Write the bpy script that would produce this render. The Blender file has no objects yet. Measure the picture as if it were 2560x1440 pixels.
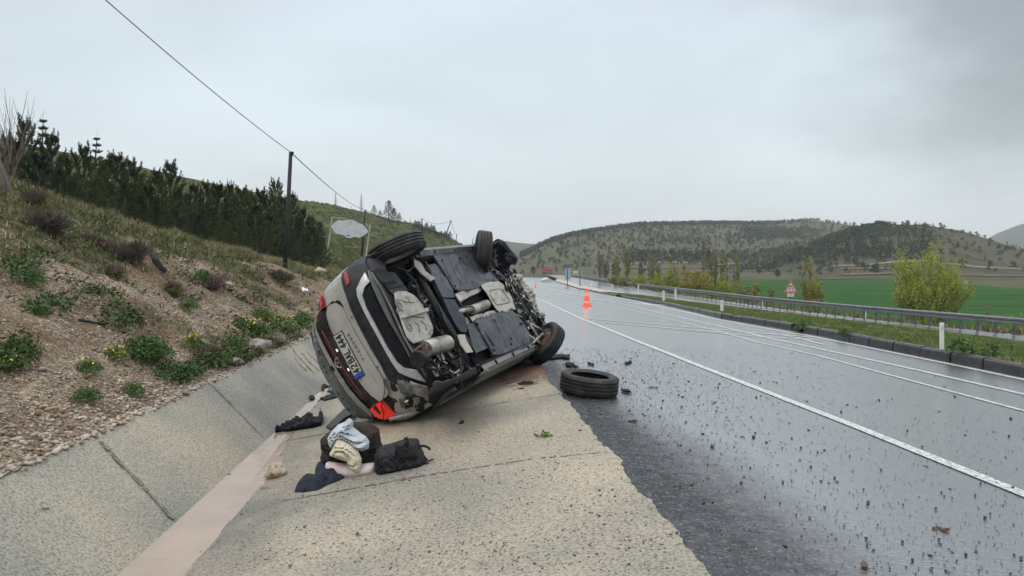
import bpy, bmesh, math, random
import numpy as np
from mathutils import Vector, Matrix, noise
R = math.radians
S = bpy.context.scene
C = S.collection
random.seed(7)
rng = np.random.default_rng(7)

# ------------------------------------------------------------------ camera, world, sun, exposure
F, HZ, HC = 1849.0, 655.0, 1.45          # focal length in photo pixels, horizon row, eye height
cam = bpy.data.cameras.new('camera'); co = bpy.data.objects.new('camera', cam); C.objects.link(co)
co.location = (0, 0, HC); co.rotation_euler = (R(90), 0, 0)
cam.sensor_width = 36; cam.lens = F/2560*36; cam.shift_y = -(720-HZ)/2560
cam.clip_start = 0.05; cam.clip_end = 6000
S.camera = co
W = bpy.data.worlds.new('World'); S.world = W; W.use_nodes = True
SUN_EL, SUN_ROT = R(52), R(215)
def build_world():
    nt = W.node_tree; nt.nodes.clear()
    N = nt.nodes.new; L = nt.links.new
    out = N('ShaderNodeOutputWorld'); bg = N('ShaderNodeBackground'); bg.inputs[1].default_value = 0.133
    sky = N('ShaderNodeTexSky'); sky.sky_type = 'NISHITA'; sky.sun_disc = False
    sky.sun_elevation = SUN_EL; sky.sun_rotation = SUN_ROT; sky.air_density = 1.5; sky.dust_density = 3
    tc = N('ShaderNodeTexCoord'); sep = N('ShaderNodeSeparateXYZ'); L(tc.outputs['Generated'], sep.inputs[0])
    # brightness of an overcast sky by elevation
    r = N('ShaderNodeValToRGB'); L(sep.outputs[2], r.inputs[0])
    e = r.color_ramp.elements; e[0].position = 0; e[0].color = (5.9, 6.25, 6.4, 1); e[1].position = 1; e[1].color = (13.0, 13.4, 13.8, 1)
    a = r.color_ramp.elements.new(0.16); a.color = (5.5, 6.15, 6.55, 1)
    a = r.color_ramp.elements.new(0.34); a.color = (5.3, 6.0, 6.6, 1)
    a = r.color_ramp.elements.new(0.6); a.color = (10.5, 10.9, 11.4, 1)
    mp = N('ShaderNodeMapping'); mp.inputs['Scale'].default_value = (1.6, 1.6, 3.6); L(tc.outputs['Generated'], mp.inputs[0])
    n = N('ShaderNodeTexNoise'); n.inputs['Scale'].default_value = 1.3; n.inputs['Detail'].default_value = 7; n.inputs['Roughness'].default_value = .5
    n.inputs['Distortion'].default_value = .35
    L(mp.outputs[0], n.inputs[0])
    cr = N('ShaderNodeMapRange'); L(n.outputs[0], cr.inputs[0])
    cr.inputs[1].default_value = .3; cr.inputs[2].default_value = .7; cr.inputs[3].default_value = .90; cr.inputs[4].default_value = 1.13
    # a heavier bank of cloud up to the right
    d = N('ShaderNodeVectorMath'); d.operation = 'DISTANCE'; d.inputs[1].default_value = (.55, .80, .235)
    n2 = N('ShaderNodeTexNoise'); n2.inputs['Scale'].default_value = 2.2; n2.inputs['Detail'].default_value = 6; L(mp.outputs[0], n2.inputs[0])
    L(tc.outputs['Generated'], d.inputs[0])
    ad = N('ShaderNodeMath'); ad.operation = 'MULTIPLY_ADD'; L(n2.outputs[0], ad.inputs[0]); ad.inputs[1].default_value = .45; L(d.outputs['Value'], ad.inputs[2])
    m3 = N('ShaderNodeMapRange'); m3.interpolation_type = 'SMOOTHSTEP'; L(ad.outputs[0], m3.inputs[0])
    m3.inputs[1].default_value = .22; m3.inputs[2].default_value = .52; m3.inputs[3].default_value = .54; m3.inputs[4].default_value = 1.0
    m4 = N('ShaderNodeMath'); m4.operation = 'MULTIPLY'; L(cr.outputs[0], m4.inputs[0]); L(m3.outputs[0], m4.inputs[1])
    vm = N('ShaderNodeVectorMath'); vm.operation = 'SCALE'; L(r.outputs[0], vm.inputs[0]); L(m4.outputs[0], vm.inputs['Scale'])
    mix = N('ShaderNodeMix'); mix.data_type = 'RGBA'; mix.inputs[0].default_value = .93
    L(sky.outputs[0], mix.inputs[6]); L(vm.outputs[0], mix.inputs[7])
    L(mix.outputs[2], bg.inputs[0]); L(bg.outputs[0], out.inputs[0])
build_world()
sl = bpy.data.lights.new('sun', 'SUN'); sl.energy = 0.9; sl.angle = R(25); sl.color = (1, .96, .9)
so = bpy.data.objects.new('sun', sl); C.objects.link(so); so.rotation_euler = (R(90)-SUN_EL, 0, R(180)-SUN_ROT)
S.view_settings.view_transform = 'Standard'; S.view_settings.look = 'None'; S.view_settings.exposure = 0; S.view_settings.gamma = 1
S.render.engine = 'CYCLES'
S.cycles.volume_bounces = 1; S.cycles.max_bounces = 6

# ------------------------------------------------------------------ helpers
def mesh(name, v, f, mats, parent=None, smooth=False, mi=None, link=True):
    me = bpy.data.meshes.new(name)
    me.from_pydata([tuple(map(float, p)) for p in v], [], [tuple(map(int, q)) for q in f])
    for m in (mats if isinstance(mats, (list, tuple)) else [mats]): me.materials.append(m)
    if mi is not None: me.polygons.foreach_set('material_index', np.asarray(mi, dtype=np.int32))
    if smooth: me.polygons.foreach_set('use_smooth', [True]*len(me.polygons))
    me.update()
    o = bpy.data.objects.new(name, me)
    if link: C.objects.link(o)
    if parent: o.parent = parent
    return o
def fastmesh(name, V, T, mats, parent=None, smooth=False, mi=None):
    """V (n,3) array, T (m,3) or (m,4) index array."""
    V = np.asarray(V, dtype=np.float32); T = np.asarray(T, dtype=np.int32); k = T.shape[1]
    me = bpy.data.meshes.new(name); me.vertices.add(len(V)); me.vertices.foreach_set('co', V.ravel())
    me.loops.add(T.size); me.loops.foreach_set('vertex_index', T.ravel())
    me.polygons.add(len(T)); me.polygons.foreach_set('loop_start', np.arange(len(T), dtype=np.int32)*k)
    for m in (mats if isinstance(mats, (list, tuple)) else [mats]): me.materials.append(m)
    if mi is not None: me.polygons.foreach_set('material_index', np.asarray(mi, dtype=np.int32))
    if smooth: me.polygons.foreach_set('use_smooth', np.ones(len(T), dtype=bool))
    me.update(calc_edges=True); me.validate()
    o = bpy.data.objects.new(name, me); C.objects.link(o)
    if parent: o.parent = parent
    return o
def tag(o, label=None, cat=None, group=None, kind=None):
    if label: o['label'] = label
    if cat: o['category'] = cat
    if group: o['group'] = group
    if kind: o['kind'] = kind
    return o
def empty(name, loc=(0, 0, 0), rot=(0, 0, 0)):
    o = bpy.data.objects.new(name, None); C.objects.link(o); o.location = loc; o.rotation_euler = rot; o.empty_display_size = .2
    return o
def copy_tree(o, parent=None):
    c = o.copy(); C.objects.link(c); c.parent = parent
    for ch in list(o.children):
        k = ch.copy(); C.objects.link(k); k.parent = c
        for g in list(ch.children):
            q = g.copy(); C.objects.link(q); q.parent = k
    return c
class MB:
    """collects simple solids in one mesh"""
    def __init__(s): s.v = []; s.f = []; s.m = []
    def add(s, v, f, m=0):
        b = len(s.v); s.v += [tuple(p) for p in v]; s.f += [tuple(i+b for i in q) for q in f]; s.m += [m]*len(f); return s
    def box(s, c, d, rot=None, m=0, taper=1.0):
        x, y, z = d[0]/2, d[1]/2, d[2]/2; t = taper
        P = [(-x,-y,-z),(x,-y,-z),(x,y,-z),(-x,y,-z),(-x*t,-y*t,z),(x*t,-y*t,z),(x*t,y*t,z),(-x*t,y*t,z)]
        if rot is not None: P = [tuple(rot @ Vector(p)) for p in P]
        P = [(p[0]+c[0], p[1]+c[1], p[2]+c[2]) for p in P]
        return s.add(P, [(3,2,1,0),(4,5,6,7),(0,1,5,4),(1,2,6,5),(2,3,7,6),(3,0,4,7)], m)
    def tube(s, pts, rad, n=8, m=0, cap=True):
        pts = [Vector(p) for p in pts]; k = len(pts)
        rads = rad if isinstance(rad, (list, tuple)) else [rad]*k
        V = []; up = None
        for i, p in enumerate(pts):
            d = (pts[min(i+1, k-1)]-pts[max(i-1, 0)])
            if d.length < 1e-9: d = Vector((0,0,1))
            d.normalize()
            if up is None: up = Vector((0,0,1)) if abs(d.z) < .9 else Vector((1,0,0))
            a = d.cross(up)
            if a.length < 1e-6: a = d.orthogonal()
            a.normalize(); b = a.cross(d).normalized(); up = b
            for j in range(n):
                t = 2*math.pi*j/n; V.append(p+a*(math.cos(t)*rads[i])+b*(math.sin(t)*rads[i]))
        Fc = []
        for i in range(k-1):
            for j in range(n):
                j2 = (j+1) % n; Fc.append((i*n+j, i*n+j2, (i+1)*n+j2, (i+1)*n+j))
        if cap: Fc += [tuple(range(n))[::-1], tuple((k-1)*n+j for j in range(n))]
        return s.add(V, Fc, m)
    def lathe(s, prof, n=32, M=None, m=0, close=False, mod=None):
        V = []; k = len(prof)
        for j in range(n):
            t = 2*math.pi*j/n
            for i, (r, h) in enumerate(prof):
                rr = r if mod is None else mod(r, h, i, j)
                p = Vector((rr*math.cos(t), rr*math.sin(t), h)); V.append(M @ p if M else p)
        Fc = []
        for j in range(n):
            j2 = (j+1) % n
            for i in range(k if close else k-1):
                i2 = (i+1) % k; Fc.append((j*k+i, j2*k+i, j2*k+i2, j*k+i2))
        return s.add(V, Fc, m)
    def prism(s, poly, h0, h1, fn=None, m=0):
        """polygon (2-D) extruded from h0 to h1; fn maps (a,b,h) to a point"""
        fn = fn or (lambda a, b, h: (a, b, h)); n = len(poly)
        A = sum(poly[i][0]*poly[(i+1) % n][1]-poly[(i+1) % n][0]*poly[i][1] for i in range(n))
        V = [fn(a, b, h0) for a, b in poly]+[fn(a, b, h1) for a, b in poly]
        return s.add(V, [tuple(range(n))[::-1], tuple(range(n, 2*n))]+[(i, (i+1) % n, n+(i+1) % n, n+i) for i in range(n)], m)
    def build(s, name, mats, parent=None, smooth=False, bevel=0, auto=None):
        o = mesh(name, s.v, s.f, mats, parent, smooth, s.m)
        if bevel:
            b = o.modifiers.new('bevel', 'BEVEL'); b.width = bevel; b.segments = 2; b.limit_method = 'ANGLE'
        if auto:
            bm = bmesh.new(); bm.from_mesh(o.data)
            for e in bm.edges:
                if len(e.link_faces) == 2 and e.calc_face_angle(0) > auto: e.smooth = False
            for f in bm.faces: f.smooth = True
            bm.to_mesh(o.data); bm.free()
        return o
def fbm(x, y, z=0.0, o=4, s=1.0):
    return noise.fractal(Vector((x*s, y*s, z)), 1.0, 2.0, o)

# ---- materials
def nmat(name, cols, scale=5, rough=.7, bump=0, bscale=None, metal=0, detail=5, vec=None, rr=None, spec=.5, stops=None, tex='noise', coat=0, btex=None, ior=None, trans=0):
    m = bpy.data.materials.new(name); m.use_nodes = True; nt = m.node_tree; N = nt.nodes.new; L = nt.links.new
    b = nt.nodes['Principled BSDF']; b.inputs['Metallic'].default_value = metal; b.inputs['Roughness'].default_value = rough
    b.inputs['Specular IOR Level'].default_value = spec
    if ior: b.inputs['IOR'].default_value = ior
    b.inputs['Coat Weight'].default_value = coat
    tc = N('ShaderNodeTexCoord'); mp = N('ShaderNodeMapping'); L(tc.outputs['Object'], mp.inputs[0])
    if vec: mp.inputs['Scale'].default_value = vec
    if tex == 'noise':
        n = N('ShaderNodeTexNoise'); n.inputs['Scale'].default_value = scale; n.inputs['Detail'].default_value = detail; n.inputs['Roughness'].default_value = .62; o = n.outputs[0]
    else:
        n = N('ShaderNodeTexVoronoi'); n.inputs['Scale'].default_value = scale; sp = N('ShaderNodeSeparateColor'); L(n.outputs['Color'], sp.inputs[0]); o = sp.outputs[0]
    L(mp.outputs[0], n.inputs[0])
    r = N('ShaderNodeValToRGB'); L(o, r.inputs[0])
    k = len(cols); st = stops or ([.35+.3*i/(max(1, k-1)) for i in range(k)] if tex == 'noise' else [i/max(1, k-1) for i in range(k)])
    e = r.color_ramp.elements
    e[0].position = st[0]; e[0].color = (*cols[0], 1)
    if k > 1: e[1].position = st[-1]; e[1].color = (*cols[-1], 1)
    else: e[1].color = (*cols[0], 1)
    for i in range(1, k-1): a = e.new(st[i]); a.color = (*cols[i], 1)
    L(r.outputs[0], b.inputs['Base Color'])
    if rr:
        q = N('ShaderNodeMapRange'); q.inputs[1].default_value = .3; q.inputs[2].default_value = .7; q.inputs[3].default_value = rr[0]; q.inputs[4].default_value = rr[1]
        n3 = N('ShaderNodeTexNoise'); n3.inputs['Scale'].default_value = scale*.7; n3.inputs['Detail'].default_value = 4; L(mp.outputs[0], n3.inputs[0]); L(n3.outputs[0], q.inputs[0]); L(q.outputs[0], b.inputs['Roughness'])
    if bump:
        if btex == 'voronoi':
            n2 = N('ShaderNodeTexVoronoi'); n2.inputs['Scale'].default_value = bscale or scale; bo = n2.outputs['Distance']
        else:
            n2 = N('ShaderNodeTexNoise'); n2.inputs['Scale'].default_value = bscale or scale*3; n2.inputs['Detail'].default_value = 5; bo = n2.outputs[0]
        L(mp.outputs[0], n2.inputs[0]); bp = N('ShaderNodeBump'); bp.inputs['Strength'].default_value = min(1, bump); bp.inputs['Distance'].default_value = .02*max(1, bump)
        if btex == 'voronoi': bp.invert = True
        L(bo, bp.inputs['Height']); L(bp.outputs[0], b.inputs['Normal'])
    m['_'] = 0
    return m
def leafmat(name, c1, c2, c3=None, scale=.9, rough=.6):
    m = nmat(name, [c1, c2]+([c3] if c3 else []), scale, rough, spec=.25); b = m.node_tree.nodes['Principled BSDF']
    return m
def emis(m, col, st):
    b = m.node_tree.nodes['Principled BSDF']; b.inputs['Emission Color'].default_value = (*col, 1); b.inputs['Emission Strength'].default_value = st; return m

def ray(px, py): return ((px-1280)/F, -(py-HZ)/F)         # x and z per metre of depth
def at(px, py, y): a, b = ray(px, py); return Vector((a*y, y, HC+b*y))
def px_of(p): return (1280+F*p[0]/p[1], HZ-F*(p[2]-HC)/p[1])
def interp(x, xs, ys): return float(np.interp(x, xs, ys))
def extrap(y, ys, xs):
    """piecewise linear with linear ends"""
    if y < ys[0]: return xs[0]+(xs[1]-xs[0])/(ys[1]-ys[0])*(y-ys[0])
    if y > ys[-1]: return xs[-1]+(xs[-1]-xs[-2])/(ys[-1]-ys[-2])*(y-ys[-1])
    return float(np.interp(y, ys, xs))

# ------------------------------------------------------------------ the lie of the land
def prof(y): return interp(y, [0, 14, 20, 34, 60, 112, 170, 277, 400], [0, 0, -.03, -.26, -.85, -1.95, -2.6, -3.2, -3.6])
SE = .062
def xe(y): return .92-.078*(y-3.4) if y < 40 else .92-.078*36.6-.074*(y-40)   # edge of the asphalt
def zr(x, y): return prof(y)-SE*min(11, max(0.0, x-xe(y)))                          # road surface
def onroad(px, py, dz=0.0, fn=None):
    fn = fn or zr
    a, b = ray(px, py); lo, y = .5, .5; prev = 1
    while y < 600:
        g = HC+b*y-(fn(a*y, y)+dz)
        if g < 0: break
        lo = y; y *= 1.02
    hi = y
    for _ in range(40):
        m = (lo+hi)/2
        if HC+b*m-(fn(a*m, m)+dz) < 0: hi = m
        else: lo = m
    return Vector((a*hi, hi, HC+b*hi))
def line(pts, dz=0.0, fn=None):
    P = [onroad(px, py, dz, fn) for px, py in pts]; P.sort(key=lambda p: p.y)
    return P
def fx(P):
    ys = [p.y for p in P]; xs = [p.x for p in P]
    return lambda y: extrap(y, ys, xs)
L1 = fx(line([(2560,1235),(2137,1065),(1750,915),(1611,860),(1460,800),(1325,740)]))
L2 = fx(line([(2560,1027),(2301,958),(2044,889),(1900,857),(1480,754),(1333,714)]))
L3 = fx(line([(2500,972),(2320,931),(2075,878),(1900,840),(1642,780),(1498,747),(1312,695)]))
L4 = fx(line([(2560,949),(2167,868),(1900,818),(1768,793),(1601,755),(1464,726),(1328,693)]))
KB = line([(2560,941),(2350,897),(2167,862),(1965,822),(1800,795),(1678,766),(1511,736),(1436,719),(1380,700)])
KX = fx(KB)
# ditch (scaled to the eye height)
ZT, ZB = .075, -.545
def xt(y): return -3.0-.05*y if y < 30 else -4.5-.074*(y-30)
def xb(y): return -1.98-.075*y if y < 30 else -4.23-.074*(y-30)
def xb2(y): return xb(y)+.02
def zap(x, y):                       # the concrete apron falling from the asphalt to the ditch
    e = xe(y); b = xb2(y)
    t = min(1, max(0, (e-x)/(e-b))); return prof(y)-.545*t
def zditch(x, y):
    if x > xe(y): return zr(x, y)
    if x > xb2(y): return zap(x, y)
    if x > xb(y): return prof(y)+ZB
    t = min(1, (xb(y)-x)/(xb(y)-xt(y))); return prof(y)+ZB+(ZT-ZB)*t

ROWS = [1.2]
while ROWS[-1] < 420: ROWS.append(ROWS[-1]*1.012+.03)
def loft(name, cols, mats, rows=ROWS, **k):
    """cols: list of functions y -> (x, z)"""
    V = []; n = len(cols)
    for y in rows:
        for c in cols: x, z = c(y); V.append((x, y, z))
    Fc = [(i*n+j, i*n+j+1, (i+1)*n+j+1, (i+1)*n+j) for i in range(len(rows)-1) for j in range(n-1)]
    return mesh(name, V, Fc, mats, **k)

# ---- asphalt
def asphalt_mat():
    m = bpy.data.materials.new('wet_asphalt'); m.use_nodes = True; nt = m.node_tree; N = nt.nodes.new; L = nt.links.new
    b = nt.nodes['Principled BSDF']
    tc = N('ShaderNodeTexCoord'); at_ = N('ShaderNodeAttribute'); at_.attribute_name = 'wet'
    v = N('ShaderNodeTexVoronoi'); v.inputs['Scale'].default_value = 70; L(tc.outputs['Object'], v.inputs[0])
    n = N('ShaderNodeTexNoise'); n.inputs['Scale'].default_value = 160; n.inputs['Detail'].default_value = 3; L(tc.outputs['Object'], n.inputs[0])
    mp = N('ShaderNodeMapping'); mp.inputs['Scale'].default_value = (1.0, .35, 1); mp.inputs['Rotation'].default_value = (0, 0, R(4.5)); L(tc.outputs['Object'], mp.inputs[0])
    w = N('ShaderNodeTexNoise'); w.inputs['Scale'].default_value = .8; w.inputs['Detail'].default_value = 6; L(mp.outputs[0], w.inputs[0])
    # wheel tracks, streaked along the road
    mp2 = N('ShaderNodeMapping'); mp2.inputs['Scale'].default_value = (2.6, .06, 1); mp2.inputs['Rotation'].default_value = (0, 0, R(4.7)); L(tc.outputs['Object'], mp2.inputs[0])
    w2 = N('ShaderNodeTexNoise'); w2.inputs['Scale'].default_value = 1.0; w2.inputs['Detail'].default_value = 4; L(mp2.outputs[0], w2.inputs[0])
    s = N('ShaderNodeSeparateColor'); L(v.outputs['Color'], s.inputs[0])
    r = N('ShaderNodeValToRGB'); L(s.outputs[0], r.inputs[0]); e = r.color_ramp.elements
    e[0].color = (.006, .0065, .009, 1); e[1].color = (.11, .112, .12, 1); q = e.new(.78); q.color = (.018, .019, .025, 1)
    L(r.outputs[0], b.inputs['Base Color'])
    # how much water lies in the pores
    m1 = N('ShaderNodeMath'); m1.operation = 'MULTIPLY_ADD'; L(w.outputs[0], m1.inputs[0]); m1.inputs[1].default_value = .7; m1.inputs[2].default_value = -.35
    m2 = N('ShaderNodeMath'); m2.operation = 'MULTIPLY_ADD'; L(w2.outputs[0], m2.inputs[0]); m2.inputs[1].default_value = .7; L(m1.outputs[0], m2.inputs[2])
    mp5 = N('ShaderNodeMapping'); mp5.inputs['Scale'].default_value = (1, 1.9, 1); L(tc.outputs['Object'], mp5.inputs[0]); n5 = N('ShaderNodeTexNoise'); n5.inputs['Scale'].default_value = 7; n5.inputs['Detail'].default_value = 8; n5.inputs['Roughness'].default_value = .7; L(mp5.outputs[0], n5.inputs[0])
    m25 = N('ShaderNodeMath'); m25.operation = 'MULTIPLY_ADD'; L(n5.outputs[0], m25.inputs[0]); m25.inputs[1].default_value = .62; m25.inputs[2].default_value = -.30; m26 = N('ShaderNodeMath'); m26.operation = 'ADD'; L(m25.outputs[0], m26.inputs[0]); L(m2.outputs[0], m26.inputs[1])
    m3 = N('ShaderNodeMath'); m3.operation = 'ADD'; L(m26.outputs[0], m3.inputs[0]); L(at_.outputs['Fac'], m3.inputs[1]); m3.use_clamp = False
    rg = N('ShaderNodeMapRange'); L(m3.outputs[0], rg.inputs[0]); rg.inputs[1].default_value = .15; rg.inputs[2].default_value = 1.0; rg.inputs[3].default_value = .55; rg.inputs[4].default_value = .15
    L(rg.outputs[0], b.inputs['Roughness'])
    sg = N('ShaderNodeMapRange'); L(m3.outputs[0], sg.inputs[0]); sg.inputs[1].default_value = .15; sg.inputs[2].default_value = .95; sg.inputs[3].default_value = .12; sg.inputs[4].default_value = 1.0
    L(sg.outputs[0], b.inputs['Specular IOR Level']); b.inputs['IOR'].default_value = 2.0
    bs = N('ShaderNodeMapRange'); L(m3.outputs[0], bs.inputs[0]); bs.inputs[1].default_value = .15; bs.inputs[2].default_value = 1.0; bs.inputs[3].default_value = .8; bs.inputs[4].default_value = .10
    bp = N('ShaderNodeBump'); bp.inputs['Distance'].default_value = .006; L(bs.outputs[0], bp.inputs['Strength']); L(v.outputs['Distance'], bp.inputs['Height'])
    bp2 = N('ShaderNodeBump'); bp2.inputs['Distance'].default_value = .01; bp2.inputs['Strength'].default_value = .5
    mp4 = N('ShaderNodeMapping'); mp4.inputs['Scale'].default_value = (.5, 1.3, 1); L(tc.outputs['Object'], mp4.inputs[0])
    n4 = N('ShaderNodeTexNoise'); n4.inputs['Scale'].default_value = 34; n4.inputs['Detail'].default_value = 6; L(mp4.outputs[0], n4.inputs[0]); L(n4.outputs[0], bp2.inputs['Height']); L(bp2.outputs[0], bp.inputs['Normal'])
    cw = N('ShaderNodeMapRange'); L(m3.outputs[0], cw.inputs[0]); cw.inputs[1].default_value = .35; cw.inputs[2].default_value = 1.15; L(cw.outputs[0], b.inputs['Coat Weight']); b.inputs['Coat IOR'].default_value = 2.0; b.inputs['Coat Roughness'].default_value = .23
    L(bp.outputs[0], b.inputs['Normal']); L(bp2.outputs[0], b.inputs['Coat Normal'])
    return m
M_ASPH = asphalt_mat()
def wetness(o, fn):
    me = o.data; a = me.attributes.new('wet', 'FLOAT', 'POINT')
    a.data.foreach_set('value', [fn(*v.co) for v in me.vertices])
def jag(y): return .045*fbm(y*2.3, 1.7, 0, 4)+.05*fbm(y*.5, 9.2, 0, 2)+.022*fbm(y*13, 4.7, 0, 4)
NX = 26
road = loft('road', [(lambda y, j=j: ((lambda x: (x, zr(max(x, xe(y)), y)-(.004 if j else .03)))(xe(y)-(.25 if j == 0 else 0)+((KX(y)+.05-xe(y))*(max(0, j-1)/(NX-2))**1.4 if j > 1 else 0)))) for j in range(NX)], M_ASPH)
tag(road, kind='structure')
def wet_fn(x, y, z):
    u = x-xe(y); s = min(1, max(0, (u-.22*min(1, 6/y))/(1.25*min(1, 6/y)+.15)))
    return -.10+1.14*s*s*(3-2*s)
wetness(road, wet_fn)
# ---- concrete
def concrete_mat(name, base, dark, warm):
    m = bpy.data.materials.new(name); m.use_nodes = True; nt = m.node_tree; N = nt.nodes.new; L = nt.links.new
    b = nt.nodes['Principled BSDF']; b.inputs['Roughness'].default_value = .62; b.inputs['Specular IOR Level'].default_value = .35
    tc = N('ShaderNodeTexCoord')
    def nz(sc, det, vec=None, rot=0):
        n = N('ShaderNodeTexNoise'); n.inputs['Scale'].default_value = sc; n.inputs['Detail'].default_value = det
        if vec:
            mp = N('ShaderNodeMapping'); mp.inputs['Scale'].default_value = vec; mp.inputs['Rotation'].default_value = (0, 0, rot); L(tc.outputs['Object'], mp.inputs[0]); L(mp.outputs[0], n.inputs[0])
        else: L(tc.outputs['Object'], n.inputs[0])
        return n.outputs[0]
    big = nz(.55, 6); fine = nz(58, 8, (.85, 1, 1), .12); pits = nz(75, 3, (.6, 1, 1), .6)
    def ramp(src, stops):
        r = N('ShaderNodeValToRGB'); L(src, r.inputs[0]); e = r.color_ramp.elements
        e[0].position, e[0].color = stops[0][0], (*stops[0][1], 1); e[1].position, e[1].color = stops[-1][0], (*stops[-1][1], 1)
        for p, c in stops[1:-1]: q = e.new(p); q.color = (*c, 1)
        return r.outputs[0]
    c1 = ramp(big, [(.36, dark), (.5, base), (.64, warm)])
    c2 = ramp(fine, [(.34, (.55, .55, .55)), (.47, (.94, .94, .94)), (.62, (1.22, 1.2, 1.17))])
    mx = N('ShaderNodeMix'); mx.data_type = 'RGBA'; mx.blend_type = 'MULTIPLY'; mx.inputs[0].default_value = 1; L(c1, mx.inputs[6]); L(c2, mx.inputs[7])
    c3 = ramp(pits, [(.34, (.25, .24, .23)), (.40, (1, 1, 1))])
    mx2 = N('ShaderNodeMix'); mx2.data_type = 'RGBA'; mx2.blend_type = 'MULTIPLY'; mx2.inputs[0].default_value = .8; L(mx.outputs[2], mx2.inputs[6]); L(c3, mx2.inputs[7])
    a = N('ShaderNodeAttribute'); a.attribute_name = 'soil'
    mud = nz(7, 6); mm = N('ShaderNodeMath'); mm.operation = 'MULTIPLY'; L(mud, mm.inputs[0]); L(a.outputs['Fac'], mm.inputs[1])
    mr = N('ShaderNodeMapRange'); mr.inputs[1].default_value = .28; mr.inputs[2].default_value = .5; L(mm.outputs[0], mr.inputs[0])
    mx3 = N('ShaderNodeMix'); mx3.data_type = 'RGBA'; L(mr.outputs[0], mx3.inputs[0]); L(mx2.outputs[2], mx3.inputs[6]); mx3.inputs[7].default_value = (.13, .075, .048, 1)
    a2 = N('ShaderNodeAttribute'); a2.attribute_name = 'damp'; dn = N('ShaderNodeMath'); dn.operation = 'MULTIPLY'; L(a2.outputs['Fac'], dn.inputs[0]); L(nz(3, 6), dn.inputs[1])
    dr = N('ShaderNodeMapRange'); dr.inputs[1].default_value = .2; dr.inputs[2].default_value = .5; dr.inputs[4].default_value = .6; L(dn.outputs[0], dr.inputs[0])
    mx4 = N('ShaderNodeMix'); mx4.data_type = 'RGBA'; mx4.blend_type = 'MULTIPLY'; L(dr.outputs[0], mx4.inputs[0]); L(mx3.outputs[2], mx4.inputs[6]); mx4.inputs[7].default_value = (.52, .54, .56, 1)
    L(mx4.outputs[2], b.inputs['Base Color'])
    bp = N('ShaderNodeBump'); bp.inputs['Strength'].default_value = .4; bp.inputs['Distance'].default_value = .006; L(fine, bp.inputs['Height']); L(bp.outputs[0], b.inputs['Normal'])
    return m
M_APR = concrete_mat('apron_concrete', (.305, .270, .212), (.215, .203, .172), (.375, .32, .24))
M_BANK = concrete_mat('bank_concrete', (.262, .246, .202), (.165, .170, .150), (.335, .295, .225))
def wx(y):
    return extrap(y, [1, 4.65, 5.5, 6.5, 7.65, 8.2, 9.2, 10.8, 12.5, 60], [-1.55, -1.90, -1.98, -2.12, -2.36, -2.46, -2.62, -2.76, -2.97, xb(60)-.1])
NA = 22
def apcol(j):
    def f(y):
        t = j/(NA-1); e = xe(y)+jag(y); b = xb2(y); x = e+(b-e)*t
        return x, prof(y)+(-.545*max(0, (xe(y)-x)/(xe(y)-b)))+(.012 if j == 0 else .016)+.004*fbm(x*3, y*3)
    return f
rows2 = [1.2]
while rows2[-1] < 60: rows2.append(rows2[-1]*1.004+.02)
rows2 += [y for y in ROWS if y > rows2[-1]]
apron = loft('concrete_apron', [lambda y: (xe(y)+jag(y)+.004, prof(y)-.03)]+[apcol(j) for j in range(NA)], M_APR, rows2); tag(apron, kind='structure')
def soil_fn(x, y, z):
    c = onroad(1320, 925, 0, zditch); d = math.hypot((x-c.x)/.55, (y-c.y)/.8)
    return max(0, 1-d*.8)*1.5
sc_ = onroad(1325, 930, 0, zditch)
me = apron.data; a_ = me.attributes.new('soil', 'FLOAT', 'POINT')
a_.data.foreach_set('value', [max(0, 1.5-1.1*math.hypot((v.co.x-sc_.x)/.75, (v.co.y-sc_.y)/1.6)) for v in me.vertices])
a_ = me.attributes.new('damp', 'FLOAT', 'POINT'); a_.data.foreach_set('value', [max(0, 1.15-(v.co.x-wx(v.co.y))/.75) for v in me.vertices])
bank = loft('ditch_bank', [lambda y: (xb2(y)+.05, prof(y)+ZB-.01), lambda y: (xb(y)+.03, prof(y)+ZB)]+[(lambda y, j=j: (xb(y)+(xt(y)-xb(y))*j/8, prof(y)+ZB+(ZT-ZB)*j/8+.012*math.sin(j/8*math.pi)*fbm(y*.4, j*.3))) for j in range(9)]
            +[lambda y: (xt(y)-.16+.03*fbm(y, 3), prof(y)+ZT+.01), lambda y: (xt(y)-.2, prof(y)-.25)], M_BANK, rows2); tag(bank, kind='structure')
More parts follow.
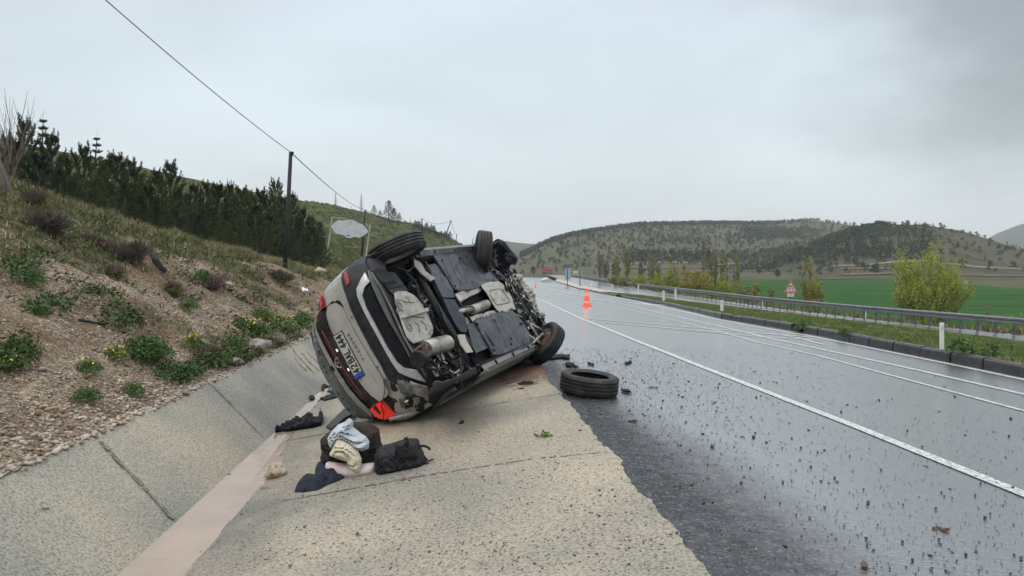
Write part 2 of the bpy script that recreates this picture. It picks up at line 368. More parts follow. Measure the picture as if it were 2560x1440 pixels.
# joints in the concrete: dark irregular grooves filled with tar
M_JOINT = nmat('joint_tar', [(.07, .068, .06), (.22, .20, .16)], 30, .8)
def ribbon(name, P, wid, mat_, n=60, lift=.005, fn=None, wob=.3, kind='structure', gaps=0):
    """a strip laid on the ground along the pixels P"""
    fn = fn or zditch
    Q = [onroad(px, py, 0, fn) for px, py in P]
    seg = [0]
    for a, b in zip(Q[:-1], Q[1:]): seg.append(seg[-1]+(b-a).length)
    V = []; Fc = []
    for i in range(n+1):
        s = seg[-1]*i/n; x = np.interp(s, seg, [q.x for q in Q]); y = np.interp(s, seg, [q.y for q in Q])
        x2 = np.interp(s+.05, seg, [q.x for q in Q]); y2 = np.interp(s+.05, seg, [q.y for q in Q])
        x1 = np.interp(s-.05, seg, [q.x for q in Q]); y1 = np.interp(s-.05, seg, [q.y for q in Q])
        d = Vector((x2-x1, y2-y1, 0)); d.normalize(); nrm = Vector((-d.y, d.x, 0))
        w = wid/2*(1+wob*fbm(s*6, 2.2, wid))*(1 if 0 < i < n else .4); off = wid*.5*wob*fbm(s*2.5, 7, wid)
        for k in (-1, 1):
            p = Vector((x, y, 0))+nrm*(off+k*w); V.append((p.x, p.y, fn(p.x, p.y)+lift))
    for i in range(n):
        if gaps and fbm(i*.9, wid*77, 3) > gaps: continue
        Fc.append((2*i, 2*i+2, 2*i+3, 2*i+1))
    o = mesh(name, V, Fc, mat_); tag(o, kind=kind); return o
for P, w in [([(205,1087),(330,1190),(435,1303)], .035), ([(528,962),(600,1035),(660,1098)], .022), ([(700,858),(745,895),(790,940)], .02),
             ([(722,1105),(840,1083),(950,1060)], .022), ([(700,1260),(850,1232),(1050,1196),(1340,1152),(1520,1136)], .02), ([(1090,1045),(1250,1012),(1392,990)], .014)]:
    ribbon('expansion_joint', P, w, M_JOINT, n=90, lift=.0205 if P[0][0] > 700 or P[0][0] == 700 and P[0][1] > 1000 else .016, wob=.9, gaps=.33)
M_SCR = nmat('tyre_scrape', [(.05, .05, .048), (.2, .19, .16)], 40, .8)
for P in ([(752,880),(772,905),(800,930)], [(745,890),(765,912),(785,935)], [(765,878),(785,898),(806,918)], [(735,895),(752,915),(768,930)]): ribbon('scrape_mark', P, .035, M_SCR, n=60, lift=.016, wob=1.2, gaps=.05)
# ---- muddy water
M_WATER = nmat('muddy_water', [(.265, .195, .142), (.335, .25, .185)], 1.6, .09, bump=.16, bscale=14, spec=.6)
ZW = -.475
water = loft('ditch_water', [lambda y: (xb(y)-.12, prof(y)+ZW), lambda y: ((xb(y)+wx(y))/2, min(prof(y)+ZW, zap((xb(y)+wx(y))/2, y)+.03)), lambda y: (lambda x: (x, min(prof(y)+ZW, zap(x, y)+.021)))(wx(y)+.05*fbm(y*3, 1)+max(0, .3-.12*max(0, y-5)))], M_WATER, rows2); tag(water, kind='structure')

# ---- painted lines
def paint_mat():
    m = bpy.data.materials.new('road_paint'); m.use_nodes = True; nt = m.node_tree; N = nt.nodes.new; L = nt.links.new
    b = nt.nodes['Principled BSDF']; b.inputs['Base Color'].default_value = (.66, .66, .62, 1); b.inputs['Roughness'].default_value = .3
    tc = N('ShaderNodeTexCoord'); n = N('ShaderNodeTexNoise'); n.inputs['Scale'].default_value = 30; n.inputs['Detail'].default_value = 6; L(tc.outputs['Object'], n.inputs[0])
    r = N('ShaderNodeValToRGB'); L(n.outputs[0], r.inputs[0]); e = r.color_ramp.elements
    e[0].position = .36; e[0].color = (.12, .12, .12, 1); e[1].position = .54; e[1].color = (.62, .62, .585, 1); L(r.outputs[0], b.inputs['Base Color'])
    return m
M_PAINT = paint_mat()
M_PAINT2 = nmat('worn_paint', [(.16, .16, .165), (.48, .48, .47)], 9, .3, stops=[.36, .56])
def stripe(fn_x, y0, y1, w, m, name='lane_line'):
    rr_ = [y for y in ROWS if y0 <= y <= y1]
    V = []; nn = 3
    for y in rr_:
        for k in range(nn): x = fn_x(y)+w*(k/(nn-1)-.5); V.append((x, y, zr(x, y)+.003))
    Fc = [(i*nn+j, i*nn+j+1, (i+1)*nn+j+1, (i+1)*nn+j) for i in range(len(rr_)-1) for j in range(nn-1)]
    tag(mesh(name, V, Fc, m), kind='structure')
stripe(L1, 1.5, 46, .135, M_PAINT); stripe(L2, 4, 90, .10, M_PAINT); stripe(L3, 8.5, 130, .15, M_PAINT2 if 0 else M_PAINT); stripe(L4, 5, 140, .2, M_PAINT)
for P, w in [([(1459,796),(1678,814),(1900,833),(2030,843)], .26), ([(1472,804),(1730,825),(1830,833)], .2), ([(1318,737),(1459,747),(1575,757),(1700,765)], .7),
             ([(1371,751),(1451,761)], .3), ([(1405,750),(1425,752)], .2), ([(1660,822),(1900,842),(2060,851)], .16), ([(1300,708),(1345,709),(1400,714)], .8),
             ([(1900,829),(1990,844),(2060,862)], .12)]:
    ribbon('hatch_marking', P, w, M_PAINT, n=30, lift=.0045, fn=zr, wob=.25)
# loop of old kerb markings far off
ribbon('far_marking', [(1310,684),(1340,686),(1362,690),(1366,695),(1355,700)], 1.6, M_PAINT, n=20, lift=.01, fn=zr, wob=.1)

# ---- kerb, median, second carriageway, verge
M_KERB = nmat('kerb_stone', [(.014, .015, .017), (.045, .046, .048)], 8, .35, bump=.4, bscale=40)
M_SOIL = nmat('verge_soil', [(.035, .045, .016), (.075, .085, .028), (.11, .10, .045)], 3, .9, bump=.5, bscale=20, spec=0)
KH = .19
kb = MB(); y = 4.0; KY = []
while y < 105:
    L_ = 1.0 if y < 40 else 3.0; KY.append(y); g = .02
    x0, x1 = KX(y+g), KX(y+L_-g); j = random.uniform(-.015, .015); h = KH+random.uniform(-.012, .012)
    z0, z1 = zr(x0, y), zr(x1, y+L_)
    V = []
    for (xx, yy, zz) in ((x0+j, y+g, z0), (x1+j, y+L_-g, z1)):
        V += [(xx, yy, zz-.1), (xx+.015, yy, zz+h*.8), (xx+.045, yy, zz+h), (xx+.16, yy, zz+h), (xx+.17, yy, zz-.1)]
    if not (random.random() < .04): kb.add(V, [(0,5,6,1),(1,6,7,2),(2,7,8,3),(3,8,9,4),(0,1,2,3,4),(9,8,7,6,5)])
    y += L_
k_ = kb.build('kerb', M_KERB); tag(k_, kind='structure')
# rail line beyond
RL = [(22.9,26),(22.2,32),(20.0,42),(18.3,54),(17.9,75),(18.3,106),(18.6,196),(18.0,420)]
def railx(y): return extrap(y, [p[1] for p in RL], [p[0] for p in RL])
RZ = [(26,-1.62),(32,-1.81),(42,-1.86),(54,-1.92),(75,-2.1),(106,-2.45),(196,-3.0),(300,-3.25),(420,-3.4)]
def railz(y): return extrap(y, [p[0] for p in RZ], [p[1] for p in RZ])
def medx(y): # far edge of the grassed median
    return KX(y)+(railx(y)-KX(y))*interp(y, [4, 20, 30, 50, 80, 100, 130, 420], [.5, .62, .68, .66, .45, .25, .12, .1])
def medz(y): return interp(y, [4, 20, 30, 50, 80, 130, 420], [-.9, -1.3, -1.50, -1.75, -2.05, -2.6, -3.5])
def kz(y): return zr(KX(y), y)+KH-.02
def medcol(t):
    def f(y):
        x = KX(y)+.16+(medx(y)-KX(y)-.16)*t; z = kz(y)+(medz(y)-kz(y))*(t**1.5)
        return x, z+.05*fbm(x*.8, y*.5)*min(1, 4*t)
    return f
med = loft('median_verge', [medcol(j/14) for j in range(15)], M_SOIL, [y for y in ROWS if y < 82]); tag(med, kind='structure')
M_ISL = nmat('island_paving', [(.36, .31, .24), (.44, .38, .3)], 2, .6)
isl = loft('traffic_island', [lambda y, t=t: (KX(y)+.1+(medx(y)-KX(y))*t, zr(KX(y), y)+.12+(medz(y)-zr(KX(y), y)-.12)*t) for t in (0, .5, 1)], M_ISL, [y for y in ROWS if 81 < y < 190]); tag(isl, kind='structure')
r2 = loft('far_carriageway', [(lambda y, t=t: (medx(y)+(railx(y)+1.2-medx(y))*t, medz(y)+(railz(y)-medz(y))*t-.03)) for t in (0, .3, .6, .9, 1)], M_ASPH, [y for y in ROWS if y > 4]); tag(r2, kind='structure')
wetness(r2, lambda x, y, z: 1.0)
def r2s(t, w, y0, y1):
    rr_ = [y for y in ROWS if y0 < y < y1]; V = []
    for y in rr_:
        for k in (-.5, .5):
            x = medx(y)+(railx(y)-medx(y))*t+w*k; V.append((x, y, medz(y)+(railz(y)-medz(y))*((x-medx(y))/(railx(y)+1.2-medx(y)))-.018))
    tag(mesh('lane_line', V, [(2*i, 2*i+1, 2*i+3, 2*i+2) for i in range(len(rr_)-1)], M_PAINT), kind='structure')
r2s(.04, .25, 5, 160); r2s(.88, .25, 5, 200)

# ---- valley, field and hills on the right
def ramp_mat(name, cols, scale, attr=None, **k): return nmat(name, cols, scale, **k)
M_VAL = nmat('valley_ground', [(.055, .065, .03), (.105, .098, .058), (.07, .078, .036)], .08, .95, bump=.3, bscale=3, detail=8, spec=0)
M_FIELD = nmat('crop_field', [(.022, .064, .020), (.034, .088, .028), (.060, .090, .032)], .07, .9, vec=(1, 4, 1), bump=.4, bscale=6, spec=0)
M_HILL = nmat('hill_ground', [(.055, .062, .034), (.105, .098, .066), (.072, .076, .045)], .035, .95, bump=.6, bscale=.5, detail=9, spec=0)
M_FAR = nmat('far_ridge', [(.05, .062, .045), (.075, .082, .055)], .01, .95, detail=8, spec=0)
AZ = [p for p in range(1100, 3300, 14)]
sky_r = ([1100,1290,1330,1370,1430,1500,1600,1760,1900,2030,2130,2190,2300,2400,2480,2560,2800,3300],
         [652, 646, 626, 606, 588, 575, 562, 559, 559, 551, 563, 568, 564, 579, 603, 630, 660, 690])
ridge_d = ([1100,1300,1600,2030,2130,2230,2560,3300], [420, 450, 580, 700, 640, 470, 440, 430])
base_d = 235
sky_2 = ([1780, 1900, 1990, 2070, 2130, 2190, 2240, 2300, 2400, 2480, 2560, 2800, 3300], [690, 668, 634, 602, 581, 568, 562, 561, 576, 600, 627, 660, 690])
def hill2_pt(px, t):
    D = interp(px, [1780, 2000, 3300], [300, 350, 400]); ys = interp(px, *sky_2); zt = HC+(HZ-ys)/F*D; d0 = 236; d = d0+(D-d0)*t
    s = min(1, t); pr = interp(s, [0, .1, .22, .5, .75, .9, 1], [0, .04, .14, .45, .76, .93, 1]) if t <= 1 else 1-(t-1)*1.2
    z = -4.1+(zt+4.1)*pr+(4*fbm(px*.006, t*3, 7.3, 4)*t*(1-t)*1.4 if t < 1 else 0); a = (px-1280)/F
    return (a*d, d, z)
def hill_pt(px, t):
    """t 0..1 from the foot of the hill to its ridge and on down behind"""
    D = interp(px, *ridge_d); ys = interp(px, *sky_r); zr_ = HC+(HZ-ys)/F*D
    d = base_d+(D-base_d)*t
    zb = -4.0
    s = min(1, t)
    mid = interp(px, [1100, 1500, 2000, 2200, 3300], [.42, .45, .5, .38, .4])
    pr = interp(s, [0, .14, .3, .5, .75, .9, 1], [0, .05, .14, mid*.75+.05, .75, .93, 1]) if t <= 1 else 1-(t-1)*1.2
    z = zb+(zr_-zb)*pr+(7*fbm(px*.004, t*3, 1.3, 4)*t*(1-t)*4*.35 if t < 1 else 0)
    a = (px-1280)/F
    return (a*d, d, z)
TT = [i/60 for i in range(61)]+[1.1, 1.3, 1.6]
V = [hill_pt(px, t) for px in AZ for t in TT]; n = len(TT)
hill = mesh('hill', V, [(i*n+j, (i+1)*n+j, (i+1)*n+j+1, i*n+j+1) for i in range(len(AZ)-1) for j in range(n-1)], M_HILL, smooth=True); tag(hill, kind='structure')
V = [hill2_pt(px, t) for px in range(1780, 3300, 12) for t in TT]; n = len(TT); k_n = len(range(1780, 3300, 12))
M_HILL2 = nmat('near_hill_ground', [(.045, .05, .028), (.088, .080, .054), (.058, .062, .036)], .04, .95, bump=.6, bscale=.7, detail=9, spec=0)
hill2 = mesh('near_hill', V, [(i*n+j, (i+1)*n+j, (i+1)*n+j+1, i*n+j+1) for i in range(k_n-1) for j in range(n-1)], M_HILL2, smooth=True); tag(hill2, kind='structure')
# valley floor
DD = [1, 2, 4, 8, 14, 20, 28, 38, 50, 65, 85, 110, 150, 200, base_d+4]
def val_pt(px, d, lift=0):
    a = (px-1280)/F; return (a*d, d, -4.0+.25*fbm(a*d*.03, d*.03)+lift)
V = []; ys_ = [6, 10, 15, 20, 25, 30, 36, 42, 50, 60, 70, 85, 100, 120, 150, 185, 215, 240, 300, 420]
offs = [0.9, 1.6, 2.6, 4, 6, 9, 14, 22, 35, 55, 85, 130, 200, 300]
for y in ys_:
    for o_ in offs:
        x = railx(y)+o_; dz = min(1, max(0, (o_-1.2)/9)); z = railz(y)-.05+(-4.1-railz(y))*dz*dz*(3-2*dz)
        V.append((x, y, z+(.15*fbm(x*.1, y*.1) if o_ > 3 else 0)))
n = len(offs)
val = mesh('valley_floor', V, [(i*n+j, i*n+j+1, (i+1)*n+j+1, (i+1)*n+j) for i in range(len(ys_)-1) for j in range(n-1)], M_VAL, smooth=True); tag(val, kind='structure')
def flat(px, d, z): a = (px-1280)/F; return Vector((a*d, d, z))
def yd(py, z): return (HC-z)*F/(py-HZ)
fl = [(1700, 712), (1860, 702), (2100, 700), (2240, 698), (2420, 712), (2560, 722), (2900, 730)]
V = []; nn = 12
for px, py in fl:
    d1 = yd(py, -3.93)
    for k in range(nn+1): d = 58+(d1-58)*k/nn; p = flat(px, d, -3.86+.12*fbm(px*.01, d*.05)); V.append(p)
fo = mesh('crop_field', V, [(i*(nn+1)+j, (i+1)*(nn+1)+j, (i+1)*(nn+1)+j+1, i*(nn+1)+j+1) for i in range(len(fl)-1) for j in range(nn)], M_FIELD, smooth=True); tag(fo, kind='structure')
# bands of scrub and terrace edges between the field and the hill
M_TERR = nmat('terrace_earth', [(.085, .075, .055), (.15, .13, .095)], .3, .95, spec=0)
def slope_strip(name, P, w, m):
    V = []
    for px, t in P:
        hp = hill2_pt if px > 2080 else hill_pt; a = Vector(hp(px, t)); b = Vector(hp(px, t+w)); V += [(a.x, a.y, a.z+.35), (b.x, b.y, b.z+.5)]
    tag(mesh(name, V, [(2*i, 2*i+2, 2*i+3, 2*i+1) for i in range(len(P)-1)], m), kind='structure')
M_TRACK = nmat('dirt_track', [(.2, .18, .14), (.26, .23, .18)], .2, .9, spec=0)
slope_strip('dirt_track', [(px, .27+.01*math.sin(px*.02)) for px in range(1560, 2700, 25)], .012, M_TRACK)
slope_strip('terrace_edge', [(px, .18+.012*math.sin(px*.013)) for px in range(1500, 2300, 25)], .02, M_TERR)
slope_strip('terrace_edge', [(px, .10+.01*math.sin(px*.017)) for px in range(1700, 2700, 25)], .02, M_TERR)
# far ridges
def ridge(name, pts, D, depth, m):
    V = []; px0 = pts[0][0]; px1 = pts[-1][0]; n = 8
    A_ = np.linspace(px0, px1, 80)
    for p in A_:
        ys = np.interp(p, [q[0] for q in pts], [q[1] for q in pts])+1.5*fbm(p*.05, 3.3)
        zt = HC+(HZ-ys)/F*D
        for k in range(n+1):
            t = k/n; d = D-depth*(1-t); a = (p-1280)/F; V.append((a*d, d, -6+(zt+6)*t**.8))
        V.append((a*(D+depth), D+depth, -6))
    k2 = n+2
    o = mesh(name, V, [(i*k2+j, (i+1)*k2+j, (i+1)*k2+j+1, i*k2+j+1) for i in range(79) for j in range(k2-1)], m, smooth=True); tag(o, kind='structure'); return o
ridge('far_hill', [(1000, 612), (1100, 614), (1190, 613), (1265, 603), (1330, 610), (1380, 612), (1500, 625), (1560, 650)], 1150, 500, M_FAR)
ridge('far_mountain', [(2380, 640), (2440, 612), (2490, 585), (2530, 568), (2600, 548), (2750, 520), (3100, 560), (3400, 600)], 1500, 500, M_FAR)
# plain that closes the ground out to the horizon
gp = mesh('ground', [(-2100, -60, -6.5), (2100, -60, -6.5), (2100, 2150, -6.5), (-2100, 2150, -6.5)], [(0, 1, 2, 3)], M_VAL); tag(gp, kind='structure')

# ------------------------------------------------------------------ the embankment on the left
CR = [(-500, 215), (-200, 330), (0, 408), (100, 452), (200, 490), (300, 520), (400, 553), (500, 582), (600, 612), (700, 637), (800, 660), (870, 682)]
SLP = .62
def crest():
    T = []
    for px, py in CR:
        a, b = ray(px, py)
        # a*d position; (xt(d)-a*d)*SLP + ZT = HC + b*d
        lo, hi = 2, 80
        for _ in range(50):
            d = (lo+hi)/2
            if (xt(d)-a*d)*SLP+ZT+prof(d) < HC+b*d: lo = d
            else: hi = d
        T.append((d, xt(d)-a*d))
    return sorted(T)
CT = crest(); CTY = [t[0] for t in CT]+[60, 120]; CTU = [t[1] for t in CT]+[1.6, 2.2]
def uc(y): return float(np.interp(y, CTY, CTU))
def zl(x, y, det=True):
    u = xt(y)-.1-x
    if u < 0: return prof(y)+ZT
    c = uc(y); r = .55
    z = SLP*(c-r*math.log1p(math.exp(min(40, (c-u)/r)))+r*math.log1p(math.exp(c/r))-c) if u < c*6 else SLP*c
    z = max(0, z)
    z += .035*max(0, u-c)
    z = prof(y)*interp(u, [0, 20, 60], [1, .7, .4])+ZT+z-.03*min(1, u*3)
    if det:
        k = min(1, u/.5)
        z += k*(.13*fbm(x*.7, y*.7, .3, 3)+.055*fbm(x*2.6, y*2.2, .8, 4)+.02*fbm(x*9, y*9, 2.8, 3)*(1 if u < 9 else 0))
        # erosion gullies running down the slope
        if u < c+1: k2 = abs(fbm(y*.9+x*.12, x*.18, 5.5, 3)); z -= k*.16*max(0, .25-k2)*2
    return z
def zall(x, y): return zl(x, y) if x < xt(y)-.1 else zditch(x, y)
YR = [1.5]
while YR[-1] < 150: YR.append(YR[-1]*1.0065+.02)
UR = list(np.arange(0, 6.5, .055))+[6.5*1.08**i for i in range(1, 34)]
V = []; gatt = []
for y in YR:
    for u in UR:
        x = xt(y)-.1-u; V.append((x, y, zl(x, y)))
        c = uc(y); g = (u/c if u < c else 1)*1.0
        gatt.append(min(1, .62*max(0, g-.25)+.65*fbm(x*.75, y*.5, 4.4, 4)+.10+(.25 if g > .9 else 0)))
n = len(UR)
def slope_mat():
    m = bpy.data.materials.new('slope_earth'); m.use_nodes = True; nt = m.node_tree; N = nt.nodes.new; L = nt.links.new
    b = nt.nodes['Principled BSDF']; b.inputs['Roughness'].default_value = .9; b.inputs['Specular IOR Level'].default_value = .2
    tc = N('ShaderNodeTexCoord'); at_ = N('ShaderNodeAttribute'); at_.attribute_name = 'grass'
    def ramp(src, st):
        r = N('ShaderNodeValToRGB'); L(src, r.inputs[0]); e = r.color_ramp.elements
        e[0].position, e[0].color = st[0][0], (*st[0][1], 1); e[1].position, e[1].color = st[-1][0], (*st[-1][1], 1)
        for p, c in st[1:-1]: q = e.new(p); q.color = (*c, 1)
        return r.outputs[0]
    def nz(s, d=6):
        n_ = N('ShaderNodeTexNoise'); n_.inputs['Scale'].default_value = s; n_.inputs['Detail'].default_value = d; n_.inputs['Roughness'].default_value = .65; L(tc.outputs['Object'], n_.inputs[0]); return n_.outputs[0]
    def mix(f, a, b_, mode='MIX'):
        x = N('ShaderNodeMix'); x.data_type = 'RGBA'; x.blend_type = mode
        if isinstance(f, float): x.inputs[0].default_value = f
        else: L(f, x.inputs[0])
        L(a, x.inputs[6]); L(b_, x.inputs[7]); return x.outputs[2]
    def vor(s, _=0):
        v = N('ShaderNodeTexVoronoi'); v.inputs['Scale'].default_value = s; L(tc.outputs['Object'], v.inputs[0]); return v
    v1, v2 = vor(24), vor(64)
    s1 = N('ShaderNodeSeparateColor'); L(v1.outputs['Color'], s1.inputs[0]); s2 = N('ShaderNodeSeparateColor'); L(v2.outputs['Color'], s2.inputs[0])
    stone = ramp(s2.outputs[0], [(0, (.09, .055, .036)), (.3, (.21, .145, .10)), (.65, (.33, .25, .18)), (1, (.56, .50, .43))])
    stone1 = ramp(s1.outputs[1], [(0, (.11, .07, .045)), (.5, (.26, .19, .13)), (1, (.52, .45, .37))])
    earth = ramp(nz(1.3), [(.32, (.085, .05, .028)), (.45, (.18, .12, .07)), (.56, (.28, .215, .14)), (.66, (.42, .36, .27))])
    st = mix(ramp(nz(3.1), [(.42, (0, 0, 0)), (.58, (1, 1, 1))]), stone, stone1)
    c = mix(ramp(nz(.8, 4), [(.4, (.12, .12, .12)), (.6, (.95, .95, .95))]), earth, st)
    fine = ramp(nz(38, 6), [(.34, (.35, .33, .3)), (.6, (1.15, 1.15, 1.15))]); c = mix(.9, c, fine, 'MULTIPLY')
    gr = ramp(nz(5), [(.3, (.03, .038, .014)), (.5, (.07, .072, .032)), (.68, (.15, .125, .07))])
    gm = N('ShaderNodeMath'); gm.operation = 'MULTIPLY_ADD'; L(nz(9, 5), gm.inputs[0]); gm.inputs[1].default_value = .8; L(at_.outputs['Fac'], gm.inputs[2])
    gf = ramp(gm.outputs[0], [(.62, (0, 0, 0)), (.85, (1, 1, 1))])
    L(mix(gf, c, gr), b.inputs['Base Color'])
    bp = N('ShaderNodeBump'); bp.inputs['Distance'].default_value = .03; bp.inputs['Strength'].default_value = .9; bp.invert = True; L(v1.outputs['Distance'], bp.inputs['Height'])
    b2 = N('ShaderNodeBump'); b2.inputs['Distance'].default_value = .015; b2.inputs['Strength'].default_value = .9; b2.invert = True; L(v2.outputs['Distance'], b2.inputs['Height']); L(bp.outputs[0], b2.inputs['Normal'])
    L(b2.outputs[0], b.inputs['Normal'])
    return m
M_SLOPE = slope_mat()
i_, j_ = np.meshgrid(np.arange(len(YR)-1), np.arange(n-1), indexing='ij'); q = (i_*n+j_).ravel()
slope = fastmesh('embankment', V, np.stack([q, q+n, q+n+1, q+1], 1), M_SLOPE, smooth=True); tag(slope, kind='structure')
a_ = slope.data.attributes.new('grass', 'FLOAT', 'POINT'); a_.data.foreach_set('value', gatt)
# green hill beyond the pines
M_LHILL = nmat('green_hillside', [(.032, .042, .018), (.07, .075, .034), (.125, .11, .062)], .45, .95, bump=1, bscale=1.2, detail=9, stops=[.36, .52, .68], spec=0)
LS = ([-700, 0, 183, 383, 468, 548, 633, 700, 756, 800, 833, 875, 925, 980, 1030, 1056, 1112, 1128, 1156, 1190],
      [300, 345, 385, 425, 445, 462, 480, 492, 502, 507, 512, 522, 533, 549, 558, 566, 586, 595, 611, 634])
LD = ([-700, 183, 548, 800, 1000, 1190], [70, 95, 120, 160, 210, 250])
L0 = ([-700, 300, 700, 850, 1000, 1190], [30, 36, 45, 60, 110, 190])
def lhill_pt(px, t):
    D = interp(px, *LD); d0 = interp(px, *L0); ys = interp(px, *LS); d = d0+(D-d0)*t; a = (px-1280)/F
    zt = HC+(HZ-ys)/F*D; zb = zl(a*d0, d0, False)-.6
    if t <= 1: z = zb+(zt-zb)*(t**.85)+(.6*fbm(px*.02, t*4, 2.2)*math.sin(math.pi*t)*D/120)+.12*fbm(a*d*.6, d*.5, 1)
    else: z = zt-(t-1)*D*.4
    return (a*d, d, z)
AZL = list(range(-700, 1196, 8)); TL = [i/50 for i in range(51)]+[1.08, 1.3]; n = len(TL)
V = [lhill_pt(px, t) for px in AZL for t in TL]
lh = mesh('hillside', V, [(i*n+j, (i+1)*n+j, (i+1)*n+j+1, i*n+j+1) for i in range(len(AZL)-1) for j in range(n-1)], M_LHILL, smooth=True); tag(lh, kind='structure')

# ------------------------------------------------------------------ loose stones, gravel and grass
def ico(sub):
    bm = bmesh.new(); bmesh.ops.create_icosphere(bm, subdivisions=sub, radius=1); v = np.array([x.co[:] for x in bm.verts]); f = np.array([[q.index for q in p.verts] for p in bm.faces]); bm.free(); return v, f
ICO1, ICO2 = ico(1), ico(2)
def stones(name, P, Rr, mats, label=None, flat_=.65, mi=None, kind='stuff', sub=1):
    P = np.asarray(P); n = len(P); v, f = ICO1 if sub == 1 else ICO2; k = len(v)
    q = rng.normal(size=(n, 3, 3)); q, _ = np.linalg.qr(q)
    sc = rng.uniform(.6, 1.25, (n, 1, 3)); dv = v[None]*(1+rng.uniform(-.28, .28, (n, k, 1)))*sc
    dv = np.einsum('nkc,ncd->nkd', dv, q); dv[:, :, 2] *= flat_; dv *= np.asarray(Rr)[:, None, None]
    V = (P[:, None, :]+dv).reshape(-1, 3); T = (f[None]+(np.arange(n)*k)[:, None, None]).reshape(-1, 3)
    m = None if mi is None else np.repeat(mi, len(f))
    o = fastmesh(name, V, T, mats, mi=m); tag(o, kind=kind)
    return o
SC = [nmat('stone_pale', [(.28, .24, .19), (.48, .43, .36)], 6, .8), nmat('stone_pink', [(.19, .125, .085), (.31, .22, .155)], 6, .8), nmat('stone_grey', [(.2, .19, .17), (.34, .32, .29)], 6, .8),
      nmat('stone_rust', [(.11, .058, .032), (.20, .115, .065)], 6, .85), nmat('stone_wet_dark', [(.018, .017, .016), (.05, .045, .04)], 8, .35)]
P = []; Q = []; K = []
for _ in range(26000):
    y = 2.6+20*random.random()**1.6; c = uc(y); u = abs(random.gauss(0, 1))*c*.33-.12
    if u > c*.95: continue
    if u > .5 and fbm(xt(y)-u, y*.9, 8, 3) < -.12: continue
    x = xt(y)-.1-u; r = random.uniform(.005, .018)*(1+.5*(u < .3)*(y < 8)) if random.random() < .975 else random.uniform(.015, .035)
    P.append((x, y, (zl(x, y) if u > 0 else zditch(x, y)+.01)+r*.25)); Q.append(r); K.append(random.choices([0, 1, 2, 3], [.42, .30, .14, .14])[0])
stones('slope_gravel', P, Q, SC[:4], mi=K)

def blades(P, h, w, lean=.5, nb=1, spread=.05, curve=.5):
    """P (n,3) roots -> arrays of bent two-segment blades"""
    P = np.repeat(np.asarray(P, dtype=float), nb, axis=0); n = len(P)
    h = np.repeat(np.broadcast_to(h, (n//nb,)), nb)*rng.uniform(.45, 1.15, n)
    P = P+np.c_[rng.normal(0, spread, (n, 2)), np.zeros(n)]
    a = rng.uniform(0, 2*np.pi, n); l = rng.uniform(0, lean, n); d = np.c_[np.cos(a), np.sin(a)]
    b = rng.uniform(0, np.pi, n); s = np.c_[np.cos(b), np.sin(b), np.zeros(n)]*w/2
    mid = P+np.c_[d*(h*l*.35)[:, None], h*.55]; tip = P+np.c_[d*(h*l*(.9+curve))[:, None], h*(1-.3*l)]
    V = np.stack([P-s, P+s, mid-s*.8, mid+s*.8, tip], 1).reshape(-1, 3); o = np.arange(n)[:, None]*5
    T = np.concatenate([o+[0, 1, 3], o+[0, 3, 2], o+[2, 3, 4]], 1).reshape(-1, 3)
    return V, T, n
G = [nmat('grass_green', [(.06, .115, .022), (.125, .19, .045)], 3, .7, spec=.2), nmat('grass_olive', [(.085, .11, .032), (.15, .17, .06)], 3, .75, spec=.2), nmat('grass_straw', [(.22, .18, .10), (.36, .30, .18)], 3, .8, spec=.2),
     nmat('grass_dark', [(.025, .05, .014), (.05, .085, .025)], 3, .7, spec=.2), nmat('twig_brown', [(.07, .05, .04), (.14, .10, .075)], 3, .85, spec=.2)]
def grass(name, P, h, w, wts, mats=G, nb=8, lean=.6, spread=.05, per=None):
    V, T, n = blades(P, h, w, lean, nb, spread); base = rng.choice(len(mats), size=n//nb, p=np.array(wts)/sum(wts)) if per is None else np.asarray(per)
    m = np.repeat(np.repeat(base, nb), 3)
    o = fastmesh(name, V, T, mats, mi=m); tag(o, kind='stuff'); return o
P = []; H = []; K = []
for _ in range(38000):
    y = 2.5+42*random.random()**1.7; c = uc(y); u = random.uniform(.15, c+3.2+y*.12); x = xt(y)-.1-u
    g = min(1.2, u/c); den = .62*(g-.40)+1.05*fbm(x*.75, y*.5, 4.4, 4)+.06+(.5 if g > .95 else 0)
    if random.random() > den*1.5: continue
    P.append((x, y, zl(x, y)-.01)); H.append(random.uniform(.06, .13)+.09*(g > .9)+.04*random.random()*(y > 12))
    wsum = [.10, .40, .30+.40*(g > .85), .16, .22]; K.append(random.choices(range(5), wsum)[0])
grass('slope_grass', P, np.array(H), .011, None, nb=11, lean=.9, spread=.055, per=K)
print('slope tufts', len(P))
P = []; H = []; K = []
for _ in range(30000):
    y = 5+70*random.random()**1.9; t = random.uniform(.005, 1.0)
    x = KX(y)+.16+(medx(y)-KX(y)-.16)*t; x2, z = medcol(t)(y)
    if y > 81: continue
    P.append((x, y, z-.01)); f = fbm(x*.4, y*.3, 2, 3); H.append(.05+.05*random.random()+.05*max(0, f)); K.append(random.choices([0, 1, 2, 3], [.75+f*.4, .35, max(.02, .08-f*.3), .06])[0])
grass('verge_grass', P, np.array(H), .013, None, nb=9, lean=.8, spread=.07, per=K)
# grass growing beyond the guardrail and along the field edge
P = []; H = []
for _ in range(6000):
    y = 28+120*random.random()**1.5; x = railx(y)+1.3+random.random()**1.5*16; o_ = x-railx(y); dz = min(1, max(0, (o_-1.2)/9))
    P.append((x, y, railz(y)-.05+(-4.1-railz(y))*dz*dz*(3-2*dz))); H.append(random.uniform(.15, .4))
grass('field_edge_grass', P, np.array(H), .04, [.3, .4, .3, .1, .2], nb=8, lean=.6, spread=.25)

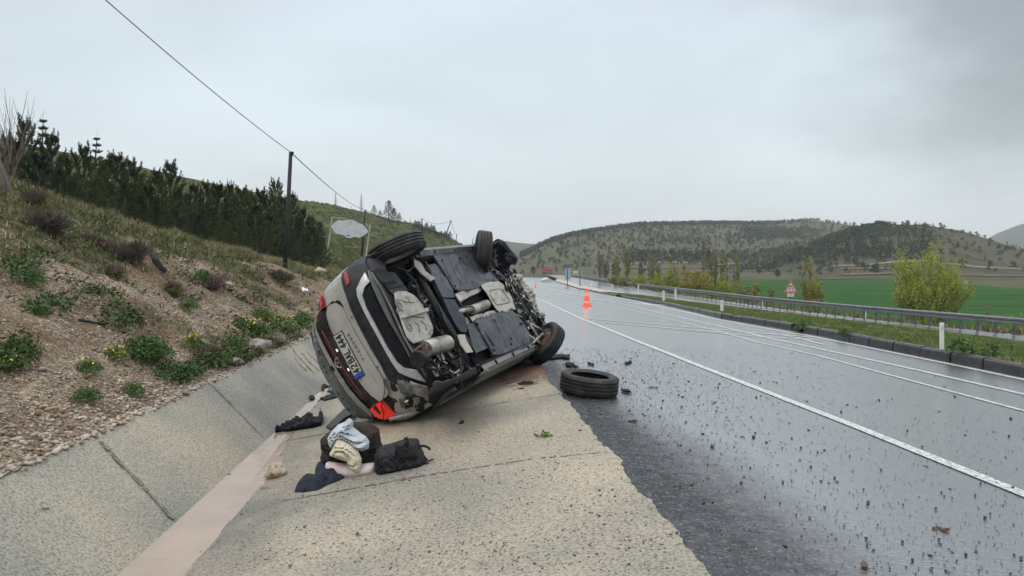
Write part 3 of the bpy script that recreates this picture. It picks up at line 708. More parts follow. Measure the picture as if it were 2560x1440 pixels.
# ---- low leafy ground cover in patches
def quads(P, size, g, tilt=.9, asp=.45):
    n = len(P); a = g.uniform(0, 2*np.pi, n); e = g.uniform(-tilt, tilt, n)
    u = np.c_[np.cos(a)*np.cos(e), np.sin(a)*np.cos(e), np.sin(e)]; w = np.cross(u, g.normal(size=(n, 3))); w /= np.linalg.norm(w, axis=1)[:, None]+1e-9
    s = (np.broadcast_to(size, (n,))*g.uniform(.6, 1.3, n))[:, None]
    V = np.stack([P, P+u*s*.5+w*s*asp*.5, P+u*s, P+u*s*.5-w*s*asp*.5], 1).reshape(-1, 3); T = np.arange(n*4).reshape(-1, 4)
    return V, T
P = []; K = []
SPOTS = [(660,850,110,55),(740,805,90,40),(600,900,90,30),(520,900,60,25),(450,935,50,20),(150,640,110,60),(60,680,70,50),(480,720,120,40),(620,760,120,40),(560,650,130,40),(760,630,90,30),(250,740,100,40),(120,780,60,25),(330,800,80,30),(700,750,90,30),(420,620,80,40),(40,890,50,25),(210,930,40,20),(370,880,60,30),(800,660,60,25),(640,690,90,30),(300,560,120,30)]
for (px, py, wx_, hy_) in SPOTS:
    for _ in range(230 if py < 780 else 330):
        qx, qy = random.gauss(px, wx_*.45), random.gauss(py, hy_*.45)
        if qy < 420: continue
        p = onroad(qx, qy, 0, lambda x, y: zl(x, y) if x < xt(y)-.1 else -9) if False else None
        a, b = ray(qx, qy); yy_ = None; d_ = 3.0
        while d_ < 45:
            if a*d_ < xt(d_)-.12 and HC+b*d_ < zl(a*d_, d_, False): yy_ = d_; break
            d_ *= 1.012
        if yy_ is None: continue
        if fbm(a*d_*1.4, d_*1.1, 6.6, 3) < -.1: continue
        P.append((a*d_, d_, zl(a*d_, d_)+random.uniform(0, .09))); K.append(d_)
g_ = np.random.default_rng(11); P = np.repeat(np.array(P), 4, axis=0)+g_.normal(0, .045, (len(P)*4, 3))*[1, 1, .5]; Kd = np.repeat(np.array(K), 4)
V, T = quads(P, .028+.0032*Kd, g_, 1.0)
gc = fastmesh('ground_cover', V, T, [nmat('cover_leaf', [(.028, .065, .015), (.06, .115, .028)], 5, .6, spec=.25), nmat('cover_leaf_olive', [(.05, .065, .024), (.095, .10, .045)], 5, .7, spec=.2)], mi=(np.repeat((g_.random(len(K)) < np.where(np.array(K) > 9, .8, .35)), 4)).astype(int)); tag(gc, kind='stuff')
# ---- weeds on the slope
YEL = nmat('yellow_petals', [(.48, .36, .02), (.62, .48, .04)], 3, .6)
LEAF = [nmat('weed_leaf', [(.035, .085, .018), (.075, .15, .035)], 7, .55, spec=.3), nmat('weed_leaf_light', [(.07, .12, .025), (.13, .19, .05)], 7, .55, spec=.3)]
def leafcloud(n, cx, r, h, size, up=.5, shape=1.0, seed=1, tilt=.9):
    """leaf quads in a dome: centre offsets, returns V,T (quads)"""
    g = np.random.default_rng(seed)
    a = g.uniform(0, 2*np.pi, n); rr = r*np.sqrt(g.uniform(0, 1, n)); z = h*(1-(rr/r)**2*.75)*g.uniform(.05, 1, n)**up
    P = np.c_[rr*np.cos(a), rr*np.sin(a), z]
    P[:, :2] *= (1+.25*np.sin(a*3+seed))[:, None]
    return quads(P, size, g, tilt)
def quads(P, size, g, tilt=.9, asp=.45):
    n = len(P); a = g.uniform(0, 2*np.pi, n); e = g.uniform(-tilt, tilt, n)
    u = np.c_[np.cos(a)*np.cos(e), np.sin(a)*np.cos(e), np.sin(e)]; w = np.cross(u, g.normal(size=(n, 3))); w /= np.linalg.norm(w, axis=1)[:, None]+1e-9
    s = (np.broadcast_to(size, (n,))*g.uniform(.6, 1.3, n))[:, None]
    V = np.stack([P, P+u*s*.5+w*s*asp*.5, P+u*s, P+u*s*.5-w*s*asp*.5], 1).reshape(-1, 3); T = np.arange(n*4).reshape(-1, 4)
    return V, T
WEEDS = [(370, 893, 95, 0, 'large bushy'), (288, 900, 62, 9, 'yellow flowered'), (222, 932, 62, 3, 'low round'), (448, 945, 70, 0, 'broad dark'), (28, 918, 62, 3, 'small dark'), (215, 1002, 66, 0, 'spreading leafy'),
         (335, 992, 52, 0, 'thin upright'), (483, 868, 55, 8, 'small yellow tipped'), (545, 912, 60, 0, 'sprawling'), (640, 838, 66, 10, 'yellow sprinkled'), (705, 832, 74, 12, 'thick yellow flowered'),
         (757, 815, 66, 14, 'bright yellow topped'), (585, 870, 58, 0, 'low leafy'), (655, 800, 60, 0, 'green leafy'), (82, 715, 62, 0, 'upright green'), (100, 790, 56, 0, 'flat green'), (470, 775, 50, 0, 'feathery green'),
         (600, 820, 50, 4, 'sparse flowered'), (505, 700, 45, 0, 'tufty grey green'), (745, 640, 80, 0, 'broad bright green')]
for i, (px, py, s, yel, look) in enumerate(WEEDS):
    p = onroad(px, py, 0, zall); sc = s/F*p.y*.5; hh = sc*1.15 if 'upright' not in look else sc*1.7
    e = empty('weed', p, (0, 0, random.random()*6))
    V, T = leafcloud(900, 0, sc*1.05, hh, sc*.20, seed=i+3); fastmesh('foliage', V, T, LEAF[i % 3 == 1], e)
    st = MB()
    for k in range(9):
        a = k*.7+i; st.tube([(0, 0, 0), (sc*.3*math.cos(a), sc*.3*math.sin(a), hh*.5), (sc*.6*math.cos(a), sc*.6*math.sin(a), hh*.8)], [.006, .005, .003], 4)
    st.build('stem', LEAF[1], e)
    if yel:
        g = np.random.default_rng(i); a = g.uniform(0, 6.3, int(yel*2.5)); rr = sc*.95*np.sqrt(g.uniform(0, 1, int(yel*2.5))); Pq = np.c_[rr*np.cos(a), rr*np.sin(a), hh*(1.08-(rr/sc)**2*.6)]
        V, T = quads(Pq, .020+.012*p.y/10, g, .4, 1.0); tag(fastmesh('flowers', V, T, YEL, e), kind='stuff')
    where = 'against the concrete bank' if py > 900 else ('halfway down the gravel slope' if py > 780 else 'high on the rocky slope')
    side = 'near the left edge' if px < 120 else ('left of the concrete joint' if px < 400 else ('beside the white car rear' if px > 690 else 'in the middle of the slope'))
    tag(e, f'{look} weed {where}, {side}', 'weed', 'weeds growing on the embankment')
# verge weeds
for i, (px, py, s, look) in enumerate([(2005, 802, 40, 'broad dark green weed on the median left of the bushy one'), (2108, 812, 34, 'upright dark weed on the median near the guardrail'), (2400, 846, 58, 'dark green weed right of the tall white marker post'), (2480, 852, 46, 'low green weed at the right end of the median')]):
    p = onroad(px, py, .3, lambda x, y: medcol(min(1, max(0, (x-KX(y)-.16)/(medx(y)-KX(y)))))(y)[1] if x > KX(y) else zr(x, y)); p.z -= .3
    sc = s/F*p.y*.5; e = empty('weed', p); V, T = leafcloud(400, 0, sc, sc*1.3, sc*.3, seed=90+i); fastmesh('foliage', V, T, LEAF[0], e)
    tag(e, look, 'weed', 'weeds on the grassed median')
# dry shrubs
TWIG = nmat('dry_twig', [(.085, .06, .05), (.16, .115, .09)], 5, .85); TWIG2 = nmat('tan_twig', [(.17, .12, .07), (.28, .20, .12)], 5, .85); TWIG3 = nmat('dark_twig', [(.045, .035, .028), (.10, .078, .06)], 5, .85)
def twigs(e, r, h, n, m, seed, th=.006, up=.6, leaf=None):
    rd = random.Random(seed); st = MB()
    for k in range(n):
        a = rd.uniform(0, 6.28); l = rd.uniform(.5, 1); q0 = Vector((rd.gauss(0, .12)*r, rd.gauss(0, .12)*r, 0)); pts = [q0]
        ww = rd.uniform(.1, 1)*r
        for s in (1, 2, 3, 4):
            t = s/4; pts.append(q0+Vector((math.cos(a)*ww*t**(1+up*.5)+rd.gauss(0, .05)*r, math.sin(a)*ww*t**(1+up*.5)+rd.gauss(0, .05)*r, h*l*(t if up > .3 else t*(1.6-.9*t)))))
        st.tube(pts, [th, th*.8, th*.6, th*.5, th*.3], 3, cap=False)
        for s in (2, 3):
            b = pts[s]; aa = rd.uniform(0, 6.28); st.tube([b, b+Vector((math.cos(aa)*r*.2, math.sin(aa)*r*.2, h*.22*l)), b+Vector((math.cos(aa)*r*.3, math.sin(aa)*r*.3, h*.38*l))], [th*.6, th*.5, th*.3], 3, cap=False)
    st.build('stem', m, e)
    if leaf:
        V, T = leafcloud(int(n*4), 0, r, h, r*.12, up=1, seed=seed); fastmesh('foliage', V, T, leaf, e)
SHR = [(115, 590, 120, 85, TWIG3, 'dark tangled shrub hanging over the bare earth on the left slope'), (190, 500, 150, 80, TWIG2, 'wide tan dry shrub on the upper left slope'), (60, 455, 120, 60, TWIG2, 'straw coloured bush below the bare saplings'),
       (90, 520, 90, 60, TWIG, 'reddish brown shrub at the left edge of the slope'), (335, 660, 100, 75, TWIG3, 'dark brown shrub in the middle of the slope beside the black sheet'), (285, 700, 90, 50, TWIG, 'brown twiggy shrub below the dark one'),
       (455, 545, 40, 55, TWIG2, 'small upright tan shrub before the pine wood'), (575, 590, 60, 48, TWIG2, 'rusty dry bush along the crest before the pines'), (525, 580, 34, 40, TWIG2, 'narrow tan bush along the crest'), (205, 440, 60, 70, TWIG2, 'tall dry grass bush at the crest under the pines'),
       (540, 720, 80, 40, TWIG, 'low brown shrub on the middle of the slope right of the hose'), (700, 705, 70, 36, TWIG3, 'low dark shrub on the slope left of the car'), (240, 620, 80, 40, TWIG, 'flattened brown shrub over pale stones'), (430, 740, 90, 44, TWIG, 'greyish shrub above the black hose')]
for i, (px, py, w, h, m, lab) in enumerate(SHR):
    p = onroad(px, py, 0, zall); e = empty('dry_shrub', p, (random.uniform(-.25, .25), random.uniform(.1, .45), i*1.1)); r = w/2/F*p.y; hh = h/F*p.y*.8; e.scale = (random.uniform(.9, 1.5), random.uniform(.6, .9), 1)
    twigs(e, r, hh, 240, m, 40+i, th=.0045*p.y/10+.001, up=.6 if m is TWIG2 else .2, leaf=G[1] if i % 2 else None); tag(e, lab, 'shrub', 'dry shrubs on the embankment')
# bare saplings at the left
for (px, py, top, w, lab, sd) in [(20, 400, 250, 95, 'leafless pale sapling standing against the sky at the far left', 5), (-40, 400, 300, 80, 'bare dark shrub cut by the left edge of the picture', 6)]:
    d_ = 13.5; x_ = ray(px, py)[0]*d_; p = Vector((x_, d_, zl(x_, d_))); e = empty('bare_sapling', p); hh = at(px, top, d_).z-p.z; twigs(e, w/2/F*d_*1.6, hh, 20, TWIG, sd, th=.008, up=1.0); tag(e, lab, 'sapling', 'leafless saplings at the top of the slope')

# ------------------------------------------------------------------ trees
BARK = nmat('pine_bark', [(.05, .038, .03), (.10, .075, .06)], 6, .9)
PN = [nmat('pine_needles', [(.038, .060, .024), (.078, .105, .042)], 1.6, .75, spec=.2), nmat('pine_needles_dark', [(.022, .040, .018), (.050, .075, .030)], 1.6, .75, spec=.2), nmat('pine_needles_olive', [(.052, .066, .022), (.10, .118, .044)], 1.6, .75, spec=.2)]
def brush(g, a, b, n, rad, ln):
    """needles around a twig from a to b, pointing forward"""
    a = np.asarray(a); b = np.asarray(b); d = b-a; L_ = np.linalg.norm(d); d = d/(L_+1e-9)
    t = g.uniform(0, 1.05, n)[:, None]; o = g.normal(size=(n, 3)); o -= (o@d)[:, None]*d; o /= np.linalg.norm(o, axis=1)[:, None]+1e-9
    P = a+d*L_*t; q = o*rad*(1.1-.45*t)+d*ln*.8; w = np.cross(q, g.normal(size=(n, 3))); w /= np.linalg.norm(w, axis=1)[:, None]+1e-9; w *= rad*.17
    return np.stack([P-w, P+w, P+q], 1)
def pine(seed, kind='pine'):
    """unit pine about 4 m tall"""
    g = np.random.default_rng(seed); h = 4.0; st = MB(); st.tube([(0, 0, -.3), (.04*g.normal(), .03, h*.4), (.05, .05*g.normal(), h*.8), (0, 0, h*.97)], [.09, .065, .035, .012], 7)
    tri = []; nl = 10 if kind == 'pine' else 17
    for k in range(nl):
        t = .06+.9*(k/(nl-1))**.9; z = h*t; R_ = (1.08*(1-t)**.75+.16) if kind == 'pine' else (1.0*(1-t)+.05)
        nb = (6 if kind == 'pine' else 7) if t < .6 else (4 if kind == 'pine' else 6)
        for j in range(nb):
            a = 2*math.pi*(j+g.uniform(-.3, .3))/nb+k*.7; r = R_*g.uniform(.7, 1.15); el = (.08+.85*t if kind == 'pine' else -.05+.4*t)+g.uniform(-.12, .12)
            dirv = np.array([math.cos(a)*math.cos(el), math.sin(a)*math.cos(el), math.sin(el)]); p0 = np.array([0, 0, z]); p1 = p0+dirv*r*.6; p2 = p0+dirv*r+np.array([0, 0, (.34 if kind == 'pine' else .03)*r])
            st.tube([p0, p1, p2], [.02*(1-t)+.008, .011, .005], 4, cap=False)
            if kind == 'pine':
                tri.append(brush(g, p0+dirv*r*.35, p1, 24, .08, .10)); tri.append(brush(g, p1, p2, 40, .085, .10))
                for s in range(4):
                    f = g.uniform(.4, .95); q0 = p0+(p2-p0)*f; aa = a+g.choice([-1, 1])*g.uniform(.5, 1.1); q1 = q0+np.array([math.cos(aa)*.3*r, math.sin(aa)*.3*r, .22*r+.1]); tri.append(brush(g, q0, q1, 30, .075, .10))
                q1 = p2+np.array([dirv[0]*.05, dirv[1]*.05, .26]); tri.append(brush(g, p2, q1, 34, .07, .10))
            else:
                tri.append(brush(g, p0+dirv*r*.1, p2, 40, .06, .09))
                for s in range(5):
                    f = g.uniform(.3, .95); q0 = p0+(p2-p0)*f; aa = a+g.choice([-1, 1])*.8; q1 = q0+np.array([math.cos(aa)*.25*r, math.sin(aa)*.25*r, 0]); tri.append(brush(g, q0, q1, 11, .035, .07))
    if kind == 'pine':
        for zz in (.94, 1.0): tri.append(brush(g, (0, 0, h*(zz-.06)), (0, 0, h*zz+.14), 40, .065, .10))
    else: tri.append(brush(g, (0, 0, h*.9), (0, 0, h*1.03), 20, .03, .05))
    V = np.concatenate(tri).reshape(-1, 3); T = np.arange(len(V)).reshape(-1, 3)
    return V, T, st
def make_tree(seed, kind, name, mat_):
    e = empty(name); V, T, st = pine(seed, kind); fastmesh('crown', V, T, mat_, e); st.build('trunk', BARK, e); return e
VAR = [make_tree(s, 'pine', 'pine_tree', PN[s % 3]) for s in range(5)]; VSP = [make_tree(20+s, 'cedar', 'cedar_tree', PN[0]) for s in range(2)]
used = set()
def place(proto, name, p, h, label, cat, group, rz=None, wd=1.0, h0=4.0):
    if id(proto) in used: o = copy_tree(proto)
    else: o = proto; used.add(id(proto))
    o.name = name; o.location = p; s = h/h0; o.scale = (s*wd, s*wd, s); o.rotation_euler = (0, 0, random.random()*6.28 if rz is None else rz)
    tag(o, label, cat, group); return o
PT = [(-60,300,30),(18,292,29),(62,305,32),(128,342,27),(165,372,28),(150,395,24),(208,372,33),(262,380,29),(292,376,26),(330,370,27),(352,405,33),(392,418,27),(426,402,28),(445,440,34),(486,428,27),(516,436,31),(545,455,27),(575,442,35),(602,462,28),(622,446,36),(650,470,30),(688,450,36),(706,478,30),(733,484,33),(757,506,34),(780,520,37),(800,548,37),
      (40,345,24),(95,360,25),(240,410,25),(310,440,23),(370,455,24),(410,470,24),(470,480,25),(530,495,25),(590,505,26),(640,515,27),(700,525,28),(748,540,30),(780,562,32),(190,425,24),(350,490,22),(500,530,24),(560,535,24),(670,550,26),(440,510,22),(280,480,21),(610,550,25),(725,560,28)]
def zgl(x, y): return zl(x, y, False)
ORD = ['first','second','third','fourth','fifth','sixth','seventh','eighth','ninth','tenth','eleventh','twelfth','thirteenth','fourteenth','fifteenth','sixteenth','seventeenth','eighteenth','nineteenth','twentieth','twenty first','twenty second','twenty third','twenty fourth','twenty fifth','twenty sixth','twenty seventh','twenty eighth','twenty ninth']
front_rank = {k: r for r, k in enumerate(sorted(range(27, len(PT)), key=lambda k: PT[k][0]))}
for i, (px, py, d) in enumerate(PT):
    a, b = ray(px, py); x = a*d; zb = zgl(x, d); h = (HC+b*d-zb)*.915*random.uniform(.86, 1.05)
    look = ['dark', 'dense', 'bushy', 'tall', 'slim'][i % 5]
    place(VAR[(i*3+i//5) % 5], 'pine_tree', (x, d, zb), h, (f'tall pine on the skyline of the left wood, {ORD[i]} from the left' if i < 27 else f'lower pine in the front row of the left wood, {ORD[front_rank[i]]} from the left'), 'pine tree', 'young pines along the top of the slope', wd=random.choice([.75, .9, 1.0, 1.15, 1.35])*(4/max(h, 2.2))**.4)
for px, py, d, lab in [(108, 290, 34, 'pale spiky topped conifer rising over the pines near the left edge'), (242, 336, 36, 'pale spiky topped conifer, second from the left above the pines')]:
    a, b = ray(px, py); x = a*d; zb = zgl(x, d); place(VSP[0], 'cedar_tree', (x, d, zb), HC+b*d-zb, lab, 'conifer', 'spiky conifers among the pines', wd=.75)
def zlh(px, t): return Vector(lhill_pt(px, t))
for px, t, hpx, lab, kd in [(839, .97, 32, 'small pointed conifer on the left hill skyline', 1), (903, .97, 42, 'larger pointed conifer on the hill skyline above the cloud shaped board', 1), (878, 1.0, 10, 'tiny conifer on the skyline between two larger ones', 1),
                            (935, .95, 22, 'rounded pine on the hill skyline left of the biggest', 0), (972, .9, 44, 'biggest bushy pine on the left hill skyline', 0), (985, .88, 32, 'bushy pine touching the biggest skyline pine on its right', 0), (950, .95, 16, 'low pine between the skyline pines', 0), (998, .9, 22, 'small pine at the right end of the skyline clump', 0),
                            (1010, .97, 12, 'lone little pine past the skyline clump', 1), (1026, .97, 14, 'pointed little pine left of the second far pole', 1)]:
    p = zlh(px, t); place((VSP[1] if kd else VAR[2]), 'hill_conifer', p, hpx/F*p.y*1.1, lab, 'conifer', 'conifers on the left hill skyline', wd=.6 if kd else 1.3)
for i in range(26):
    px = 1035+i*3.6; t = .78+.12*random.random(); p = zlh(px, t); place(VAR[i % 5], 'hill_pine', p, random.uniform(12, 20)/F*p.y, 'small dark pine in the belt running down the left hill', 'pine tree', 'pines in a belt down the left hill', wd=1.4)
# scrub bushes dotted on the left hill
P = []; Q = []; 
for _ in range(1500):
    px = random.uniform(560, 1170); t = random.random()**.8; p = lhill_pt(px, t); P.append(p); Q.append(random.uniform(.15, .5)*(p[1]/150)**.5)
stones('hill_scrub', P, Q, [G[3], G[1]], mi=[int(random.random() < .4) for _ in P], flat_=.7)

# far hill: about 280 separate trees and the rest as woodland
def far_tree(seed, conif=True):
    g = np.random.default_rng(seed); st = MB(); h = 1.0
    st.tube([(0, 0, -.05), (0, 0, .6)], [.05, .02], 5)
    n = 60; t = g.uniform(0, 1, n)
    if conif: rr = .30*(1-t)**.8+.02; z = .12+.88*t
    else: rr = .42*np.sqrt(np.maximum(0, 1-(2*t-1)**2))+.02; z = .2+.75*t
    a = g.uniform(0, 6.28, n); rr = rr*g.uniform(.3, 1, n); P = np.c_[rr*np.cos(a), rr*np.sin(a), z]
    V, T = quads(P, .26, g, .5, .8); return V, T, st
FT = []
M_FT = [nmat('far_conifer', [(.022, .034, .018), (.042, .058, .030)], .02, .85, spec=.1), nmat('far_broadleaf', [(.032, .046, .02), (.055, .068, .03)], .02, .85, spec=.1)]
for s in range(4):
    e = empty('hill_tree'); V, T, st = far_tree(s, s < 3); fastmesh('crown', V, T, M_FT[0 if s < 3 else 1], e); st.build('trunk', BARK, e); FT.append(e)
def hill_t_of(px, py):
    best = None
    for k in range(101):
        t = k/100; p = hill_pt(px, t); y = px_of(p)[1]
        if best is None or abs(y-py) < best[0]: best = (abs(y-py), t)
    return best[1]
def density(px, py):
    sky = interp(px, *sky_r); d = py-sky
    if d < -1: return 0
    v = .35 if d < 55 else .18
    if px < 1400: v *= .35
    if px > 2330: v *= max(.02, .35-(px-2330)/260)
    if 1560 < px < 2010 and 632 < py < 662: v = 1.6              # dark belt low on the hill
    yb = 660-(px-1900)*.33
    if 1850 < px < 2220 and abs(py-yb) < 14+max(0, (2100-px))*.06: v = 2.0      # diagonal belt
    if 1860 < px < 2110 and 572 < py < 602: v = 1.4
    if px > 2000 and py > 618 and px < 2330: v = .6 if py < 645 else .2
    if py > 655: v *= .3
    if d < 5 and px < 2150: v = 1.5
    if 1420 < px < 1500 and d > 40: v *= .5
    return v
cand = []
while len(cand) < 5600:
    px = random.uniform(1300, 2560); t = random.random()**.7; hf = hill2_pt if (px > 1900 and random.random() < min(.9, (px-1880)/250)) else hill_pt; p = hf(px, t); py = px_of(p)[1]
    if t > .1 and random.random() < density(px, py)/2+.02: cand.append((p, random.uniform(1.2, 2.8)*(1.2 if density(px, py) > 1.2 else 1), px, py))
cand.sort(key=lambda c: -c[1]/c[0][1])
for i, (p, h, px, py) in enumerate(cand[:285]):
    place(FT[i % 4], 'hill_tree', (p[0], p[1], p[2]-.1), h, 'small dark tree dotted on the wide hill across the valley', 'tree', 'trees dotted over the far hill', wd=random.uniform(.9, 1.5), h0=1.0)
vs, ts, ms = [], [], []; off = 0
base = [far_tree(s, s < 3)[:2] for s in range(4)]
sub = [(v.reshape(-1, 4, 3)[::2].reshape(-1, 3), np.arange(len(v)//2 if len(v) % 8 == 0 else len(v[::1])//2)) for v, t in base]
for i, (p, h, px, py) in enumerate(cand[285:]):
    v = sub[i % 4][0]; a = random.random()*6.28; c, s_ = math.cos(a), math.sin(a); w = random.uniform(.9, 1.5)
    q = np.c_[(v[:, 0]*c-v[:, 1]*s_)*h*w, (v[:, 0]*s_+v[:, 1]*c)*h*w, v[:, 2]*h]+np.array([p[0], p[1], p[2]-.1]); vs.append(q); nq = len(q)//4; ts.append(np.arange(nq*4).reshape(-1, 4)+off); ms += [0 if i % 4 < 3 else 1]*nq; off += nq*4
fw = fastmesh('woodland', np.concatenate(vs), np.concatenate(ts), M_FT, mi=ms); tag(fw, kind='stuff')

# ---- poplars, willows and bushes beyond the guardrail
def airy(seed, h, r, nst, nleaf, size, shape, lean=.1):
    """multi-stemmed tree with thin twigs and sparse young leaves; unit metres"""
    g = np.random.default_rng(seed); st = MB(); P = []
    for k in range(nst):
        a = g.uniform(0, 6.28); r0 = r*.12*math.sqrt(g.uniform()); tt = g.uniform(.78, 1.05) if shape == 'poplar' else g.uniform(.55, 1.05); ww = r*math.sqrt(g.uniform(0, 1))
        q0 = np.array([r0*math.cos(a), r0*math.sin(a), -.2]); pts = []
        for s in range(6):
            t = s/5; f = t**.6 if shape == 'willow' else (t**.9 if shape == 'bush' else min(1, t*1.8))
            capz = tt*h*(1-(.35*(ww/r)**2 if shape != 'poplar' else .1*(ww/r)))
            pts.append(q0+np.array([math.cos(a)*ww*f*(1 if shape != 'poplar' else (1-.5*t)), math.sin(a)*ww*f*(1 if shape != 'poplar' else (1-.5*t)), capz*t])+g.normal(0, .03*r, 3)*(t > 0))
        th = .012*h*(.4 if nst > 12 else .8)
        st.tube([tuple(p) for p in pts], [th*(1-.85*s/5) for s in range(6)], 4, cap=False)
        for s in range(7):
            t = g.uniform(.25, .95)*5; i0 = int(t); q = pts[i0]+(pts[min(5, i0+1)]-pts[i0])*(t-i0); b = g.uniform(0, 6.28); ll = r*g.uniform(.15, .4)*(1 if shape != 'poplar' else .6)
            e_ = q+np.array([math.cos(b)*ll*.7, math.sin(b)*ll*.7, ll*(1.2 if shape != 'bush' else .9)]); st.tube([tuple(q), tuple((q+e_)/2+g.normal(0, .02*r, 3)), tuple(e_)], [th*.3, th*.2, th*.1], 3, cap=False)
            m = nleaf//(nst*7)+1; u = g.uniform(.1, 1.05, (m, 1)); P.append(q+(e_-q)*u+g.normal(0, .055*r, (m, 3)))
    P = np.concatenate(P); P = P[P[:, 2] > .02*h]; V, T = quads(P, size, g, 1.2, .5); return V, T, st
LF = {'olive': nmat('leaf_olive', [(.15, .165, .055), (.24, .25, .10)], .8, .7, spec=.15), 'yellow': nmat('leaf_yellow_green', [(.19, .22, .024), (.33, .35, .055)], .6, .7, spec=.15), 'gold': nmat('leaf_golden', [(.22, .205, .030), (.34, .31, .06)], .6, .7, spec=.15), 'grey': nmat('leaf_grey_green', [(.15, .16, .09), (.23, .235, .14)], .6, .7, spec=.15)}
TB = nmat('thin_bark', [(.10, .085, .065), (.18, .15, .12)], 3, .9)
def fieldtree(name, px, ptop, d, wpx, shape, col, lab, cat, grp, seed, dens=1.0, nst=14, zb=None):
    a, b = ray(px, ptop); x = a*d; o_ = x-railx(d); dz = min(1, max(0, (o_-1.2)/9)); zb = railz(d)-.05+(-4.1-railz(d))*dz*dz*(3-2*dz) if zb is None else zb
    h = HC+b*d-zb; r = wpx/2/F*d; e = empty(name, (x, d, zb), (0, 0, seed))
    V, T, st = airy(seed, h, r, nst, int(4200*dens), .05*d/60*(2.2 if shape != 'poplar' else 2.2)+.03*h/7, shape); fastmesh('crown', V, T, LF[col], e); st.build('trunk', TB, e); tag(e, lab, cat, grp)
g1 = 'poplars beyond the guardrail'; g2 = 'yellow green bushes beyond the guardrail'
PO = [(1500, 618, 160, 22, 'grey', 'hazy narrow poplar, leftmost of the row'), (1513, 640, 155, 20, 'grey', 'short hazy poplar beside the leftmost one'), (1537, 632, 140, 16, 'olive', 'thin poplar in a pair left of the tall spire'), (1545, 640, 145, 12, 'olive', 'shorter thin poplar of the left pair'),
      (1567, 605, 130, 26, 'olive', 'tall spire shaped poplar standing clear of the others'), (1602, 640, 150, 16, 'grey', 'slight poplar right of the tall spire'), (1629, 618, 135, 26, 'olive', 'poplar with a dark stem before the dark woodland belt'), (1645, 645, 140, 22, 'olive', 'low poplar left of the yellow bushes'),
      (1760, 580, 115, 44, 'grey', 'tallest wide poplar over the golden bushes'), (1785, 605, 118, 30, 'olive', 'poplar just right of the tallest one'), (1812, 612, 112, 30, 'olive', 'slender poplar in the right group'), (1842, 612, 112, 26, 'olive', 'rightmost slender poplar of the row')]
for i, (px, pt, d, w, c, lab) in enumerate(PO): fieldtree('poplar', px, pt, d, w, 'poplar', c, lab, 'poplar', g1, 100+i, .45, 9)
BU = [(1600, 684, 110, 44, 'yellow', 'low yellow green bush, leftmost'), (1560, 690, 120, 40, 'olive', 'low olive bush behind the rail on the left'), (1672, 655, 90, 62, 'yellow', 'bright yellow green bush left of the golden ones'), (1718, 660, 95, 56, 'gold', 'golden bush in the middle of the thicket'), (1755, 665, 90, 60, 'gold', 'wide golden bush under the tallest poplar'),
      (1790, 662, 92, 50, 'yellow', 'yellow bush right of the golden ones'), (1825, 685, 88, 60, 'yellow', 'low yellow green bush at the right of the thicket'), (1640, 690, 100, 50, 'gold', 'low golden bush between two yellow ones'), (1535, 690, 130, 50, 'olive', 'hazy olive bush at the left of the thicket'), (1860, 700, 85, 40, 'olive', 'small olive bush at the right end of the thicket'), (1885, 690, 85, 26, 'gold', 'thin brownish sapling left of the triangular sign')]
for i, (px, pt, d, w, c, lab) in enumerate(BU): fieldtree('field_bush', px, pt, d, w, 'bush', c, lab, 'bush', g2, 150+i, 1.3, 18)
fieldtree('willow_tree', 2318, 606, 60, 168, 'willow', 'yellow', 'large spreading yellow green willow at the edge of the green field', 'willow', None, 200, 8.0, 60)
fieldtree('young_tree', 2020, 628, 78, 40, 'bush', 'gold', 'slim golden young tree right of the triangular sign', 'tree', None, 201, 1.0, 12)
fieldtree('young_tree', 2042, 675, 76, 42, 'bush', 'gold', 'lower golden young tree leaning beside the slim one', 'tree', None, 202, 1.2, 14)
fieldtree('young_tree', 2470, 738, 52, 34, 'bush', 'olive', 'small bare looking sapling in the field right of the willow', 'tree', None, 203, .3, 9)
fieldtree('young_tree', 2560, 735, 46, 70, 'bush', 'yellow', 'small yellow bush cut by the right edge of the picture', 'bush', None, 204, .5, 14)
fieldtree('young_tree', 1928, 700, 90, 24, 'bush', 'olive', 'faint sapling left of the triangular sign', 'tree', None, 205, .4, 8)
# green bush under the board on the left
p = onroad(868, 640, 0, zall); e = empty('green_bush', p); sc = 45/F*p.y; V, T = leafcloud(1500, 0, sc, sc*1.15, sc*.12, seed=301); fastmesh('foliage', V, T, LEAF[0], e); tag(e, 'leafy green bush under the cloud shaped board', 'bush')
p = onroad(735, 622, 0, zall); e = empty('green_bush', p); sc = 55/F*p.y; V, T = leafcloud(1300, 0, sc, sc*.45, sc*.12, seed=302); fastmesh('foliage', V, T, LEAF[1], e); tag(e, 'low spreading green bush at the foot of the near utility pole', 'bush')

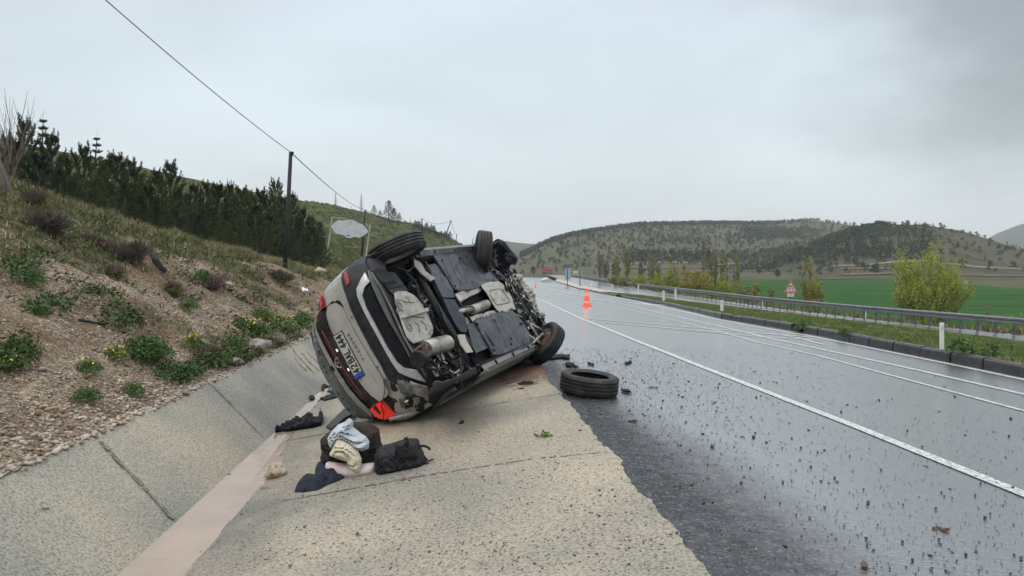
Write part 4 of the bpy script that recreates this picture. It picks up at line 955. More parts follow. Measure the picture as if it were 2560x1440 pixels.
# ------------------------------------------------------------------ the overturned car
CM = Matrix(((0.37289952, 0.49308693, -0.78600969), (0.92629958, -0.14853769, 0.34627395), (0.05399109, -0.85720583, -0.51213585)))
CT_ = Vector((-0.71307219, 8.19814087, HC-0.47347133))
car = empty('overturned_car'); car.matrix_world = Matrix.Translation(CT_) @ CM.to_4x4()
tag(car, 'wrecked pale grey car lying on its left side with its underside and rear exposed', 'car')
CI = CM.transposed(); CO = CI @ (Vector((0, 0, HC))-CT_)
def cdir(px, py): a, b = ray(px, py); return CI @ Vector((a, 1, b))
def A1(cx, cy): return 760+cx/2.7686, 560+cy/2.7686      # enlarged views used for measuring
def A2(cx, cy): return 780+cx/3.13, 600+cy/3.13
def A3(cx, cy): return 1040+cx/4.235, 560+cy/4.235
def UP(P, z, A=A3):
    """measured outline -> (x, y) on the car's own horizontal plane at height z"""
    out = []
    for p in P:
        d = cdir(*A(*p)); s = (z-CO.z)/d.z; q = CO+d*s; out.append((q.x, q.y))
    return out
ZX = ([.1, .2, .25, .35, .5, .62, .70, .80, .95, 1.02, 1.08, 1.35, 1.44, 1.49, 1.53, 1.6], [-.35, -.50, -.58, -.66, -.71, -.73, -.70, -.68, -.66, -.645, -.60, -.47, -.45, -.52, -.40, -.2])
ZW_ = ([.1, .2, .25, .35, .5, .7, .9, 1.0, 1.1, 1.3, 1.45, 1.55, 1.6], [.62, .72, .80, .85, .88, .885, .875, .85, .82, .73, .66, .56, .5])
def hw(z): return float(np.interp(z, *ZW_))
def xr(y, z): 
    t = abs(y)/hw(z); return float(np.interp(z, *ZX))+.15*min(1.2, t)**3.5+.10*min(1.1, t)**14
def RP(P, A=A2):
    out = []
    for p in P:
        d = cdir(*A(*p)); d = d.normalized(); best = None; s = 5.0; hit = None; pq = None
        while s < 12:
            q = CO+d*s; g = q.x-xr(q.y, q.z)
            ok = abs(q.y) < hw(q.z)*1.03 and .15 < q.z < 1.58
            if ok and (best is None or abs(g) < best[0]): best = (abs(g), q)
            if ok and pq is not None and pq < 0 <= g: hit = q; break
            pq = g if ok else None; s += .01
        q = hit or (best[1] if best else CO+d*8)
        out.append((q.y, q.z))
    return out
from mathutils.geometry import delaunay_2d_cdt
def patch(name, outline, fn, thick, m, parent=None, cell=.06, smooth=False, nrm=None):
    """outline (2-D) meshed finely, mapped by fn(a,b,h) with h=0 back and h=thick face"""
    pts = []; n0 = len(outline); cell = max(cell, (max(p[0] for p in outline)-min(p[0] for p in outline))/60, (max(p[1] for p in outline)-min(p[1] for p in outline))/60)
    for k in range(n0):
        a, b = Vector(outline[k]), Vector(outline[(k+1) % n0]); m_ = max(1, int((b-a).length/cell))
        pts += [a.lerp(b, t/m_) for t in range(m_)]
    ne = len(pts); xs = [p[0] for p in pts]; ys = [p[1] for p in pts]
    def inside(x, y):
        c = False; j = n0-1
        for i in range(n0):
            (x1, y1), (x2, y2) = outline[i], outline[j]
            if (y1 > y) != (y2 > y) and x < (x2-x1)*(y-y1)/(y2-y1)+x1: c = not c
            j = i
        return c
    rd = random.Random(n0); yy = min(ys)+cell*.5
    while yy < max(ys):
        xx = min(xs)+cell*.5
        while xx < max(xs):
            qx, qy = xx+rd.uniform(-.2, .2)*cell, yy+rd.uniform(-.2, .2)*cell
            if inside(qx, qy): pts.append(Vector((qx, qy)))
            xx += cell
        yy += cell
    res = delaunay_2d_cdt([Vector((p[0], p[1])) for p in pts], [(k, (k+1) % ne) for k in range(ne)], [], 1, 1e-5)
    bm = bmesh.new(); vs = [bm.verts.new((p[0], p[1], 0)) for p in res[0]]
    for t in res[2]:
        c_ = sum((Vector(res[0][q]) for q in t), Vector((0, 0)))/3
        if inside(c_.x, c_.y):
            try: bm.faces.new([vs[q] for q in t])
            except ValueError: pass
    for v in [v for v in bm.verts if not v.link_faces]: bm.verts.remove(v)
    r = bmesh.ops.extrude_face_region(bm, geom=list(bm.faces)); top = [g for g in r['geom'] if isinstance(g, bmesh.types.BMVert)]; ts = set(top)
    for v in bm.verts: v.co = Vector(fn(v.co.x, v.co.y, thick if v in ts else 0.0))
    bmesh.ops.recalc_face_normals(bm, faces=list(bm.faces))
    me = bpy.data.meshes.new(name); bm.to_mesh(me); bm.free(); me.materials.append(m)
    if smooth: me.polygons.foreach_set('use_smooth', [True]*len(me.polygons))
    o = bpy.data.objects.new(name, me); C.objects.link(o); o.parent = parent or car
    return o
def RF(off): return lambda a, b, h: (xr(a, b)-off-h, a, b)
def inset(P, s):
    cx = sum(p[0] for p in P)/len(P); cy = sum(p[1] for p in P)/len(P); return [(cx+(a-cx)*s, cy+(b-cy)*s) for a, b in P]
def rpatch(name, P, off, thick, m, A=A2, parent=None, cell=.06, smooth=False): return patch(name, RP(P, A), RF(off), thick, m, parent, cell, smooth)

def dirtymat(name, c, c2, rough, metal=0, scale=6, coat=0, spec=.5, bump=0, dirt=(.16, .125, .09), amt=(.52, .72)):
    m = nmat(name, [c, c2], scale, rough, metal=metal, coat=coat, spec=spec, bump=bump); nt = m.node_tree; N = nt.nodes.new; L = nt.links.new; b = nt.nodes['Principled BSDF']
    src = b.inputs['Base Color'].links[0].from_socket; tc = N('ShaderNodeTexCoord'); n = N('ShaderNodeTexNoise'); n.inputs['Scale'].default_value = 9; n.inputs['Detail'].default_value = 8; n.inputs['Roughness'].default_value = .7; L(tc.outputs['Object'], n.inputs[0])
    r = N('ShaderNodeMapRange'); r.inputs[1].default_value = amt[0]; r.inputs[2].default_value = amt[1]; L(n.outputs[0], r.inputs[0]); x = N('ShaderNodeMix'); x.data_type = 'RGBA'; L(r.outputs[0], x.inputs[0]); L(src, x.inputs[6]); x.inputs[7].default_value = (*dirt, 1); L(x.outputs[2], b.inputs['Base Color'])
    return m
PAINT = dirtymat('car_paint', (.31, .303, .27), (.37, .362, .323), .30, coat=.25, dirt=(.2, .165, .12), amt=(.56, .78))
BLK = dirtymat('black_plastic', (.006, .0065, .008), (.018, .019, .021), .5, scale=12, spec=.3, dirt=(.045, .038, .03), amt=(.55, .85))
BLKG = dirtymat('black_gloss', (.008, .008, .010), (.018, .016, .018), .24, scale=8, spec=.3, dirt=(.05, .04, .032), amt=(.58, .8))
PAN = dirtymat('underbody_panel', (.014, .017, .023), (.034, .039, .049), .33, scale=3, dirt=(.15, .143, .13), amt=(.50, .82), bump=.25)
PAN2 = dirtymat('underbody_blue_black', (.008, .010, .018), (.02, .024, .036), .42, scale=4, spec=.3, dirt=(.06, .055, .05), amt=(.55, .8))
ALU = dirtymat('heat_shield', (.42, .39, .33), (.56, .53, .46), .42, metal=.45, scale=9, dirt=(.22, .17, .12), amt=(.42, .75), bump=.5)
STEEL = dirtymat('pan_steel', (.26, .245, .21), (.40, .38, .33), .5, metal=.2, scale=8, dirt=(.12, .10, .075), amt=(.5, .75), bump=.4)
MUF = dirtymat('muffler_steel', (.34, .31, .27), (.52, .49, .44), .36, metal=.7, scale=5, dirt=(.14, .10, .07), amt=(.44, .7))
CHR = dirtymat('silver_trim', (.34, .34, .33), (.44, .44, .43), .3, metal=.35, scale=6, dirt=(.16, .14, .12), amt=(.5, .8))
RUB = dirtymat('tyre_rubber', (.010, .010, .011), (.026, .025, .025), .6, scale=7, spec=.35, dirt=(.085, .072, .058), amt=(.5, .85))
RUST = nmat('rusty_disc', [(.06, .035, .025), (.16, .085, .055)], 14, .7, metal=.3)
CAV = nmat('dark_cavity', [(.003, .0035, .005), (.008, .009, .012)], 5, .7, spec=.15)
INS = dirtymat('matt_black_insert', (.004, .0045, .007), (.010, .011, .015), .6, scale=9, spec=.12, dirt=(.03, .026, .022), amt=(.58, .85))
GLS = nmat('car_glass', [(.02, .025, .025), (.05, .055, .052)], 5, .12)
RIBD = dirtymat('dark_seam', (.085, .078, .065), (.15, .14, .12), .6, scale=8)  # darker than the pressed metal, so its ribs and rings stand out
GREY = dirtymat('grey_tailpanel', (.062, .066, .062), (.10, .105, .098), .4, scale=5, dirt=(.13, .12, .10), amt=(.5, .8))
REDL = emis(nmat('red_lamp_lit', [(.6, .015, .012), (.75, .03, .02)], 20, .2), (1, .02, .01), .26)
REDD = nmat('red_lamp_dark', [(.16, .012, .016), (.30, .03, .035)], 30, .2); REDB = nmat('red_bright_strip', [(.55, .07, .08), (.7, .12, .12)], 30, .2)
PLATE = nmat('plate_white', [(.34, .33, .31), (.42, .41, .39)], 8, .4); PBLUE = nmat('plate_blue', [(.01, .05, .30), (.02, .07, .4)], 8, .4); INK = nmat('plate_ink', [(.012, .012, .012)], 8, .5)

# body shell: tail, sides, roof, bonnet
zs = [.22, .25, .3, .35, .42, .5, .56, .62, .68, .74, .8, .86, .92, .98, 1.04, 1.1, 1.18, 1.26, 1.34, 1.42, 1.46, 1.50, 1.54]
V = []; Fc = []; nn = 41
for z in zs:
    for k in range(nn): v = -1+2*k/(nn-1); y = v*hw(z); V.append((xr(y, z)+.012, y, z))
for i in range(len(zs)-1):
    for k in range(nn-1): Fc.append((i*nn+k, i*nn+k+1, (i+1)*nn+k+1, (i+1)*nn+k))
tail = mesh('tail_shell', V, Fc, [PAINT, BLK], car, smooth=True, mi=[1 if zs[i] < .5 or zs[i] > 1.0 else 0 for i in range(len(zs)-1) for k in range(nn-1)])
for sgn, nm in ((-1, 'side_panel'), (1, 'side_panel')):
    V = []; Fc = []; mi = []; xs_n = 90
    zz = [.2+i*(1.0-.2)/28 for i in range(29)]+[1.1, 1.2, 1.3, 1.4, 1.46, 1.53]
    for z in zz:
        x0 = xr(hw(z), z)+.012
        x1 = 3.05 if z < .95 else (2.6 if z < 1.02 else 2.2-(z-1.05)*1.6)
        for k in range(xs_n+1):
            x = x0+(x1-x0)*k/xs_n; w = hw(z)*(1-.06*max(0, x-2.2)); V.append((x, sgn*(w-(.03 if z > 1.0 else 0)+.006*fbm(x*3, z*3, sgn)*(1 if sgn > 0 else .2)), z))
    m_ = xs_n+1
    for i in range(len(zz)-1):
        for k in range(xs_n):
            q = (i*m_+k, i*m_+k+1, (i+1)*m_+k+1, (i+1)*m_+k); c = [sum(V[a][d] for a in q)/4 for d in range(3)]
            if math.hypot(c[0], c[2]-.33) < .37 or math.hypot(c[0]-2.55, c[2]-.33) < .37: continue
            Fc.append(q); mi.append(2 if (z_ := c[2]) > .98 and z_ < 1.42 and -.1 < c[0] < 2.0 else (1 if c[2] < .40 or (sgn > 0 and c[0] < .45 and c[2] < .95) else 0))
    mesh(nm, V, Fc, [PAINT, BLK, GLS], car, smooth=True, mi=mi)
    for xc in (0, 2.55):                                   # black arch cladding
        a = MB(); pts = [(xc+.385*math.cos(t), sgn*(hw(.33+.385*max(0, math.sin(t)))+.004), .33+.385*math.sin(t)) for t in [R(-18+i*216/26) for i in range(27)]]
        a.tube(pts, .028, 6); a.build('arch_cladding', BLK if not (sgn > 0 and xc == 0) else GREY, car, smooth=True)
# roof, windscreen, bonnet
V = []; Fc = []; st_ = [(-.40, 1.53, .56), (-.2, 1.56, .56), (.4, 1.585, .57), (1.1, 1.575, .57), (1.45, 1.53, .57), (2.2, 1.03, .70), (2.6, .97, .72), (3.0, .86, .68)]
for x, z, w in st_:
    for k in range(13): v = -1+k/6; V.append((x, v*w, z-.03*abs(v)**3+(.02*fbm(x*3, v*2) if v > 0 else 0)))
mi = []
for i in range(len(st_)-1):
    for k in range(12): Fc.append((i*13+k, i*13+k+1, (i+1)*13+k+1, (i+1)*13+k)); mi.append(1 if i == 4 else 0)
mesh('roof_and_bonnet', V, Fc, [PAINT, GLS], car, smooth=True, mi=mi)
# floor of the car: one dark pan closing the body
fl_ = [(-.52, -.66), (-.56, .0), (-.52, .62), (-.30, .70), (.38, .66), (.40, .76), (2.12, .76), (2.16, .60), (3.0, .55), (3.0, -.55), (2.16, -.60), (2.12, -.76), (.40, -.76), (.38, -.62), (-.30, -.70)]
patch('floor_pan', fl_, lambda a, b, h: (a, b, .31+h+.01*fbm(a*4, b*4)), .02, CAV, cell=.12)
# wheel houses
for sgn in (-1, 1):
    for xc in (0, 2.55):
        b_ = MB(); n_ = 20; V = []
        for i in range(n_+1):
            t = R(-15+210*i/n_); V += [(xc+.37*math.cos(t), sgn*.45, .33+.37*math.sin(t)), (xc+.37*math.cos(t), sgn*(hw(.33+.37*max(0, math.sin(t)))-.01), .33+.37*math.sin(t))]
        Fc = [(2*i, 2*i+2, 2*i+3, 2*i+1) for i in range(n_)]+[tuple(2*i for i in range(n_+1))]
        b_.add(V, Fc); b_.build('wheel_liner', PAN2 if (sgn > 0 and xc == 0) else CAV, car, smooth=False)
# ---- tail end, from the bumper up to the spoiler
rpatch('lower_bumper', [(245,262),(300,205),(372,150),(440,132),(468,236),(395,325),(378,400),(398,500),(450,610),(520,745),(610,905),(690,1030),(745,1062),(720,1095),(664,1128),(620,1100),(560,985),(480,850),(400,705),(330,560),(283,430)], .012, .02, BLK)
rpatch('painted_bumper', [(112,396),(160,335),(205,287),(236,288),(275,425),(322,556),(392,700),(472,850),(552,985),(600,1085),(578,1080),(500,960),(420,830),(345,700),(268,540),(238,480),(212,472),(180,480),(128,516)], .010, .02, PAINT)
rpatch('reflector', [(266,252),(288,240),(303,275),(312,330),(292,356),(276,310)], .032, .012, REDD)
rpatch('trim_strip', [(436,250),(472,322),(432,366),(415,430),(448,530),(505,640),(602,822),(688,952),(740,992),(832,1010),(905,1102),(790,1068),(700,1030),(640,945),(562,800),(447,592),(378,440),(372,380),(400,312)], .030, .022, CHR)
rpatch('bumper_insert', [(428,410),(470,345),(528,480),(598,625),(698,790),(786,950),(812,1000),(742,982),(694,940),(610,815),(512,632),(455,525),(424,440)], .026, .016, INS)
rpatch('lower_lip', [(456,238),(484,236),(560,410),(650,620),(765,850),(830,985),(805,960),(720,800),(620,625),(540,470),(480,330)], .03, .015, GREY)
rpatch('tailgate', [(130,572),(140,520),(165,500),(200,488),(240,510),(268,545),(345,705),(420,835),(498,965),(570,1085),(612,1190),(596,1220),(545,1256),(480,1212),(425,1155),(360,1062),(290,940),(215,800),(150,660)], .018, .022, PAINT)
crease = RP([(210,520),(290,690),(370,840),(450,985),(520,1110)]); cb = MB(); cb.tube([(xr(a, b)-.038, a, b) for a, b in crease], .005, 5); cb.build('tailgate_crease', PAINT, car, smooth=True)
rpatch('tailgate_gap', [(120,548),(165,480),(200,466),(232,474),(265,520),(240,506),(200,486),(166,498),(128,556)], .024, .006, CAV)
rpatch('light_band', [(32,600),(72,560),(128,552),(132,590),(150,668),(215,806),(290,946),(360,1068),(425,1162),(478,1216),(540,1258),(478,1308),(400,1240),(300,1120),(215,985),(140,840),(70,700)], .024, .012, BLKG)
rs = RP([(55,610),(110,735),(190,880),(270,1010),(350,1125),(430,1225)]); cb = MB(); cb.tube([(xr(a, b)-.040, a, b) for a, b in rs], .006, 5); cb.build('light_band_strip', REDD, car, smooth=True)
rpatch('spoiler_edge', [(28,620),(46,690),(120,850),(200,1000),(290,1140),(390,1260),(470,1330),(492,1392),(440,1350),(370,1290),(280,1180),(190,1045),(110,890),(45,735)], .020, .012, STEEL)
rpatch('rear_window_strip', [(24,640),(40,735),(105,892),(185,1048),(275,1185),(365,1295),(440,1356),(490,1396),(400,1394),(340,1372),(290,1328),(200,1206),(130,1100),(80,1000),(42,890),(18,760)], .014, .012, GREY)
for i, q in enumerate([(70,870),(78,890),(215,1185),(225,1200),(255,1235),(110,985),(130,1030),(300,1320)]):
    (a, b), = RP([q]); m_ = MB(); m_.box((xr(a, b)-.030, a, b), (.012, .018, .012)); m_.build('clip', CAV, car)
rpatch('wiper_mount', [(158,985),(172,975),(198,1010),(190,1022),(160,1010)], .026, .012, BLK)
# tail lights
tl = rpatch('tail_light', [(542,1262),(572,1280),(602,1312),(656,1350),(640,1382),(595,1396),(548,1390),(510,1370),(470,1318)], .022, .03, REDL)
rpatch('lamp_insert', [(512,1290),(525,1288),(562,1345),(556,1358),(520,1330),(498,1305)], .054, .004, BLKG, parent=tl)
tr = rpatch('tail_light', [(28,520),(36,470),(62,425),(92,400),(112,460),(130,520),(90,545),(58,556),(34,548)], .022, .03, REDD)
rpatch('lamp_strip', [(70,422),(90,406),(108,500),(96,526),(84,480)], .054, .004, REDB, parent=tr); rpatch('lamp_insert', [(52,480),(64,480),(78,545),(66,548)], .054, .004, GREY, parent=tr)
# number plate with its writing: origin bottom-left seen from behind = car's left
def lay(pl, pr, up_, name): pass
PL = RP([(378,1088),(436,1052),(245,708),(198,737)])     # (42 end: top-left, bottom-left), (444 end: bottom, top) in (y,z)
py_c = sum(p[0] for p in PL)/4; pz_c = sum(p[1] for p in PL)/4
plx = xr(py_c, pz_c)-.052
pw, ph = .52, .115
def onplate(u, v, h): return (plx-h, py_c-u, pz_c+v)          # u to the right seen from behind (towards the car's right), v up
pf = MB(); pf.box((plx+.004, py_c, pz_c), (.014, pw+.02, ph+.02)); plf = pf.build('plate_frame', BLK, car)
pp = MB(); pp.box((plx-.006, py_c, pz_c), (.006, pw, ph)); plate = pp.build('number_plate', PLATE, car)
pb = MB(); pb.box((plx-.0105, py_c+pw/2-.024, pz_c), (.003, .046, ph)); pb.build('country_band', PBLUE, plate)
FONT = {'4': [[(.62,0),(.62,1)],[(.62,1),(.05,.3),(.95,.3)]], '2': [[(.08,.78),(.25,.97),(.6,1),(.85,.82),(.8,.6),(.08,.02),(.92,.02)]], 'B': [[(.1,0),(.1,1),(.6,1),(.82,.88),(.8,.62),(.6,.53),(.1,.53)],[(.6,.53),(.88,.42),(.9,.14),(.65,0),(.1,0)]],
        'A': [[(.02,0),(.5,1),(.98,0)],[(.2,.35),(.8,.35)]], 'L': [[(.12,1),(.12,0),(.85,0)]], 'T': [[(.5,0),(.5,1)],[(.02,1),(.98,1)]], '-': [[(.15,.5),(.85,.5)]], 'R': [[(.1,0),(.1,1),(.65,1),(.88,.85),(.85,.6),(.6,.5),(.1,.5)],[(.5,.5),(.92,0)]],
        'C': [[(.9,.8),(.65,1),(.35,1),(.08,.75),(.08,.25),(.35,0),(.65,0),(.9,.2)]], 'O': [[(.5,0),(.12,.2),(.06,.5),(.12,.8),(.5,1),(.88,.8),(.94,.5),(.88,.2),(.5,0)]], 'S': [[(.88,.84),(.6,1),(.25,.96),(.1,.75),(.3,.55),(.7,.47),(.9,.27),(.75,.04),(.4,0),(.1,.16)]],
        '.': [[(.4,.3),(.6,.3)]]}
def text(txt, u0, v0, cw, ch, gap, fn, th, m, name, parent, hh=.003):
    b_ = MB(); u = u0
    for c in txt:
        if c == ' ': u += cw*.45; continue
        for pl_ in FONT[c]:
            for (a, b) in zip(pl_[:-1], pl_[1:]):
                A_ = Vector((u+a[0]*cw, v0+a[1]*ch)); B_ = Vector((u+b[0]*cw, v0+b[1]*ch)); d = B_-A_
                if d.length < 1e-6: continue
                d.normalize(); nrm = Vector((-d.y, d.x))*th/2; A_ -= d*th*.4; B_ += d*th*.4
                b_.prism([tuple(A_-nrm), tuple(B_-nrm), tuple(B_+nrm), tuple(A_+nrm)], 0, hh, fn)
        u += cw+gap
    return b_.build(name, m, parent)
text('42', -.205, -.040, .042, .078, .012, lambda a, b, h: onplate(a, b, h+.0095), .013, INK, 'plate_number', plate)
text('BAL', -.085, -.040, .042, .078, .012, lambda a, b, h: onplate(a, b, h+.0095), .013, INK, 'plate_number', plate)
text('444', .098, -.040, .042, .078, .011, lambda a, b, h: onplate(a, b, h+.0095), .013, INK, 'plate_number', plate)
# raised model lettering below the plate: laid along the measured line
TA, TB_ = RP([(427,932),(330,775)])
dv = Vector((TB_[0]-TA[0], TB_[1]-TA[1])); Lt = dv.length; dv.normalize(); up2 = Vector((dv.y, -dv.x)) if Vector((dv.y, -dv.x)).y > 0 else Vector((-dv.y, dv.x))
text('T-CROSS', 0, -.014, .034, .032, (Lt-.034*7)/6 if Lt > .3 else .016, lambda a, b, h: (lambda y, z: (xr(y, z)-.041-h, y, z))(TA[0]+dv.x*a+up2.x*b, TA[1]+dv.y*a+up2.y*b), .006, GREY, 'model_lettering', car)
# round emblem on the dark band: ring with the two stacked letter strokes
(ey, ez), = RP([(232,952)]); ex = xr(ey, ez)-.040
eb = MB(); ring = [(ex, ey+.058*math.cos(t), ez+.058*math.sin(t)) for t in [2*math.pi*i/28 for i in range(29)]]; eb.tube(ring, .006, 6)
for pts in ([(-.020, .048), (0, .008), (.020, .048)], [(-.050, .022), (-.022, -.046), (0, -.006), (.022, -.046), (.050, .022)]):
    eb.tube([(ex, ey-a, ez+b) for a, b in pts], .005, 5)
eb.build('emblem', CHR, car, smooth=True)
for q in [(216,858),(306,1008)]:
    (a, b), = RP([q]); m_ = MB(); m_.box((xr(a, b)-.045, a, b), (.012, .03, .012)); m_.build('plate_lamp', emis(nmat('plate_lamp', [(.9, .9, .8)], 2, .3), (1, .97, .85), .7), car)
for q in [(328,601),(530,987)]:
    (a, b), = RP([q]); m_ = MB(); m_.lathe([(0, 0), (.012, 0), (.012, .004), (.007, .006), (0, .006)], 12, Matrix.Translation((xr(a, b)-.034, a, b)) @ Matrix.Rotation(R(-90), 4, 'Y')); m_.build('parking_sensor', GREY, car)
# crumpled left rear corner
def crumple(name, P, fn, m, seed, amp=.04, parent=None, cell=.05, thick=.006):
    o = patch(name, P, fn, thick, m, parent, cell); me = o.data
    for v in me.vertices:
        c = v.co; n_ = noise.noise_vector(Vector((c.x*9+seed, c.y*9, c.z*9)))*amp+noise.noise_vector(Vector((c.x*26, c.y*26+seed, c.z*26)))*amp*.35; v.co = c+n_
    return o
crumple('crumpled_corner', RP([(600,1100),(690,1070),(745,1066),(820,1100),(905,1150),(925,1190),(905,1260),(870,1330),(760,1350),(660,1360),(600,1310),(560,1258),(612,1195)]), RF(-.02), BLK, 3, .05)
crumple('torn_bumper_skin', RP([(680,1080),(740,1075),(770,1120),(800,1190),(760,1240),(720,1200),(690,1140)]), RF(.03), GREY, 5, .05)
crumple('torn_bumper_skin', RP([(780,1110),(880,1150),(930,1190),(900,1290),(850,1300),(800,1230)]), RF(.0), dirtymat('grey_metal', (.16, .15, .13), (.26, .25, .22), .5), 9, .05)
crumple('torn_bumper_skin', RP([(700,1230),(750,1220),(780,1270),(720,1310)]), RF(.05), GREY, 12, .03)
(a, b), = RP([(775,1245)]); m_ = MB(); m_.box((xr(a, b)-.09, a, b), (.01, .012, .04)); m_.build('reflector_chip', nmat('white_chip', [(.7, .7, .68)], 3, .4), car)
# wiring hanging out
def wire(name, pts, th=.006, parent=None, m=None):
    w = MB(); P_ = []
    for i in range(len(pts)-1):
        for k in range(4): t = k/4; P_.append(Vector(pts[i]).lerp(Vector(pts[i+1]), t)+Vector((0, 0, 0)))
    P_.append(Vector(pts[-1])); w.tube(P_, th, 5); return w.build(name, m or BLK, parent or car, smooth=True)
wq = RP([(590,1085),(600,1150),(592,1210),(570,1290),(590,1350),(585,1392)]); wire('loose_wire', [(xr(a, b)-.07, a, b) for a, b in wq], .005)
# ---- underside
def UF(z): return lambda a, b, h: (a, b, z-h)
def upatch(name, P, z, thick, m, A=A3, parent=None, cell=.1, bump=0):
    return patch(name, UP(P, z, A), (lambda a, b, h: (a, b, z-h+bump*fbm(a*5, b*5, z, 3))), thick, m, parent, cell, smooth=False)
def studs(P, z, m=CAV, A=A3, r=.016, parent=None):
    for q in UP(P, z, A): b_ = MB(); b_.lathe([(0, -.012), (r, -.010), (r*1.1, 0), (r*1.1, .01)], 8, Matrix.Translation((q[0], q[1], z)) @ Matrix.Rotation(.4, 4, 'Z')); b_.build('stud', m, parent or car)
pr1 = upatch('floor_panel', [(160,345),(225,335),(420,320),(625,305),(690,410),(735,480),(850,610),(790,622),(700,640),(640,690),(440,715),(385,690),(290,540),(200,400)], .235, .03, PAN, bump=.012)
pr2 = upatch('floor_panel', [(600,1030),(720,990),(870,945),(1000,925),(1060,985),(1140,1070),(1180,1160),(1232,1285),(1110,1335),(960,1365),(850,1395),(800,1385),(740,1275),(670,1150)], .235, .03, PAN, bump=.012)
studs([(272,388),(465,365),(530,358),(588,615),(412,660),(815,600)], .207, parent=pr1); studs([(828,1020),(650,1062),(1005,1275),(828,1335),(1010,1215)], .207, parent=pr2)
for (pa, pb, par) in [((390,470),(480,640),pr1), ((300,440),(390,620),pr1), ((850,1050),(960,1300),pr2), ((720,1120),(830,1290),pr2)]:
    q = UP([pa, pb], .205); b_ = MB(); b_.tube([(q[0][0], q[0][1], .206), (q[1][0], q[1][1], .206)], .012, 6); b_.build('panel_rib', PAN, par)
upatch('floor_panel', [(100,450),(185,425),(235,470),(300,560),(392,690),(365,745),(330,660),(290,570),(225,540),(125,520)], .245, .02, PAN, bump=.008)
upatch('floor_panel', [(530,1072),(618,1045),(680,1150),(768,1312),(622,1372),(572,1262)], .245, .02, PAN, bump=.008)
upatch('fuel_tank_cover', [(122,530),(240,552),(300,610),(350,710),(378,795),(300,800),(238,800),(180,680)], .245, .05, PAN, bump=.02)
upatch('fuel_tank_cover', [(240,812),(380,815),(430,920),(480,1020),(512,1112),(500,1168),(445,1160),(385,1085),(310,960)], .245, .05, PAN2, bump=.02)
for (pa, pb) in [((95,400),(470,1120)), ((60,330),(640,290)), ((390,735),(590,1045)), ((510,1165),(640,1400)), ((640,300),(1150,1060)), ((800,1392),(1235,1290))]:
    q = UP([pa, pb], .225); b_ = MB(); b_.tube([(q[0][0], q[0][1], .225), ((q[0][0]+q[1][0])/2+.01, (q[0][1]+q[1][1])/2, .222), (q[1][0], q[1][1], .225)], .017, 6); b_.build('brake_line', BLK, car, smooth=True)
def dished(name, P, z, m, A=A3, amp=.02, ridges=None, cell=.04, thick=.012):
    o = patch(name, UP(P, z, A), (lambda a, b, h: (a, b, z-h+amp*fbm(a*7, b*7, z, 3))), thick, m, None, cell, smooth=True); return o
dished('heat_shield', [(408,742),(470,715),(560,690),(640,655),(685,640),(695,700),(640,742),(560,775),(450,842),(415,800)], .25, ALU, amp=.03)
dished('heat_shield', [(560,990),(640,958),(740,935),(832,915),(852,950),(760,975),(670,1000),(608,1022),(592,1052)], .25, ALU, amp=.03)
dished('heat_shield', [(470,1000),(530,985),(575,1050),(520,1075)], .26, ALU, amp=.03)
hs = dished('stamped_heat_shield', [(682,648),(740,625),(868,607),(905,635),(962,692),(1000,770),(1030,850),(1052,912),(1000,905),(950,942),(900,925),(878,942),(838,890),(770,780)], .215, ALU, amp=.008)
fr = UP([(772,722),(800,700),(888,688),(915,705),(985,805),(985,830),(930,845),(860,858),(835,840),(780,745),(772,722)], .206); b_ = MB(); b_.tube([(a, b, .206) for a, b in fr], .010, 6); b_.build('stamped_rim', RIBD, hs, smooth=True)
for (pa, pb) in [((800,730),(850,820)), ((870,712),(918,800)), ((915,765),(930,815))]:
    q = UP([pa, pb], .203); b_ = MB(); b_.tube([(q[0][0], q[0][1], .206), (q[1][0], q[1][1], .206)], .012, 6); b_.build('stamped_rib', ALU, hs, smooth=True)
def cyl(name, pa, pb, z, r, m, A=A3, ends=True, parent=None, oval=1.0):
    q = UP([pa, pb], z, A); a = Vector((q[0][0], q[0][1], z)); b = Vector((q[1][0], q[1][1], z)); d = (b-a); L_ = d.length; M_ = Matrix.Translation(a) @ d.to_track_quat('Z', 'Y').to_matrix().to_4x4() @ Matrix.Diagonal((oval, 1, 1, 1))
    b_ = MB(); b_.lathe([(0, 0), (r*.9, 0), (r, .012), (r, L_*.3), (r*1.02, L_*.31), (r*1.02, L_*.33), (r, L_*.34), (r, L_-.012), (r*.9, L_), (0, L_)], 28, M_)
    return b_.build(name, m, parent or car, smooth=False, auto=R(35))
cyl('resonator', (590,912), (748,850), .22, .062, MUF)
m2_ = cyl('muffler', (95,1325), (330,1262), .21, .095, MUF)
q = UP([(440,935),(510,915),(590,905)], .22); b_ = MB(); b_.tube([(a, b, .22) for a, b in q], .03, 10); b_.build('exhaust_pipe', MUF, car, smooth=True)
q = UP([(440,905),(560,870),(600,868)], .22); b_ = MB(); b_.tube([(a, b, .235) for a, b in q], .018, 8); b_.build('exhaust_pipe', RUST, car, smooth=True)
q = UP([(995,830),(940,800),(880,820),(800,850),(760,880)], .2, A1); b_ = MB(); b_.tube([(a, b, .2) for a, b in q], .014, 8); b_.build('exhaust_hanger', RUST, car, smooth=True)
q = UP([(770,905),(820,925),(850,965)], .17, A1); b_ = MB(); b_.lathe([(.0, 0), (.085, 0), (.095, .01), (.095, .05), (.03, .055), (.03, .03), (0, .03)], 20, Matrix.Translation((q[1][0]-.06, q[1][1], .20)) @ Matrix.Rotation(R(90), 4, 'Y')); b_.build('muffler_end', BLK, car)
